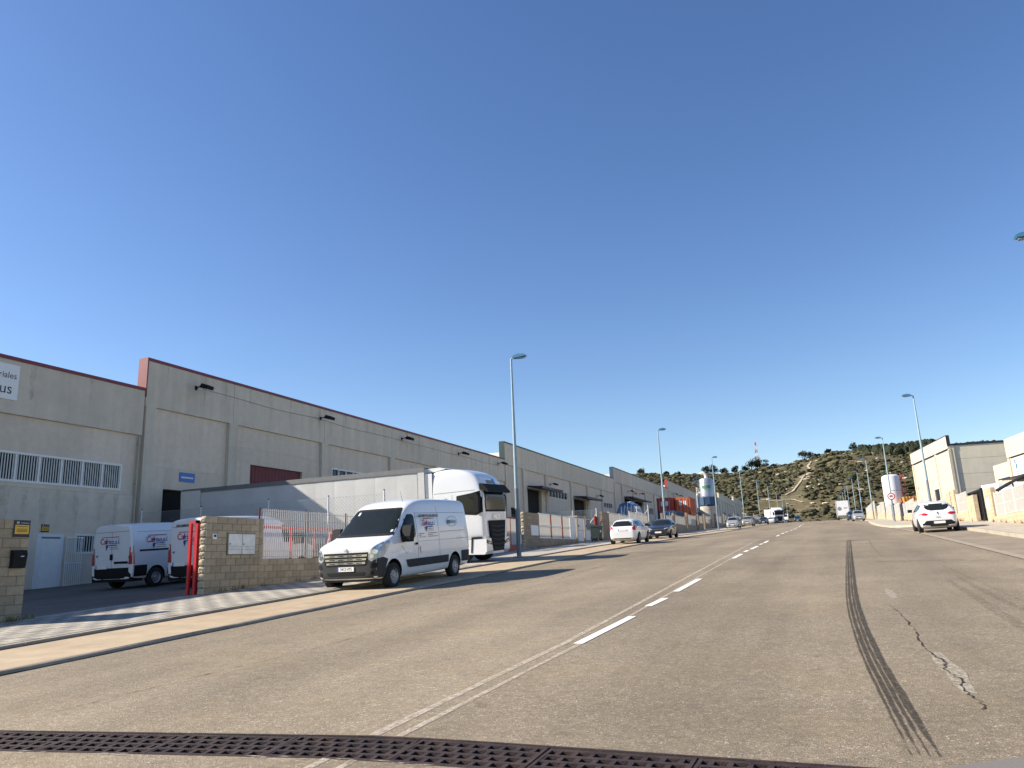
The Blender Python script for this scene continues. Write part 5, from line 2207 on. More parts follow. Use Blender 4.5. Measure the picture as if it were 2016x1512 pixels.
# ---------------- white panel van in the foreground (and its two relatives in the yard)
def van_body(L, W, H, nose=1.0):
    hw = W / 2
    st = []
    f = L / 2
    data = [  # x from front, bottom, half width, roofline, top half width
        (0.00, .36, .70, 1.10, .56), (.03, .32, .86, 1.17, .66), (.09, .30, .95, 1.21, .74), (.30, .27, 1.0, 1.27, .80), (.60, .24, 1.015, 1.35, .84), (.86, .24, 1.02, 1.44, .87), (.98, .24, 1.025, 1.51, .88),
        (1.30, .24, 1.03, 1.82, .86), (1.62, .24, 1.03, 2.10, .84), (1.76, .24, 1.035, 2.21, .84), (2.05, .24, 1.035, 2.36, .86), (2.45, .24, 1.035, 2.45, .87), (3.0, .24, 1.035, 2.475, .875), (4.0, .26, 1.035, 2.48, .875), (5.0, .28, 1.03, 2.47, .87),
        (L - .12, .30, 1.02, 2.45, .86), (L - .03, .32, 1.0, 2.42, .845), (L, .36, .975, 2.38, .82)]
    k, kh = hw / 1.035, H / 2.48
    for xf, bot, w, zr, tp in data:
        w *= k
        tp *= k
        zr *= kh
        zb_ = min(1.30 * kh, zr - .06)
        d = zr - zb_
        zm = bot + (zb_ - bot) * .5
        if d > .35:
            sec = [(0, bot), (w * .85, bot), (w * .975, bot + .06), (w, zm), (w * .992, zb_), (w * .992 + (tp - w * .992) * .42, zb_ + d * .52), (tp * 1.035, zr - .13), (tp * .93, zr - .03), (0, zr + .01)]
        else:
            sec = [(0, bot), (w * .85, bot), (w * .975, bot + .06), (w, zm), (w * .975, zb_ - .02), (w * .955, zb_ + d * .35), (tp * 1.05, zr - d * .22), (tp * .8, zr - .01), (0, zr + .02)]
        st.append((f - xf, sec))
    return loft(st, 'paint')


def logo(root, x, z, y, facing, s, prefix=True, flip=1):
    """red and blue company lettering, s = overall width"""
    fx = {'+y': -1, '-y': 1}.get(facing, 1)
    def T(txt, size, mt, dx, dz, **kw):
        if facing in ('+y', '-y'):
            loc = (x + fx * dx, y, z + dz)
        elif facing == '-x':
            loc = (x, y - dx, z + dz)
        else:
            loc = (x, y + dx, z + dz)
        return text_on(root, txt, size, mt, loc, facing, **kw)
    def rect(a0, a1, c0, c1, mt, name):
        b_ = MB()
        if facing in ('+y', '-y'):
            xs_ = sorted((x + fx * a0, x + fx * a1))
            b_.box((xs_[0], y - .002, z + c0), (xs_[1], y + .002, z + c1), mt)
        else:
            sg_ = -1 if facing == '-x' else 1
            ys_ = sorted((y + sg_ * a0, y + sg_ * a1))
            b_.box((x - .002, ys_[0], z + c0), (x + .002, ys_[1], z + c1), mt)
        b_.build(name, root)
    T('Cal', s * .31, 'inkred', -s * .29, 0, bold=.003, sx=.9)
    T('friso,s.l.', s * .25, 'inkblue', s * .17, -s * .01, bold=.003, shear=.15, sx=.98)
    rect(-s * .40, s * .48, s * .155, s * .18, 'inkred', 'logo_bar')
    rect(-s * .16, s * .40, -s * .155, -s * .125, 'inkblue', 'logo_bar')
    # blue arrow under the name
    b_ = MB()
    tri = [(-s * .20, -s * .155), (-s * .06, -s * .155), (-s * .14, -s * .34)]
    if facing in ('+y', '-y'):
        b_.prism([(x + fx * a, z + c) for a, c in tri], y - .002, y + .002, 'inkblue', 'y')
    else:
        sg_ = -1 if facing == '-x' else 1
        b_.prism([(y + sg_ * a, z + c) for a, c in tri], x - .002, x + .002, 'inkblue', 'x')
    b_.build('logo_arrow', root)
    for k, (a0, a1) in enumerate(((.0, .44), (.02, .46))):
        rect(s * a0, s * a1, -s * (.22 + .07 * k), -s * (.20 + .07 * k), 'inkgrey', 'small_print')


def near_van():
    L, W, H = 5.55, 2.07, 2.46
    root = empty('panel_van')
    me = van_body(L, W, H)
    f = L / 2
    hw = W / 2
    wx = (f - .77, f - .77 - 3.68)
    r = .345
    wells = [(x, r + .01, r + .09, min(a, c), max(a, c)) for x in wx for a, c in ((hw - .34, hw + .3), (-hw + .34, -hw - .3))]
    body, bvh = finish_body(me, wells)
    inst('body', body, root)
    add_wheels(root, [(x, sg_ * (hw - .13)) for x in wx for sg_ in (1, -1)], r, .225, 'van')
    # windscreen with black surround
    patch(bvh, [(-.93, 1.40), (.93, 1.40), (.90, 1.60), (.76, 2.13), (.70, 2.17), (-.70, 2.17), (-.76, 2.13), (-.90, 1.60)], 'F', 'plastic', root, 'windscreen_surround', .006)
    ws = patch(bvh, [(-.88, 1.45), (.88, 1.45), (.85, 1.60), (.725, 2.10), (.68, 2.125), (-.68, 2.125), (-.725, 2.10), (-.85, 1.60)], 'F', 'glass', root, 'windscreen', .012)
    patch(bvh, [(-.60, 2.0), (-.54, 2.0), (-.54, 2.09), (-.60, 2.09)], 'F', 'sign_white', ws, 'windscreen_sticker', .016)
    patch(bvh, [(.78, 1.50), (.84, 1.50), (.84, 1.56), (.78, 1.56)], 'F', 'sign_white', ws, 'windscreen_sticker', .016)
    for y0_ in (-.62, .05):
        b_ = MB()
        b_.bar((f - .98, y0_, 1.50), (f - .93, y0_ + .62, 1.46), .03, 'plastic')
        b_.build('wiper', root)
    # grille with three chrome bars, badge, lamps, bumper
    patch(bvh, [(-.985, .34), (.985, .34), (1.01, .60), (.98, .82), (.66, .84), (.60, .66), (-.60, .66), (-.66, .84), (-.98, .82), (-1.01, .60)], 'F', 'greyplastic', root, 'front_bumper', .012, .07)
    for sd, sg_ in (('L', 1), ('R', -1)):
        patch(bvh, [(f - .02, .34), (f - .36, .34), (f - .38, .60), (f - .48, .80), (f - .28, .86), (f - .02, .84)], sd, 'greyplastic', root, 'bumper_corner', .012, .06)
    patch(bvh, [(-.60, .66), (.60, .66), (.66, .72), (.70, 1.005), (-.70, 1.005), (-.66, .72)], 'F', 'plastic', root, 'grille', .015, .07)
    for k, z in enumerate((.735, .83, .925)):
        w = .60 + .03 * k
        patch(bvh, [(-w, z - .026), (w, z - .026), (w + .01, z + .026), (-w - .01, z + .026)], 'F', 'chrome', root, 'grille_bar', .024, .08)
        for q in (-.42, -.14, .14, .42):
            patch(bvh, [(q - .085, z - .010), (q + .085, z - .010), (q + .085, z + .010), (q - .085, z + .010)], 'F', 'plastic', root, 'grille_slot', .028, .08)
    patch(bvh, [(-.55, .42), (.55, .42), (.60, .50), (-.60, .50)], 'F', 'plastic', root, 'lower_grille', .02, .08)
    for sg_ in (1, -1):
        hl = patch(bvh, [(sg_ * .70, .82), (sg_ * .78, .76), (sg_ * .93, .84), (sg_ * 1.0, 1.10), (sg_ * .985, 1.23), (sg_ * .93, 1.25), (sg_ * .80, 1.10)], 'F', 'lens', root, 'headlight', .014, .05)
        for q, (yy, zz, rr) in enumerate(((.80, .90, .06), (.87, 1.01, .065), (.93, 1.13, .045))):
            pl = [(sg_ * yy + rr * math.cos(t * .785), zz + rr * math.sin(t * .785)) for t in range(8)]
            patch(bvh, pl, 'F', 'chrome', hl, 'reflector', .02, .05)
        hs_ = patch(bvh, [(f - .06, .86), (f - .16, .82), (f - .34, .92), (f - .66, 1.22), (f - .64, 1.275), (f - .50, 1.27), (f - .22, 1.12)], 'L' if sg_ > 0 else 'R', 'lens', hl, 'headlight_wing', .010, .05)
        pl = [(sg_ * .80 + .055 * math.cos(t * .785), .47 + .055 * math.sin(t * .785)) for t in range(8)]
        patch(bvh, pl, 'F', 'plastic', root, 'fog_lamp', .02, .05)
        patch(bvh, [(sg_ * .74, .60), (sg_ * .93, .60), (sg_ * .93, .72), (sg_ * .78, .72)], 'F', 'plastic', root, 'bumper_recess', .018, .05)
    dm = [(0, .085), (.052, 0), (0, -.085), (-.052, 0)]
    bd = patch(bvh, [(a, 1.085 + b_ * .8) for a, b_ in dm], 'F', 'chrome', root, 'badge', .022, .05)
    patch(bvh, [(a * .5, 1.085 + b_ * .42) for a, b_ in dm], 'F', 'paint', bd, 'badge_centre', .027, .05)
    b_ = MB()
    b_.box((f - .50, -.82, .25), (f - .10, .82, .40), 'greyplastic')
    b_.build('valance', root)
    plate(root, f + .016, .585, '+x', '5412 HYS', .52, .115)
    # sides
    for sd, sg_ in (('L', 1), ('R', -1)):
        wn_ = patch(bvh, [(f - 1.18, 1.36), (f - 1.95, 1.30), (f - 2.02, 1.40), (f - 2.02, 1.90), (f - 1.95, 1.97), (f - 1.72, 1.96), (f - 1.22, 1.50)], sd, 'glass', root, 'cab_window', .007)
        patch(bvh, [(f - 1.52, 1.34), (f - 1.56, 1.34), (f - 1.56, 1.85), (f - 1.52, 1.81)], sd, 'plastic', wn_, 'quarter_light_bar', .011)
        patch(bvh, [(f - 1.48, .54), (f - 1.58, .50), (f - 3.98, .50), (f - 3.98, .72), (f - 1.40, .72)], sd, 'greyplastic', root, 'side_moulding', .018, .12)
        patch(bvh, [(f - 4.92, .46), (f - 5.52, .46), (f - 5.52, .80), (f - 4.90, .80)], sd, 'greyplastic', root, 'rear_corner', .018, .1)
        # panel seams
        for poly in ([(f - 2.10, .45), (f - 2.114, .45), (f - 2.114, 2.02), (f - 2.10, 2.02)], [(f - 3.42, .55), (f - 3.434, .55), (f - 3.434, 2.2), (f - 3.42, 2.2)],
                     [(f - 2.12, 1.985), (f - 5.35, 1.985), (f - 5.35, 1.997), (f - 2.12, 1.997)], [(f - 2.12, 1.18), (f - 5.45, 1.18), (f - 5.45, 1.19), (f - 2.12, 1.19)],
                     [(f - 3.5, 1.42), (f - 5.2, 1.42), (f - 5.2, 1.435), (f - 3.5, 1.435)], [(f - 1.2, 1.1), (f - 1.45, .86), (f - 1.46, .87), (f - 1.21, 1.11)]):
            patch(bvh, poly, sd, 'inkgrey', root, 'panel_seam', .004, .3)
        patch(bvh, [(f - 1.92, 1.10), (f - 2.06, 1.10), (f - 2.06, 1.16), (f - 1.92, 1.16)], sd, 'plastic', root, 'door_handle', .03)
        patch(bvh, [(f - 2.22, .86), (f - 2.36, .86), (f - 2.36, 1.05), (f - 2.22, 1.05)], sd, 'paint', root, 'fuel_flap', .02)
        patch(bvh, [(f - 5.49, .85), (f - 5.54, .85), (f - 5.54, 1.45), (f - 5.49, 1.45)], sd, 'redlens', root, 'tail_light', .012)
        # mirror
        b_ = MB()
        x, z, y = f - 1.30, 1.30, sg_ * (hw - .04)
        b_.prism([(x - .08, z - .10), (x + .10, z - .10), (x + .13, z + .06), (x + .02, z + .34), (x - .10, z + .36), (x - .13, z + .1)], y + sg_ * .03, y + sg_ * .30, 'plastic')
        b_.bar((x, sg_ * (hw - .10), z - .07), (x, y + sg_ * .1, z - .05), .09, 'plastic')
        mo = b_.build('door_mirror', root)
        b_ = MB()
        b_.box((x - .135, y + sg_ * .06, z + .02), (x - .128, y + sg_ * .27, z + .30), 'glass')
        b_.build('mirror_glass', mo)
    # roof antenna, rear doors
    b_ = MB()
    b_.tube((f - 2.0, .62, 2.34), (f - 1.75, .70, 2.62), .006, .003, 'plastic', 5)
    b_.build('antenna', root)
    patch(bvh, [(-.007, .55), (.007, .55), (.007, 2.25), (-.007, 2.25)], 'B', 'inkgrey', root, 'panel_seam', .005, .3)
    plate(root, -f, .95, '-x', None)
    b_ = MB()
    b_.box((-f - .05, -hw * .95, .36), (-f + .05, hw * .95, .55), 'greyplastic')
    b_.build('rear_bumper', root)
    # lettering on the road side (van's left flank, +y)
    h = bvh.ray_cast(Vector((f - 2.75, 6, 1.70)), Vector((0, -1, 0)))
    yy = max(bvh.ray_cast(Vector((f - q, 6, z)), Vector((0, -1, 0)))[0].y for q in (2.2, 2.75, 3.4) for z in (1.3, 1.6, 1.9)) + .006
    text_on(root, 'AISLAMIENTOS INDUSTRIALES', .105, 'ink', (f - 2.78, yy, 1.905), '+y', bold=.004, sx=.86)
    logo(root, f - 2.76, 1.70, yy, '+y', .78)
    for a0, a1, z in ((2.2, 2.5, 1.40), (2.2, 2.35, 1.35), (2.2, 2.6, 1.30), (2.75, 3.3, 1.405), (2.75, 3.05, 1.355), (2.75, 3.35, 1.305)):
        b_ = MB()
        b_.box((f - a1, yy - .002, z - .009), (f - a0, yy + .002, z + .009), 'inkgrey')
        b_.build('small_print', root)
    yy2 = max(bvh.ray_cast(Vector((f - q, 6, z)), Vector((0, -1, 0)))[0].y for q in (4.0, 4.4, 4.8) for z in (1.5, 1.7, 1.9)) + .006
    cx, cz = f - 4.35, 1.72
    b_ = MB()
    n = 32
    vs, fs = [], []
    for i in range(n):
        a = 2 * math.pi * i / n
        for rr in (1.0, .945):
            vs.append((cx + .35 * rr * math.cos(a), yy2, cz + .16 * rr * math.sin(a)))
    for i in range(n):
        j = (i + 1) % n
        fs.append((2 * i, 2 * j, 2 * j + 1, 2 * i + 1))
    b_.add(vs, fs, 'inkteal')
    b_.build('logo_ring', root)
    text_on(root, 'm', .20, 'inkteal', (cx + .20, yy2, cz), '+y', bold=.012, sx=1.2)
    text_on(root, 'obius', .19, 'inkgrey', (cx - .085, yy2, cz), '+y', sx=.95, bold=.003)
    tag(root, 'white panel van parked half on the pavement facing the camera', 'van')
    return root


nv = near_van()
place(nv, -11.78, 20.43, -90.4, .02, roll=-.0)


def yard_van(label, x, y, txt2, red_light):
    L, W, H = 5.5, 2.02, 2.30
    root = empty('panel_van')
    me = van_body(L, W, H)
    f, hw = L / 2, W / 2
    r = .34
    wx = (f - .95, -f + 1.05)
    wells = [(q, r, r + .08, min(a, c), max(a, c)) for q in wx for a, c in ((hw - .32, hw + .3), (-hw + .32, -hw - .3))]
    body, bvh = finish_body(me, wells)
    inst('body', body, root)
    add_wheels(root, [(q, sg_ * (hw - .13)) for q in wx for sg_ in (1, -1)], r, .22, 'van')
    patch(bvh, [(-.007, .55), (.007, .55), (.007, 2.25), (-.007, 2.25)], 'B', 'inkgrey', root, 'panel_seam', .006, .3)
    patch(bvh, [(-.80, 1.98), (.80, 1.98), (.80, 1.995), (-.80, 1.995)], 'B', 'inkgrey', root, 'panel_seam', .006, .3)
    patch(bvh, [(-.99, .33), (.99, .33), (.985, .74), (-.985, .74)], 'B', 'plastic', root, 'rear_bumper', .02, .2)
    b_ = MB()
    b_.box((-f + .02, -.93, .26), (-f + .5, .93, .42), 'plastic')
    b_.build('underrun', root)
    for sg_, sd in ((1, 'L'), (-1, 'R')):
        patch(bvh, [(sg_ * .80, .85), (sg_ * .96, .85), (sg_ * .955, 1.45), (sg_ * .84, 1.45)], 'B', 'redlens', root, 'tail_light', .012, .1)
        patch(bvh, [(-f, .85), (-f + .10, .85), (-f + .06, 1.48), (-f, 1.48)], sd, 'redlens', root, 'tail_light', .012, .1)
        patch(bvh, [(-f, .42), (-f + .62, .42), (-f + .62, .80), (-f, .80)], sd, 'plastic', root, 'rear_corner', .014, .1)
        patch(bvh, [(-f + 1.55, .42), (f - 1.45, .42), (f - 1.45, .62), (-f + 1.55, .62)], sd, 'plastic', root, 'side_moulding', .014, .15)
        patch(bvh, [(-f + .30, 1.27), (-f + 1.9, 1.27), (-f + 1.9, 1.33), (-f + .30, 1.33)], sd, 'plastic', root, 'door_rail', .012, .15)
        for poly in ([(-f + 2.0, .6), (-f + 2.012, .6), (-f + 2.012, 2.1), (-f + 2.0, 2.1)], [(-f + .25, 1.95), (-f + 3.3, 1.95), (-f + 3.3, 1.962), (-f + .25, 1.962)]):
            patch(bvh, poly, sd, 'inkgrey', root, 'panel_seam', .005, .3)
        patch(bvh, [(f - 1.18, 1.34), (f - 1.95, 1.28), (f - 2.02, 1.40), (f - 2.02, 1.86), (f - 1.95, 1.93), (f - 1.72, 1.92), (f - 1.22, 1.48)], sd, 'glass', root, 'cab_window', .007)
        b_ = MB()
        xx, z, yv = f - 1.30, 1.30, sg_ * (hw - .02)
        b_.prism([(xx - .1, z - .1), (xx + .1, z - .1), (xx + .1, z + .3), (xx - .1, z + .34)], yv, yv + sg_ * .28, 'plastic')
        b_.build('door_mirror', root)
    patch(bvh, [(-.88, 1.45), (.88, 1.45), (.725, 2.08), (-.725, 2.08)], 'F', 'glass', root, 'windscreen', .012)
    patch(bvh, [(-.78, .88), (-.14, .88), (-.14, .96), (-.78, .96)], 'B', 'plastic', root, 'plate_handle', .02, .1)
    plate(root, -f - .012, .78, '-x', None, .52, .12, y=.46)
    patch(bvh, [(-.07, 1.02), (.07, 1.02), (.07, 1.22), (-.07, 1.22)], 'B', 'plastic', root, 'door_handle', .02, .1)
    patch(bvh, [(-.18, 2.30), (.18, 2.30), (.18, 2.34), (-.18, 2.34)], 'B', 'redlens', root, 'brake_light', .02, .1)
    patch(bvh, [(-.86, 1.06), (-.78, 1.06), (-.78, 1.14), (-.86, 1.14)][::-1], 'B', 'inkgrey', root, 'badge', .012, .1)
    patch(bvh, [(.70, 1.12), (.78, 1.20), (.62, 1.20)], 'B', 'inkgrey', root, 'badge', .012, .1)
    xr = min(bvh.ray_cast(Vector((-12, a, z)), Vector((1, 0, 0)))[0].x for a in (-.5, 0, .5) for z in (1.4, 1.7)) - .008
    logo(root, xr, 1.66, .12, '-x', .92)
    yr = max(-bvh.ray_cast(Vector((q, -6, z)), Vector((0, 1, 0)))[0].y for q in (-f + .5, -f + 1.7) for z in (1.4, 1.7)) + .008
    logo(root, -f + 1.05, 1.66, -yr, '-y', .95)
    if txt2:
        text_on(root, 'AISLAMIENTOS', .11, 'ink', (xr, .25, 2.02), '-x', bold=.004)
    tag(root, label, 'van', 'vans parked in the near yard')
    place(root, x, y, 90, .10)
    return root


yard_van('white van with red tail lights parked in the shaded near yard, left one', -23.35, 23.15, False, True)
yard_van('white van in the shaded yard partly hidden by the tan block wall', -19.25, 22.6, True, True)


# ---------------- articulated lorry
def tractor(label, x, y, heading, dz=.1, detail=True):
    root = empty('lorry_tractor')
    W = 2.5
    hw = W / 2
    # cab: x from -1.15 (rear) to 1.15 (front), z .85..3.85
    st = []
    rows = [(-1.15, .95, 3.74, 1.225, 1.13), (-1.13, .92, 3.80, 1.235, 1.15), (-1.05, .92, 3.84, 1.24, 1.16), (-.6, .92, 3.90, 1.24, 1.16), (0, .92, 3.86, 1.24, 1.15), (.45, .92, 3.74, 1.24, 1.13), (.78, .92, 3.56, 1.24, 1.10),
            (.95, .92, 3.36, 1.235, 1.08), (1.04, .90, 3.12, 1.23, 1.08), (1.10, .90, 2.88, 1.21, 1.08), (1.135, .90, 2.78, 1.18, 1.08)]
    for xx, bot, zr, w, tp in rows:
        zb_ = 2.45
        d = zr - zb_
        st.append((xx, [(0, bot), (w * .9, bot), (w * .985, bot + .06), (w, 1.6), (w * .998, zb_), (w * .985, zb_ + d * .5), (tp * 1.02, zr - .10), (tp * .93, zr - .015), (0, zr + .01)]))
    # front face with slight curvature
    xx, bot, w = 1.17, .95, 1.13
    st.append((1.15, [(0, .92), (w * .9, .92), (w * .99, 1.0), (w, 1.6), (w * .98, 2.3), (w * .96, 2.5), (w * .94, 2.62), (w * .8, 2.70), (0, 2.74)]))
    body, bvh = finish_body(loft(st, 'paint'), [])
    inst('cab', body, root)
    # windscreen, visor, front grille in a V, bumper
    patch(bvh, [(-1.05, 2.02), (1.05, 2.02), (1.10, 2.30), (1.05, 2.92), (-1.05, 2.92), (-1.10, 2.30)], 'F', 'plastic', root, 'windscreen_surround', .01, .12)
    patch(bvh, [(-1.0, 2.10), (1.0, 2.10), (1.04, 2.30), (.99, 2.84), (-.99, 2.84), (-1.04, 2.30)], 'F', 'glass', root, 'windscreen', .018, .12)
    b_ = MB()
    b_.prism([(.98, 2.94), (1.34, 2.80), (1.38, 2.86), (1.14, 3.16), (.98, 3.18)], -1.20, 1.20, 'plastic')
    b_.build('sun_visor', root)
    patch(bvh, [(-.86, 1.62), (-.62, 1.45), (.62, 1.45), (.86, 1.62), (.80, 1.0), (.62, .96), (-.62, .96), (-.80, 1.0)][::-1], 'F', 'plastic', root, 'upper_grille', .02, .12)
    b_ = MB()
    vs = [(1.18, -.86, 1.66), (1.18, .86, 1.66), (1.22, .72, .95), (1.22, .56, .42), (1.22, -.56, .42), (1.22, -.72, .95)]
    b_.prism([(y_, z_) for _, y_, z_ in vs], 1.10, 1.215, 'plastic', 'x')
    b_.build('grille', root)
    for k in range(6):
        z = .52 + k * .18
        w = .50 + .05 * k
        b_ = MB()
        b_.prism([(-w, z), (0, z - .05), (w, z), (w, z + .055), (0, z + .005), (-w, z + .055)], 1.216, 1.245, 'greyplastic', 'x')
        b_.build('grille_slat', root)
    text_on(root, 'IVECO', .24, 'chrome', (1.185, 0, 1.80), '+x', bold=.008)
    patch(bvh, [(.25, 3.12), (.42, 3.12), (.42, 3.42), (.25, 3.42)], 'F', 'inksky', root, 'roof_emblem', .02, .08)
    patch(bvh, [(-.45, 3.20), (.18, 3.20), (.18, 3.34), (-.45, 3.34)], 'F', 'inkgrey', root, 'roof_lettering', .02, .08)
    # bumper block with headlights
    b_ = MB()
    b_.prism([(.20, .34), (1.10, .32), (1.20, .45), (1.20, .95), (1.12, .94), (.35, .94), (.22, .60)], .57, 1.24, 'paint')
    b_.prism([(.20, .34), (1.10, .32), (1.20, .45), (1.20, .95), (1.12, .94), (.35, .94), (.22, .60)], -1.24, -.57, 'paint')
    b_.box((1.05, -.56, .32), (1.19, .56, .42), 'paint')
    b_.build('bumper', root)
    for sg_ in (1, -1):
        b_ = MB()
        ya, yb = sorted((sg_ * .70, sg_ * 1.20))
        b_.prism([(ya, .68), (yb, .76), (yb, .90), (ya, .80)] if sg_ > 0 else [(ya, .76), (yb, .68), (yb, .80), (ya, .90)], 1.195, 1.225, 'glass', 'x')
        hl_ = b_.build('headlight', root)
        b_ = MB()
        yy_ = sg_ * .98
        b_.box((1.226, yy_ - .10, .75), (1.236, yy_ + .10, .80), 'lens')
        b_.build('headlight_lens', hl_)
        # black arch seam from the bumper up to the wheel arch
        b_ = MB()
        ys_ = sorted((sg_ * 1.235, sg_ * 1.255))
        b_.prism([(1.05, .96), (1.0, 1.02), (.55, 1.02), (.50, .40), (.56, .40), (.62, .95)], ys_[0], ys_[1], 'plastic')
        b_.build('arch_trim', root)
        # side skirt under the door with steps
        b_ = MB()
        ys_ = sorted((sg_ * .8, sg_ * 1.235))
        b_.box((-1.12, ys_[0], .95), (-.55, ys_[1], 1.05), 'paint')
        b_.box((-.02, ys_[0], .36), (.50, ys_[1], .935), 'paint')
        b_.build('step_panel', root)
        b_ = MB()
        ys_ = sorted((sg_ * 1.20, sg_ * 1.238))
        b_.box((.08, ys_[0], .50), (.40, ys_[1], .58), 'plastic')
        b_.box((.08, ys_[0], .74), (.40, ys_[1], .82), 'plastic')
        b_.build('step', root)
        sd = 'L' if sg_ > 0 else 'R'
        patch(bvh, [(1.10, 2.02), (.80, 1.90), (-.05, 1.98), (-.10, 2.10), (-.05, 2.72), (.60, 2.80), (1.10, 2.90)], sd, 'plastic', root, 'window_surround', .008, .12)
        patch(bvh, [(.80, 1.97), (.0, 2.03), (-.05, 2.12), (.0, 2.67), (.60, 2.72), (.84, 2.50)], sd, 'glass', root, 'side_window', .014, .12)
        patch(bvh, [(-.25, 1.0), (-.262, 1.0), (-.262, 2.8), (-.25, 2.8)], sd, 'inkgrey', root, 'door_seam', .006, .4)
        patch(bvh, [(1.0, 2.92), (-1.1, 2.86), (-1.1, 2.875), (1.0, 2.935)], sd, 'inkgrey', root, 'roof_seam', .006, .3)
        patch(bvh, [(-.40, 2.50), (-1.0, 2.42), (-1.0, 2.58), (-.5, 2.66)], sd, 'inksky', root, 'side_decal', .008, .3)
        patch(bvh, [(-.05, 1.22), (-.25 + .05, 1.22), (-.2, 1.30), (-.05, 1.30)], sd, 'inksky', root, 'door_decal', .008, .3)
        # mirrors
        b_ = MB()
        ys_ = sorted((sg_ * 1.30, sg_ * 1.52))
        b_.prism([(.80, 2.0), (1.02, 2.0), (1.05, 2.62), (.98, 2.78), (.82, 2.76)], ys_[0], ys_[1], 'plastic')
        b_.bar((.85, sg_ * 1.15, 2.82), (.92, sg_ * 1.42, 2.78), .07, 'plastic')
        b_.bar((.85, sg_ * 1.15, 1.95), (.92, sg_ * 1.42, 2.02), .07, 'plastic')
        b_.build('mirror', root)
    b_ = MB()
    b_.box((.55, -1.45, 2.60), (.80, -1.22, 2.76), 'plastic')
    b_.build('ramp_mirror', root)
    # chassis, tank, air deflectors behind the cab
    b_ = MB()
    b_.box((-4.2, -.42, .62), (1.0, -.30, .92), 'trailer_grey')
    b_.box((-4.2, .30, .62), (1.0, .42, .92), 'trailer_grey')
    b_.box((-4.3, -.9, .96), (-2.4, .9, 1.10), 'trailer_grey')
    b_.build('chassis', root)
    for sg_ in (1, -1):
        ys_ = sorted((sg_ * 1.16, sg_ * 1.22))
        b_ = MB()
        b_.prism([(-1.70, 1.0), (-1.16, 1.0), (-1.16, 3.74), (-1.60, 3.74), (-1.70, 3.6)], ys_[0], ys_[1], 'paint')
        b_.build('side_deflector', root)
        ys_ = sorted((sg_ * .65, sg_ * 1.22))
        b_ = MB()
        b_.box((-2.30, ys_[0], .35), (-1.0, ys_[1], .95), 'paint')
        b_.build('side_skirt', root)
    b_ = MB()
    b_.prism([(-1.6, 3.80), (-1.16, 3.80), (-.60, 3.90), (-.9, 3.98), (-1.5, 3.96)], -1.02, 1.02, 'paint')
    b_.build('roof_deflector', root)
    add_wheels(root, [(-.28 + .30, sg_ * 1.06) for sg_ in (1, -1)] + [(-3.5, sg_ * .95) for sg_ in (1, -1)], .50, .32, 'van')
    tag(root, label, 'lorry')
    place(root, x, y, heading, dz)
    return root


def trailer(label, x, y, heading, L=13.6, H=3.92, dz=.1, curtain='curtain', ):
    """front end at local +X = 0"""
    root = empty('lorry_trailer')
    hw = 1.25
    zf = 1.12
    b_ = MB()
    b_.box((-L, -hw + .02, zf), (0, hw - .02, H - .08), curtain)
    b_.build('cargo_box', root)
    # curtain in panels with slight billow, straps
    n = 12
    for sg_ in (1, -1):
        for k in range(n):
            a, c = -L + .35 + (L - .7) * k / n, -L + .35 + (L - .7) * (k + 1) / n
            q = MB()
            vs, fs = [], []
            nn = 5
            for i in range(nn + 1):
                t = i / nn
                off = .010 + .006 * math.sin(math.pi * t) + (.002 if (i + k) % 2 else 0)
                for z in (zf - .02, zf + .9, zf + 1.9, H - .20):
                    vs.append((a + .003 + (c - a - .006) * t, sg_ * (hw - .02 + off), z))
            for i in range(nn):
                for j in range(3):
                    fs.append((i * 4 + j, i * 4 + 4 + j, i * 4 + 5 + j, i * 4 + 1 + j))
            q.add(vs, fs, curtain)
            q.build('curtain', root, smooth=True)
        q = MB()
        ys_ = sorted((sg_ * (hw - .03), sg_ * (hw + .025)))
        q.box((-L, ys_[0], H - .20), (0, ys_[1], H - .04), 'trailer_grey')
        q.build('roof_rail', root)
        q = MB()
        q.box((-L, ys_[0], zf - .14), (0, ys_[1], zf - .02), 'trailer_grey')
        q.build('side_rave', root)
        q = MB()
        q.box((-L, ys_[0], zf - .01), (-L + .30, ys_[1] - .0, H - .205), 'trailer_grey')
        q.build('rear_post', root)
        q = MB()
        q.box((-.30, ys_[0], zf - .01), (0, ys_[1], H - .205), curtain)
        q.build('front_post', root)
        q = MB()
        q.box((-7.5, ys_[0], .45), (-3.8, ys_[1] - .01, 1.0), 'trailer_grey')
        q.build('side_guard', root)
    b_ = MB()
    b_.box((-L + .01, -hw + .01, H - .08), (-.01, hw - .01, H), 'trailer_grey')
    b_.build('roof', root)
    b_ = MB()
    b_.box((-L, -.5, .75), (-.8, -.36, zf - .01), 'trailer_grey')
    b_.box((-L, .36, .75), (-.8, .5, zf - .01), 'trailer_grey')
    b_.box((-L - .02, -1.2, .5), (-L + .06, 1.2, .62), 'trailer_grey')
    b_.build('chassis', root)
    add_wheels(root, [(q, sg_ * 1.02) for q in (-L + 2.2, -L + 3.5, -L + 4.8) for sg_ in (1, -1)], .5, .34, 'van')
    for sg_ in (1, -1):
        q = MB()
        q.box((-2.9, sg_ * .9 - .06, .15), (-2.75, sg_ * .9 + .06, 1.0), 'trailer_grey')
        q.box((-2.98, sg_ * .9 - .15, .08), (-2.67, sg_ * .9 + .15, .16), 'trailer_grey')
        q.build('landing_leg', root)
    # rear door swung open along the side
    q = MB()
    q.box((-L + .02, -hw - .08, zf), (-L + 1.18, -hw - .03, H - .10), 'facade_side')
    q.build('rear_door', root)
    tag(root, label, 'trailer')
    place(root, x, y, heading, dz)
    return root


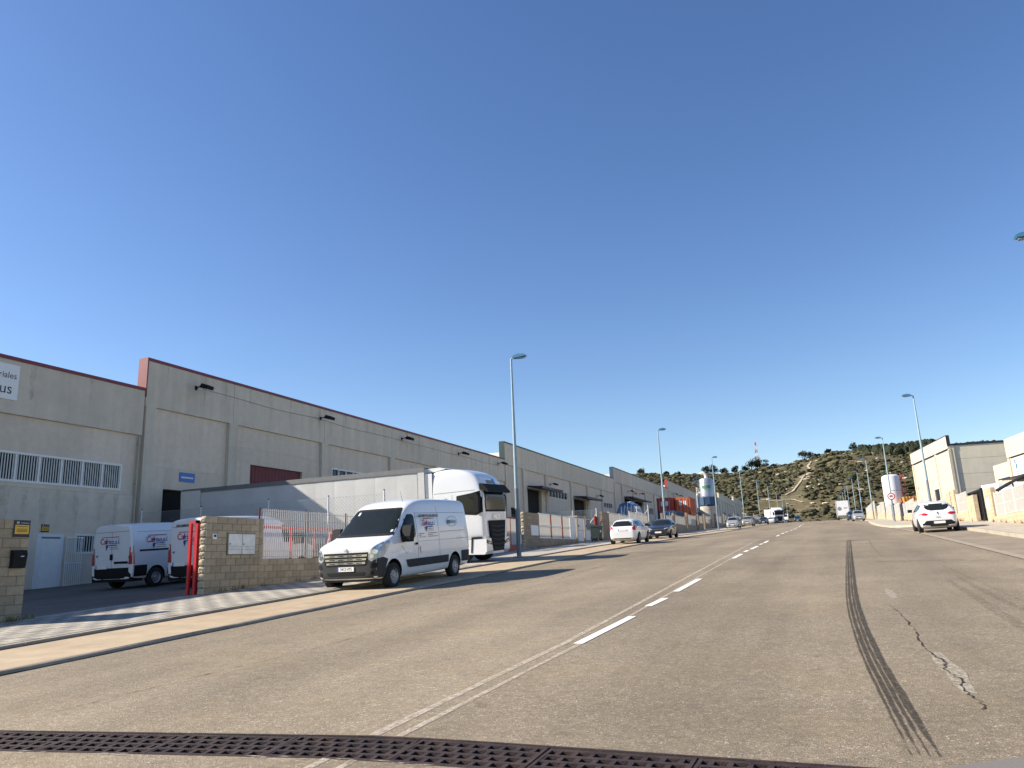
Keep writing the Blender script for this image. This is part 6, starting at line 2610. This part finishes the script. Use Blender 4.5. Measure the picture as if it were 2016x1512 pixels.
tractor('white articulated lorry cab with black grille nosing out of the yard', -13.75, 29.95, 0, .10)
trailer('long curtain sided trailer behind the white lorry cab, backed to the dock', -15.25, 29.95, 0, L=13.2, H=4.02)

# ---------------- cars
c_, bv = car('hatchback_car', 'white hatchback with dark rear window parked on the left strip', 'hatch', 4.24, 1.79, 1.50, 'paint', r=.325, plate_txt=None)
place(c_, -11.10, 47.7, 91, .06)
c_, bv = car('hatchback_car', 'black hatchback facing the camera on the left strip', 'hatch', 4.07, 1.73, 1.46, 'paint_d', r=.315, plate_txt=None)
patch(bv, [(-.42, .685), (.42, .685), (.44, .705), (-.44, .705)], 'F', 'chrome', c_, 'grille_trim', .014, .1)
place(c_, -11.25, 59.4, -90, .06)
c_, bv = car('people_carrier', 'silver people carrier facing the camera beside the third lamp post', 'mpv', 4.32, 1.75, 1.66, 'paint_s', r=.32)
place(c_, -11.45, 113.6, -90, .06)
c_, bv = car('offroad_car', 'beige silver off-road car behind the silver people carrier', 'suv', 4.45, 1.84, 1.70, 'paint_g', r=.36)
place(c_, -11.2, 135.0, -91, .06)
c_, bv = car('saloon_car', 'distant dark car between the off-road car and the white one', 'hatch', 4.4, 1.8, 1.48, 'paint_b', r=.32)
place(c_, -10.8, 167.5, -90, .06)
c_, bv = car('saloon_car', 'distant white car just before the white lorry', 'hatch', 4.3, 1.78, 1.46, 'paint', r=.32)
place(c_, -10.4, 186.0, -90, .06)
c_, bv = car('saloon_car', 'distant dark red car tucked before the white lorry', 'hatch', 4.2, 1.76, 1.46, 'paint_d', r=.32)
place(c_, -10.2, 196.0, -90, .06)
c_, bv = car('saloon_car', 'dark car driving towards the camera far up the road', 'hatch', 4.3, 1.78, 1.50, 'paint_b', r=.32)
place(c_, -5.2, 206.0, -90, .02)
c_, bv = car('hatchback_car', 'white hatchback with oval rear window parked on the right', 'hatch', 4.06, 1.74, 1.46, 'paint', r=.315, rear='clio', plate_txt=None, rim='dark')
dm = [(0, .075), (.05, 0), (0, -.075), (-.05, 0)]
patch(bv, [(a, .905 + q) for a, q in dm], 'B', 'chrome', c_, 'badge', .02, .05)
patch(bv, [(-.16, .80), (.16, .80), (.16, .812), (-.16, .812)], 'B', 'inkgrey', c_, 'small_print', .01, .1)
patch(bv, [(-.10, .70), (.10, .70), (.10, .72), (-.10, .72)], 'B', 'plastic', c_, 'boot_release', .012, .1)
place(c_, 5.22, 43.2, 89.0, .0)
c_, bv = car('people_carrier', 'silver grey people carrier facing the camera on the right', 'mpv', 4.4, 1.76, 1.66, 'paint_s', r=.32)
place(c_, 5.55, 131.5, -89, .0)
c_, bv = car('offroad_car', 'dark car parked behind the silver people carrier on the right', 'suv', 4.4, 1.82, 1.66, 'paint_b', r=.35)
place(c_, 5.45, 150.0, -89, .0)


def box_lorry(label, x, y, heading, L=7.0, H=3.5, boxcol='paint', cab=True, mark=False):
    root = empty('box_lorry')
    b_ = MB()
    b_.box((-L + 1.9, -1.22, .95), (0, 1.22, H), boxcol)
    b_.build('box', root)
    b_ = MB()
    b_.box((-L + 1.9, -1.0, .62), (.4, 1.0, .92), 'trailer_grey')
    b_.build('chassis', root)
    b_ = MB()
    b_.prism([(.12, .55), (1.95, .5), (2.0, 1.2), (1.85, 1.75), (1.55, 2.55), (.12, 2.6)], -1.08, 1.08, 'paint')
    b_.build('cab', root)
    b_ = MB()
    b_.add([(1.88, -.95, 1.74), (1.88, .95, 1.74), (1.60, .9, 2.47), (1.60, -.9, 2.47)], [(0, 1, 2, 3)], 'glass')
    b_.build('windscreen', root)
    b_ = MB()
    b_.box((1.93, -.95, .5), (2.02, .95, .85), 'greyplastic')
    b_.build('bumper', root)
    add_wheels(root, [(1.0, .95), (1.0, -.95), (-L + 3.2, .95), (-L + 3.2, -.95)], .45, .28, 'van')
    if mark:
        b_ = MB()
        b_.box((-L + 1.89, -.9, 2.3), (-L + 1.896, -.2, 2.5), 'inkgrey')
        b_.lathe([(.4, -L + 1.885), (.4, -L + 1.895)], 'inkgrey', 14, 'x', (0, .6, 2.3))
        b_.build('rear_print', root)
        b_ = MB()
        b_.box((-L + 1.88, -1.2, .95), (-L + 1.895, -1.12, H), 'galv')
        b_.box((-L + 1.88, 1.12, .95), (-L + 1.895, 1.2, H), 'galv')
        b_.build('door_frame', root)
    tag(root, label, 'lorry')
    place(root, x, y, heading, .03)


tractor('distant white lorry parked on the left near the road end', -10.0, 211.0, -70, .06)
trailer('white trailer coupled to the distant lorry on the left', -10.5, 212.41, -70, L=5.5, H=3.7, dz=.06, curtain='paint')
box_lorry('white box lorry parked on the right far up the road, rear towards us', 4.6, 178.0, 90, L=7.0, H=3.9, mark=True)
box_lorry('small white delivery van far away on the left beyond the lorry', -10.0, 250.0, -90, L=5.0, H=2.6)


# ================================================================== YARD THINGS (left)
def container(label, x, y, z, mt, L=6.06, doors=True, group=None, white_labels=False):
    """end doors towards -y; x,y = centre of the door end"""
    root = empty('shipping_container', (x, y, z))
    W, H = 2.44, 2.59
    hw = W / 2
    b_ = MB()
    b_.box((-hw + .04, .06, .1), (hw - .04, L - .04, H - .06), mt)
    b_.build('box', root)
    for sx in (-1, 1):
        q = MB()
        n = 26
        for k in range(n):
            a = .15 + (L - .3) * k / n
            c = a + (L - .3) / n * .55
            xa, xb = sorted((sx * (hw - .04), sx * (hw - .005)))
            q.box((xa, a, .16), (xb, c, H - .14), mt)
        q.build('corrugation', root, stuff=True)
    q = MB()
    for sx in (-1, 1):
        for yy in (0, L - .16):
            xs_ = sorted((sx * hw, sx * (hw - .16)))
            q.box((xs_[0], yy, 0), (xs_[1], yy + .16, H), mt)
    q.box((-hw, 0, H - .14), (hw, .1, H), mt)
    q.box((-hw, 0, 0), (hw, .1, .16), mt)
    for sx in (-1, 1):
        xs_ = sorted((sx * hw, sx * (hw - .08)))
        q.box((xs_[0], .16, H - .12), (xs_[1], L - .16, H), mt)
        q.box((xs_[0], .16, 0), (xs_[1], L - .16, .15), mt)
    q.build('corner_frame', root)
    for sx in (-1, 1):
        q = MB()
        xs_ = sorted((sx * .01, sx * (hw - .17)))
        q.box((xs_[0], .0, .17), (xs_[1], .05, H - .15), mt)
        for k in range(4):
            z0 = .25 + k * .56
            q.box((xs_[0] + .1, -.03, z0), (xs_[1] - .1, -.001, z0 + .42), mt)
        dd = q.build('door', root)
        q = MB()
        for t in (.3, .75):
            xx = sx * (.01 + (hw - .18) * t)
            q.tube((xx, -.05, .2), (xx, -.05, H - .18), .025, .025, 'galv', 6)
        q.build('lock_rod', dd)
        if white_labels:
            q = MB()
            q.box((sx * .35 - .2, -.04, 1.3), (sx * .35 + .25, -.032, 2.0), 'sign_white')
            q.build('label_plate', dd)
    tag(root, label, 'container', group)
    return root


zc = GH(-20, 124) + .15
container('lower container under the red one, mostly hidden', -22.9, 124.0, zc, 'cont_blue', group='stacked shipping containers')
container('dark red shipping container with white labels, top of the left stack', -22.9, 124.0, zc + 2.6, 'cont_red', group='stacked shipping containers', white_labels=True)
container('lower orange shipping container under the upper orange one', -20.35, 126.0, zc + .05, 'cont_orange', group='stacked shipping containers')
container('bright orange shipping container on top of the right stack', -20.35, 126.0, zc + 2.65, 'cont_orange', group='stacked shipping containers', white_labels=True)
container('blue shipping container standing in front of the orange stack', -19.3, 106.0, GH(-19, 106) + .4, 'cont_blue', group='stacked shipping containers')


def tarp_load():
    x, y = -20.7, 88.0
    root = empty('tarpaulin_load', (x, y, GH(x, y) + .1))
    b_ = MB()
    b_.box((-1.1, 0, .5), (1.1, 4.2, 1.7), 'trailer_grey')
    b_.build('flatbed', root)
    add_wheels(root, [(q, s) for q in (-1.0, 1.0) for s in (.8, 3.4)], .42, .26, 'van')
    n = 16
    for k in range(n):
        q = MB()
        a0, a1 = math.pi * k / n, math.pi * (k + 1) / n
        vs, fs = [], []
        for j in range(7):
            yy = -.1 + 4.4 * j / 6
            rr = 1.0 - .10 * ((j - 3) / 3) ** 2
            for a in (a0, a1):
                vs.append((-1.25 * rr * math.cos(a), yy, 1.7 + 2.35 * rr * math.sin(a) ** .8 + .05 * math.sin(j * 2 + k)))
        for j in range(6):
            fs.append((2 * j, 2 * j + 1, 2 * j + 3, 2 * j + 2))
        q.add(vs, fs, 'tarpblue' if k % 2 else 'tarpwhite')
        q.build('tarpaulin_stripe', root)
    q = MB()
    q.prism([(-1.2, 1.65), (1.2, 1.65), (1.15, 2.8), (.7, 3.7), (0, 3.95), (-.7, 3.7), (-1.15, 2.8)], -.08, .0, 'tarpblue')
    q.build('tarpaulin_end', root)
    for k in range(5):
        q = MB()
        xx = -.8 + k * .4
        hh = 3.9 - abs(xx) * 1.0
        q.bar((xx, -.10, 1.7), (xx + .25, -.10, hh), .10, 'tarpwhite', .02)
        q.build('tarpaulin_stripe', root)
    tag(root, 'tall load under a blue and white striped tarpaulin in the yard', 'tarpaulin load')
    # wrapped pallet beside the dark bin
    r2 = empty('wrapped_pallet', (-17.6, 58.4, GH(-17.6, 58.4) + .1))
    q = MB()
    q.box((-.5, -.6, 0), (.5, .6, .14), 'bark')
    q.build('pallet', r2)
    q = MB()
    q.prism([(-.48, .141), (.48, .141), (.46, 1.2), (.25, 1.75), (-.2, 1.8), (-.44, 1.3)], -.55, .55, 'plasticwrap')
    q.build('wrapped_goods', r2)
    tag(r2, 'bluish plastic wrapped pallet in the yard behind the dark bin', 'pallet')


tarp_load()


def dust_silo():
    x, y = -19.4, 150.0
    g = GH(x, y)
    root = empty('dust_silo', (x, y, g))
    q = MB()
    q.lathe([(1.55, -.2), (1.55, 4.0), (1.48, 4.05)], 'concrete', 28)
    q.build('concrete_base', root, smooth=True)
    z0 = 4.3
    q = MB()
    q.lathe([(1.30, z0 + .1), (1.30, 9.0), (1.15, 9.25), (.4, 9.45)], 'steel', 28)
    bd = q.build('filter_drum', root, smooth=True)
    for z in (5.9, 7.2, 8.4):
        q = MB()
        q.lathe([(1.305, z), (1.34, z + .02), (1.34, z + .08), (1.305, z + .1)], 'steel', 28, cap=False)
        q.build('band', bd)
    q = MB()
    n = 10
    vs, fs = [], []
    for i in range(n + 1):
        a = R(-125 + 75 * i / n)
        for z in (7.35, 7.95):
            vs.append((1.315 * math.cos(a), 1.315 * math.sin(a), z))
    for i in range(n):
        fs.append((2 * i, 2 * i + 2, 2 * i + 3, 2 * i + 1))
    q.add(vs, fs, 'green')
    q.build('green_sign', bd)
    # elbow outlet
    q = MB()
    pts = []
    for i in range(9):
        a = R(0 + 130 * i / 8)
        pts.append(Vector((-.55 + .62 * math.cos(a), 0, 9.75 + .62 * math.sin(a))))
    pts = [Vector((.07, 0, 9.3))] + pts
    for p, e in zip(pts[:-1], pts[1:]):
        q.tube(p, e, .30, .30, 'facade_side', 12)
    q.build('outlet_elbow', root)
    # blue platform with railing
    q = MB()
    q.lathe([(1.75, z0 - .12), (1.75, z0)], 'platform_blue', 8)
    q.build('platform_deck', root)
    nn = 10
    for i in range(nn):
        a0, a1 = 2 * math.pi * i / nn, 2 * math.pi * (i + 1) / nn
        q = MB()
        p0, p1 = (1.72 * math.cos(a0), 1.72 * math.sin(a0)), (1.72 * math.cos(a1), 1.72 * math.sin(a1))
        q.add([(p0[0], p0[1], z0 + .02), (p1[0], p1[1], z0 + .02), (p1[0], p1[1], z0 + 1.45), (p0[0], p0[1], z0 + 1.45)], [(0, 1, 2, 3)], 'platform_blue')
        q.bar((p0[0], p0[1], z0), (p0[0], p0[1], z0 + 1.6), .08, 'platform_blue')
        q.build('guard_panel', root)
    # inlet duct and caged ladder on the left
    q = MB()
    q.tube((-1.9, 0, .5), (-1.9, 0, 6.2), .22, .22, 'steel', 10)
    q.tube((-1.9, 0, 6.2), (-1.65, 0, 6.65), .22, .22, 'facade_side', 10)
    q.tube((-1.65, 0, 6.65), (-1.1, 0, 6.7), .22, .22, 'facade_side', 10)
    q.build('inlet_duct', root)
    q = MB()
    for yy in (-.22, .22):
        q.bar((-1.75, yy, 1.0), (-1.75, yy, 9.9), .06, 'platform_blue')
    for k in range(28):
        q.bar((-1.75, -.22, 1.2 + k * .31), (-1.75, .22, 1.2 + k * .31), .035, 'platform_blue')
    for k in range(7):
        z = 7.0 + k * .42
        q.bar((-1.75, -.22, z), (-2.25, -.3, z), .04, 'platform_blue')
        q.bar((-1.75, .22, z), (-2.25, .3, z), .04, 'platform_blue')
        q.bar((-2.25, -.3, z), (-2.25, .3, z), .04, 'platform_blue')
    q.build('caged_ladder', root)
    q = MB()
    q.box((-2.6, -.9, 1.2), (-1.6, .9, 3.0), 'platform_blue')
    q.build('fan_housing', root)
    tag(root, 'grey steel dust silo with green band on a concrete base', 'silo')


dust_silo()


# ================================================================== RIGHT SIDE
def right_wall(y0, y1, ztop, label, split=True, low=None, panels=None, mt='pinkblock'):
    """cream block wall facing the street (-x), courses as real blocks; low section carries mesh panels"""
    r = empty('block_wall', (0, 0, 0))
    def blocks(a, c, zt, endm):
        zb = GH(WR, a) - .1
        q = MB()
        q.box((WR + .012, a + .01, zb - .2), (WR + .22, c - .01, zt - .012), 'pinkmortar')
        q.build('mortar_core', r)
        q = MB()
        k = 0
        z = zt
        while z > zb:
            y = a - (.2 if k % 2 else 0)
            while y < c - .05:
                ya, yb = max(a, y), min(c, y + .39)
                if yb - ya > .04:
                    q.box((WR + random.uniform(-.003, .004), ya + .004, z - .192), (WR + .23, yb, z - .002), endm if (ya == a and split) else mt)
                y += .4
            z -= .2
            k += 1
        q.build('blockwork', r, stuff=True)
    if low is None:
        blocks(y0, y1, ztop, mt)
    else:
        blocks(y0, y1, low, mt)
        for a, c in panels:
            mesh_bars(r, WR + .1, a + .04, c - .04, low + .02, ztop, .075, .036, (low + .06, (low + ztop) / 2, ztop - .03), name='mesh_panel')
            q = MB()
            q.box((WR + .07, c - .03, low), (WR + .13, c + .03, ztop + .06), 'white')
            q.build('post', r)
    tag(r, label, 'wall', 'cream front walls on the right')
    return r


right_wall(30.0, 41.4, 4.0, 'cream block wall with white slatted panels at the right edge', low=2.85, panels=[(30.2, 33), (33, 35.8), (35.8, 38.6), (38.6, 41.2)])
right_wall(41.5, 48.4, 4.06, 'low cream block wall with white panels right of the dark gate', low=2.85, panels=[(41.6, 43.8), (43.8, 46.1), (46.1, 48.3)])
right_wall(48.5, 50.5, 4.42, 'cream block gate pier with white notice, right of the dark gate')
right_wall(53.9, 56.3, 4.36, 'cream block gate pier left of the dark gate')
right_wall(56.4, 60.6, 4.75, 'cream low wall with two mesh panels left of the gate pier', low=3.5, panels=[(56.5, 60.5)])
right_wall(60.7, 64.6, 5.15, 'tall cream block wall section above the white hatchback')
right_wall(64.7, 71.0, 4.85, 'cream low wall with mesh panel behind the white hatchback', low=3.7, panels=[(64.8, 67.8), (67.8, 70.9)])
right_wall(71.1, 78.5, 5.35, 'cream wall with mesh panels behind the white hatchback roof', low=3.95, panels=[(71.2, 74.8), (74.8, 78.4)])
right_wall(78.6, 86.0, 5.6, 'cream wall with mesh panels left of the white hatchback', low=4.3, panels=[(78.7, 82.3), (82.3, 85.9)])
right_wall(86.1, 97.5, 6.1, 'cream wall with mesh panels right of the speed sign', low=4.75, panels=[(86.2, 90), (90, 93.8), (93.8, 97.4)])
right_wall(101.0, 108.5, 6.5, 'cream wall with white panels under the white tank', low=5.2, panels=[(101.1, 104.8), (104.8, 108.4)])
right_wall(112.0, 122.0, 7.1, 'cream wall with white panels left of the white tank', low=5.7, panels=[(112.1, 117), (117, 121.9)])
right_wall(124.0, 140.0, 7.9, 'cream wall with white panels beyond the third right lamp post', low=6.4, panels=[(124.1, 129), (129, 134.5), (134.5, 139.9)])
right_wall(144.0, 172.0, 9.2, 'far cream wall behind the parked people carrier', low=7.7, panels=[(144.1, 153), (153, 162), (162, 171.9)])
for y, lb_ in ((98.2, 'dark gate post in the cream wall under the white tank'), (109.2, 'dark gate post further left under the white tank')):
    g_ = empty('gate_post', (WR + .1, y, GH(WR, y) + .1))
    q = MB()
    q.box((-.1, -.2, 0), (.1, .2, 2.1), 'dark_trim')
    q.build('post', g_)
    q = MB()
    q.box((-.08, .25, .1), (-.02, 2.4, 2.0), 'dark_trim')
    q.build('gate_leaf', g_)
    tag(g_, lb_, 'gate')
# dark open gate beside the pier
g_ = empty('sliding_gate', (WR + .35, 51.0, GH(WR, 51) + .1))
q = MB()
q.box((-.06, 1.9, 0), (.06, 2.1, 2.05), 'plastic')
q.build('end_post', g_)
q = MB()
q.box((-.05, 2.1, .05), (.05, 6.5, .2), 'plastic')
q.build('bottom_rail', g_)
q = MB()
q.box((-.05, 2.1, 1.9), (.05, 6.5, 2.02), 'plastic')
q.build('top_rail', g_)
for k in range(14):
    q = MB()
    q.box((-.03, 2.3 + k * .3, .2), (.03, 2.38 + k * .3, 1.9), 'plastic')
    q.build('bar', g_)
tag(g_, 'dark sliding gate standing open between the cream piers', 'gate')
g_ = empty('wall_notice', (WR - .004, 49.6, 3.55))
q = MB()
q.box((-.02, -.35, -.32), (0, .35, .32), 'sign_white')
q.build('board', g_)
q = MB()
q.box((-.022, -.25, .05), (-.0205, .25, .1), 'inkgrey')
q.build('print', g_)
tag(g_, 'white notice on the cream pier beside the dark gate', 'notice')
# black rolled awning arm on the near panels
g_ = empty('shade_netting', (WR + .3, 44.2, 4.1))
q = MB()
q.bar((0, 4.3, .12), (0, .6, .28), .12, 'plastic', .11)
q.bar((0, .6, .28), (0, -2.6, .36), .10, 'plastic', .09)
q.build('roll', g_)
for yy in (3.9, 0.4, -2.3):
    q = MB()
    q.bar((0, yy, -.6), (0, yy, .2), .06, 'plastic')
    q.build('support', g_)
tag(g_, 'black rolled shade netting along the top of the right panels', 'netting')

# cream warehouses, their fronts turned a little towards the road
TH = R(7.3)


class RB:
    """right building frame: u along the front (away from camera), v into the building"""
    def __init__(s, x, y):
        s.o = Vector((x, y, 0))
        s.u = Vector((-math.sin(TH), math.cos(TH), 0))
        s.v = Vector((math.cos(TH), math.sin(TH), 0))


def rbox(root, name, fr, u0, u1, v0, v1, z0, z1, mt):
    q = MB()
    vs = []
    for z in (z0, z1):
        for u, v in ((u0, v0), (u1, v0), (u1, v1), (u0, v1)):
            p = fr.o + fr.u * u + fr.v * v
            vs.append((p.x, p.y, z))
    q.add(vs, [(0, 3, 2, 1), (4, 5, 6, 7), (0, 1, 5, 4), (1, 2, 6, 5), (2, 3, 7, 6), (3, 0, 4, 7)], mt)
    return q.build(name, root)


fr = RB(17.0, 115.0)
rb1 = empty('warehouse', (0, 0, 0))
zb_ = 4.0
rbox(rb1, 'body', fr, .45, 19.4, .25, 40, zb_, 14.1, 'cream_side')
# side wall as stacked horizontal panels
for k, (z0, z1) in enumerate(((zb_, 6.4), (6.41, 8.4), (8.41, 10.4), (10.41, 12.4), (12.41, 14.2))):
    rbox(rb1, 'side_panel', fr, .20, .44, .62, 40, z0, z1 - .015, 'cream_side')
rbox(rb1, 'corner_column', fr, .05, .44, .05, .60, zb_, 14.2, 'cream_side')
rbox(rb1, 'roof_edge', fr, .12, .44, .3, 40, 14.205, 14.46, 'dark_trim')
bay = [0, 6.6, 13.0, 19.6]
for a, c in zip(bay[:-1], bay[1:]):
    rbox(rb1, 'upper_panel', fr, a + .02, c - .02, -.14, .22, 13.85, 15.5, 'cream2')
    if a == 6.6:
        rbox(rb1, 'wall_panel', fr, a, a + .9, .0, .22, zb_, 13.85, 'cream')
        rbox(rb1, 'wall_panel', fr, a + 3.3, c, .0, .22, zb_, 13.85, 'cream')
        rbox(rb1, 'wall_panel', fr, a + .9, a + 3.3, .0, .22, 9.1, 13.85, 'cream')
        dr = rbox(rb1, 'window', fr, a + .9, a + 3.3, .12, .2, 6.0, 9.1, 'blue_trim')
        rbox(dr, 'pane', fr, a + 1.0, a + 3.2, .10, .115, 7.6, 9.0, 'glass_b')
        rbox(dr, 'pane', fr, a + 1.0, a + 3.2, .10, .115, 6.1, 7.5, 'glass_b')
    else:
        rbox(rb1, 'wall_panel', fr, a, c, .0, .22, zb_, 13.85, 'cream')
    rbox(rb1, 'shadow_gap', fr, a + .5, c - .5, -.012, -.002, 13.62, 13.845, 'dark_trim')
for u in (.0, 6.6, 13.0, 19.2):
    rbox(rb1, 'pilaster', fr, u + .002, u + .42, -.12, -.001, zb_, 13.6, 'cream2')
rbox(rb1, 'coping', fr, -.03, 19.6, -.18, .25, 15.502, 15.6, 'dark_trim')
rbox(rb1, 'end_trim', fr, -.06, .02, -.18, .25, 14.2, 15.60, 'dark_trim')
tag(rb1, 'cream warehouse with dark coping on the right behind the lamp post', 'warehouse')
fr2 = RB(17.0 + .128 * 19.6, 95.4)
rb2 = empty('warehouse', (0, 0, 0))
rbox(rb2, 'body', fr2, -40, -.1, .25, 40, 2.5, 11.6, 'cream_side')
for k in range(5):
    a, c = -8 * (k + 1), -8 * k
    rbox(rb2, 'upper_panel', fr2, a + .02, c - .02, -.14, .22, 10.2, 12.17, 'cream2')
    rbox(rb2, 'wall_panel', fr2, a, c, .0, .22, 2.5, 10.2, 'cream')
    rbox(rb2, 'pilaster', fr2, c - .5, c - .02, -.12, -.001, 2.5, 10.1, 'cream2')
    rbox(rb2, 'shadow_gap', fr2, a + .1, c - .7, -.012, -.002, 10.05, 10.195, 'dark_trim')
rbox(rb2, 'annex', fr2, 0.05, 5.1, .05, 30, 3.0, 9.87, 'cream2')
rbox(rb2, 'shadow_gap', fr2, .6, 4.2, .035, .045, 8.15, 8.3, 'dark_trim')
rbox(rb2, 'canopy', fr2, -9, -1.2, -1.4, -.02, 7.75, 7.9, 'dark_trim')
rbox(rb2, 'doorway', fr2, -9, -5.6, -.02, -.005, 3.0, 7.7, 'black')
sgb = rbox(rb2, 'sign_panel', fr2, -6.0, -1.0, -.045, -.015, 7.95, 10.0, 'sign_white')
for (u0, u1, z0, z1) in ((-1.95, -1.55, 9.45, 9.85), (-2.2, -1.75, 8.85, 9.35), (-1.9, -1.75, 9.3, 9.5)):
    rbox(sgb, 'teal_emblem', fr2, u0, u1, -.05, -.046, z0, z1, 'inkteal')
for k in range(2):
    rbox(sgb, 'small_print', fr2, -2.9, -1.3, -.05, -.046, 8.5 - k * .22, 8.6 - k * .22, 'inksky')
tag(rb2, 'cream warehouse with teal emblem sign at the right edge', 'warehouse')

# white storage tank with red caged ladder
tk = empty('storage_tank', (12.4, 150.0, GH(12, 150)))
q = MB()
q.lathe([(1.48, .9), (1.48, 7.0), (1.42, 7.25), (1.0, 7.5), (.2, 7.6)], 'tank', 32)
q.build('shell', tk, smooth=True)
q = MB()
q.lathe([(1.485, 4.65), (1.50, 4.66), (1.50, 4.72), (1.485, 4.73)], 'inkgrey', 32, cap=False)
q.build('weld_seam', tk)
for a in range(4):
    q = MB()
    an = R(45 + 90 * a)
    q.tube((1.2 * math.cos(an), 1.2 * math.sin(an), -.2), (1.2 * math.cos(an), 1.2 * math.sin(an), 1.0), .12, .12, 'tank', 8)
    q.build('leg', tk)
q = MB()
for yy in (-.22, .22):
    q.bar((1.55, -.5 + yy, .3), (1.55, -.5 + yy, 7.6), .07, 'salmon')
for k in range(24):
    q.bar((1.55, -.72, .5 + k * .29), (1.55, -.28, .5 + k * .29), .04, 'salmon')
for k in range(16):
    z = 1.6 + k * .38
    q.bar((1.55, -.75, z), (2.05, -.75, z), .05, 'salmon')
    q.bar((2.05, -.75, z), (2.05, -.25, z), .05, 'salmon')
    q.bar((1.55, -.25, z), (2.05, -.25, z), .05, 'salmon')
for yy in (-.75, -.5, -.25):
    q.bar((2.05, yy, 1.6), (2.05, yy, 7.4), .05, 'salmon')
q.build('caged_ladder', tk)
tag(tk, 'tall white storage tank with red caged ladder on the right', 'tank')

# orange and yellow skips on a rubble heap beyond
hp = empty('rubble_heap', (16.0, 140.0, GH(16, 140)))
q = MB()
rnd = random.Random(8)
vs, fs = [], []
N = 14
for i in range(N + 1):
    for k in range(N + 1):
        a, c = i / N * 2 - 1, k / N * 2 - 1
        h = max(0, 1 - a * a) * max(0, 1 - c * c)
        vs.append((a * 6, c * 4, 2.7 * h ** .7 + rnd.uniform(-.15, .15) * (h > 0)))
for i in range(N):
    for k in range(N):
        a = i * (N + 1) + k
        fs.append((a, a + N + 1, a + N + 2, a + 1))
q.add(vs, fs, 'path')
q.build('earth', hp)
q = MB()
for k in range(60):
    a, c = rnd.uniform(-.8, .8), rnd.uniform(-.9, .3)
    h = 2.7 * ((1 - a * a) * (1 - c * c)) ** .7
    s = rnd.uniform(.12, .4)
    q.box((a * 6 - s, c * 4 - s * .7, h - s * .4), (a * 6 + s, c * 4 + s * .7, h + s * .5), 'rock')
q.build('rubble', hp, stuff=True)
tag(hp, 'pale rubble heap between the white tank and the cream warehouse', 'rubble')
for (x, y, mt, lb_) in ((14.9, 147.0, 'orange', 'orange slatted skip beside the white tank ladder'), (17.6, 147.2, 'skipyellow', 'yellow slatted skip next to the cream warehouse corner')):
    g_ = empty('skip', (x, y, GH(x, y) + 2.2))
    q = MB()
    vs = [(-1.1, 0, 0), (1.1, 0, 0), (1.1, 3, 0), (-1.1, 3, 0), (-1.3, -.3, 1.3), (1.3, -.3, 1.3), (1.3, 3.3, 1.3), (-1.3, 3.3, 1.3)]
    q.add(vs, [(0, 3, 2, 1), (0, 1, 5, 4), (1, 2, 6, 5), (2, 3, 7, 6), (3, 0, 4, 7)], mt)
    q.build('body', g_)
    for k in range(6):
        q = MB()
        xx = -1.05 + k * .42
        q.bar((xx, -.04, .05), (xx * 1.15, -.36, 1.28), .12, 'skipyellow' if mt == 'orange' else 'cream', .1)
        q.build('rib', g_)
    q = MB()
    q.box((-1.2, -.2, -2.2), (1.2, 3.2, -.01), 'path')
    q.build('stand', g_)
    tag(g_, lb_, 'skip')

# white vehicles in the right yard, seen past the open gate
box_lorry('white box lorry standing in the right yard behind the cream pier', 15.6, 76.0, -82, L=6.0, H=3.0)
c_, bv = car('hatchback_car', 'white car half seen through the open gate on the right', 'hatch', 4.1, 1.74, 1.48, 'paint', r=.31)
place(c_, 11.6, 51.5, -90, .12)
# weeds along wall bases
wd = MB()
rnd = random.Random(21)
for k in range(46):
    y = rnd.uniform(38, 100)
    x = WR - .08 - rnd.uniform(0, .12)
    z = GH(x, y) + .13
    for j in range(10):
        a = rnd.uniform(0, 6.28)
        l = rnd.uniform(.08, .28)
        p = Vector((x, y + rnd.uniform(-.25, .25), z))
        e = p + Vector((math.cos(a) * .06, math.sin(a) * .1, l))
        s = Vector((.01, .02, 0))
        wd.add([p - s, p + s, e], [(0, 1, 2)], 'weed')
for k in range(26):
    y = rnd.choice((rnd.uniform(17.5, 26), rnd.uniform(43, 53), rnd.uniform(11, 12)))
    x = WL + .04
    z = GH(x, y) + .12
    for j in range(9):
        a = rnd.uniform(0, 6.28)
        l = rnd.uniform(.05, .16)
        p = Vector((x + rnd.uniform(0, .05), y + rnd.uniform(-.2, .2), z))
        e = p + Vector((math.cos(a) * .05, math.sin(a) * .07, l))
        s = Vector((.006, .012, 0))
        wd.add([p - s, p + s, e], [(0, 1, 2)], 'weed')
o = wd.build('weeds', stuff=True)
o['label'] = 'dry weeds along the foot of the walls'
o['category'] = 'weeds'


def own_bonnet():
    """front edge of the car the picture was taken from, low at the right"""
    root = empty('car_bonnet', (0, 0, 0))
    b_ = MB()
    vs, fs = [], []
    N = 14
    for i in range(N + 1):
        t = i / N
        for k in range(6):
            u = k / 5
            x = -.15 + 1.5 * t
            y = 2.25 - .9 * u - .10 * (1 - t) ** 2
            z = .968 + .16 * math.sin(min(1, t * 1.15) * math.pi / 2) + .06 * math.sin(u * math.pi / 2) - .05 * (1 - u) ** 4
            vs.append((x, y, z))
    for i in range(N):
        for k in range(5):
            a = i * 6 + k
            fs.append((a, a + 6, a + 7, a + 1))
    n0 = len(vs)
    vs2 = [(x, y, z - .03) for x, y, z in vs]
    b_.add(vs, fs, 'bonnet')
    b_.add(vs2, fs, 'bonnet')
    b_.build('bonnet_panel', root, smooth=True)
    tag(root, 'grey bonnet edge of the camera car in the lower right corner', 'car bonnet')


own_bonnet()
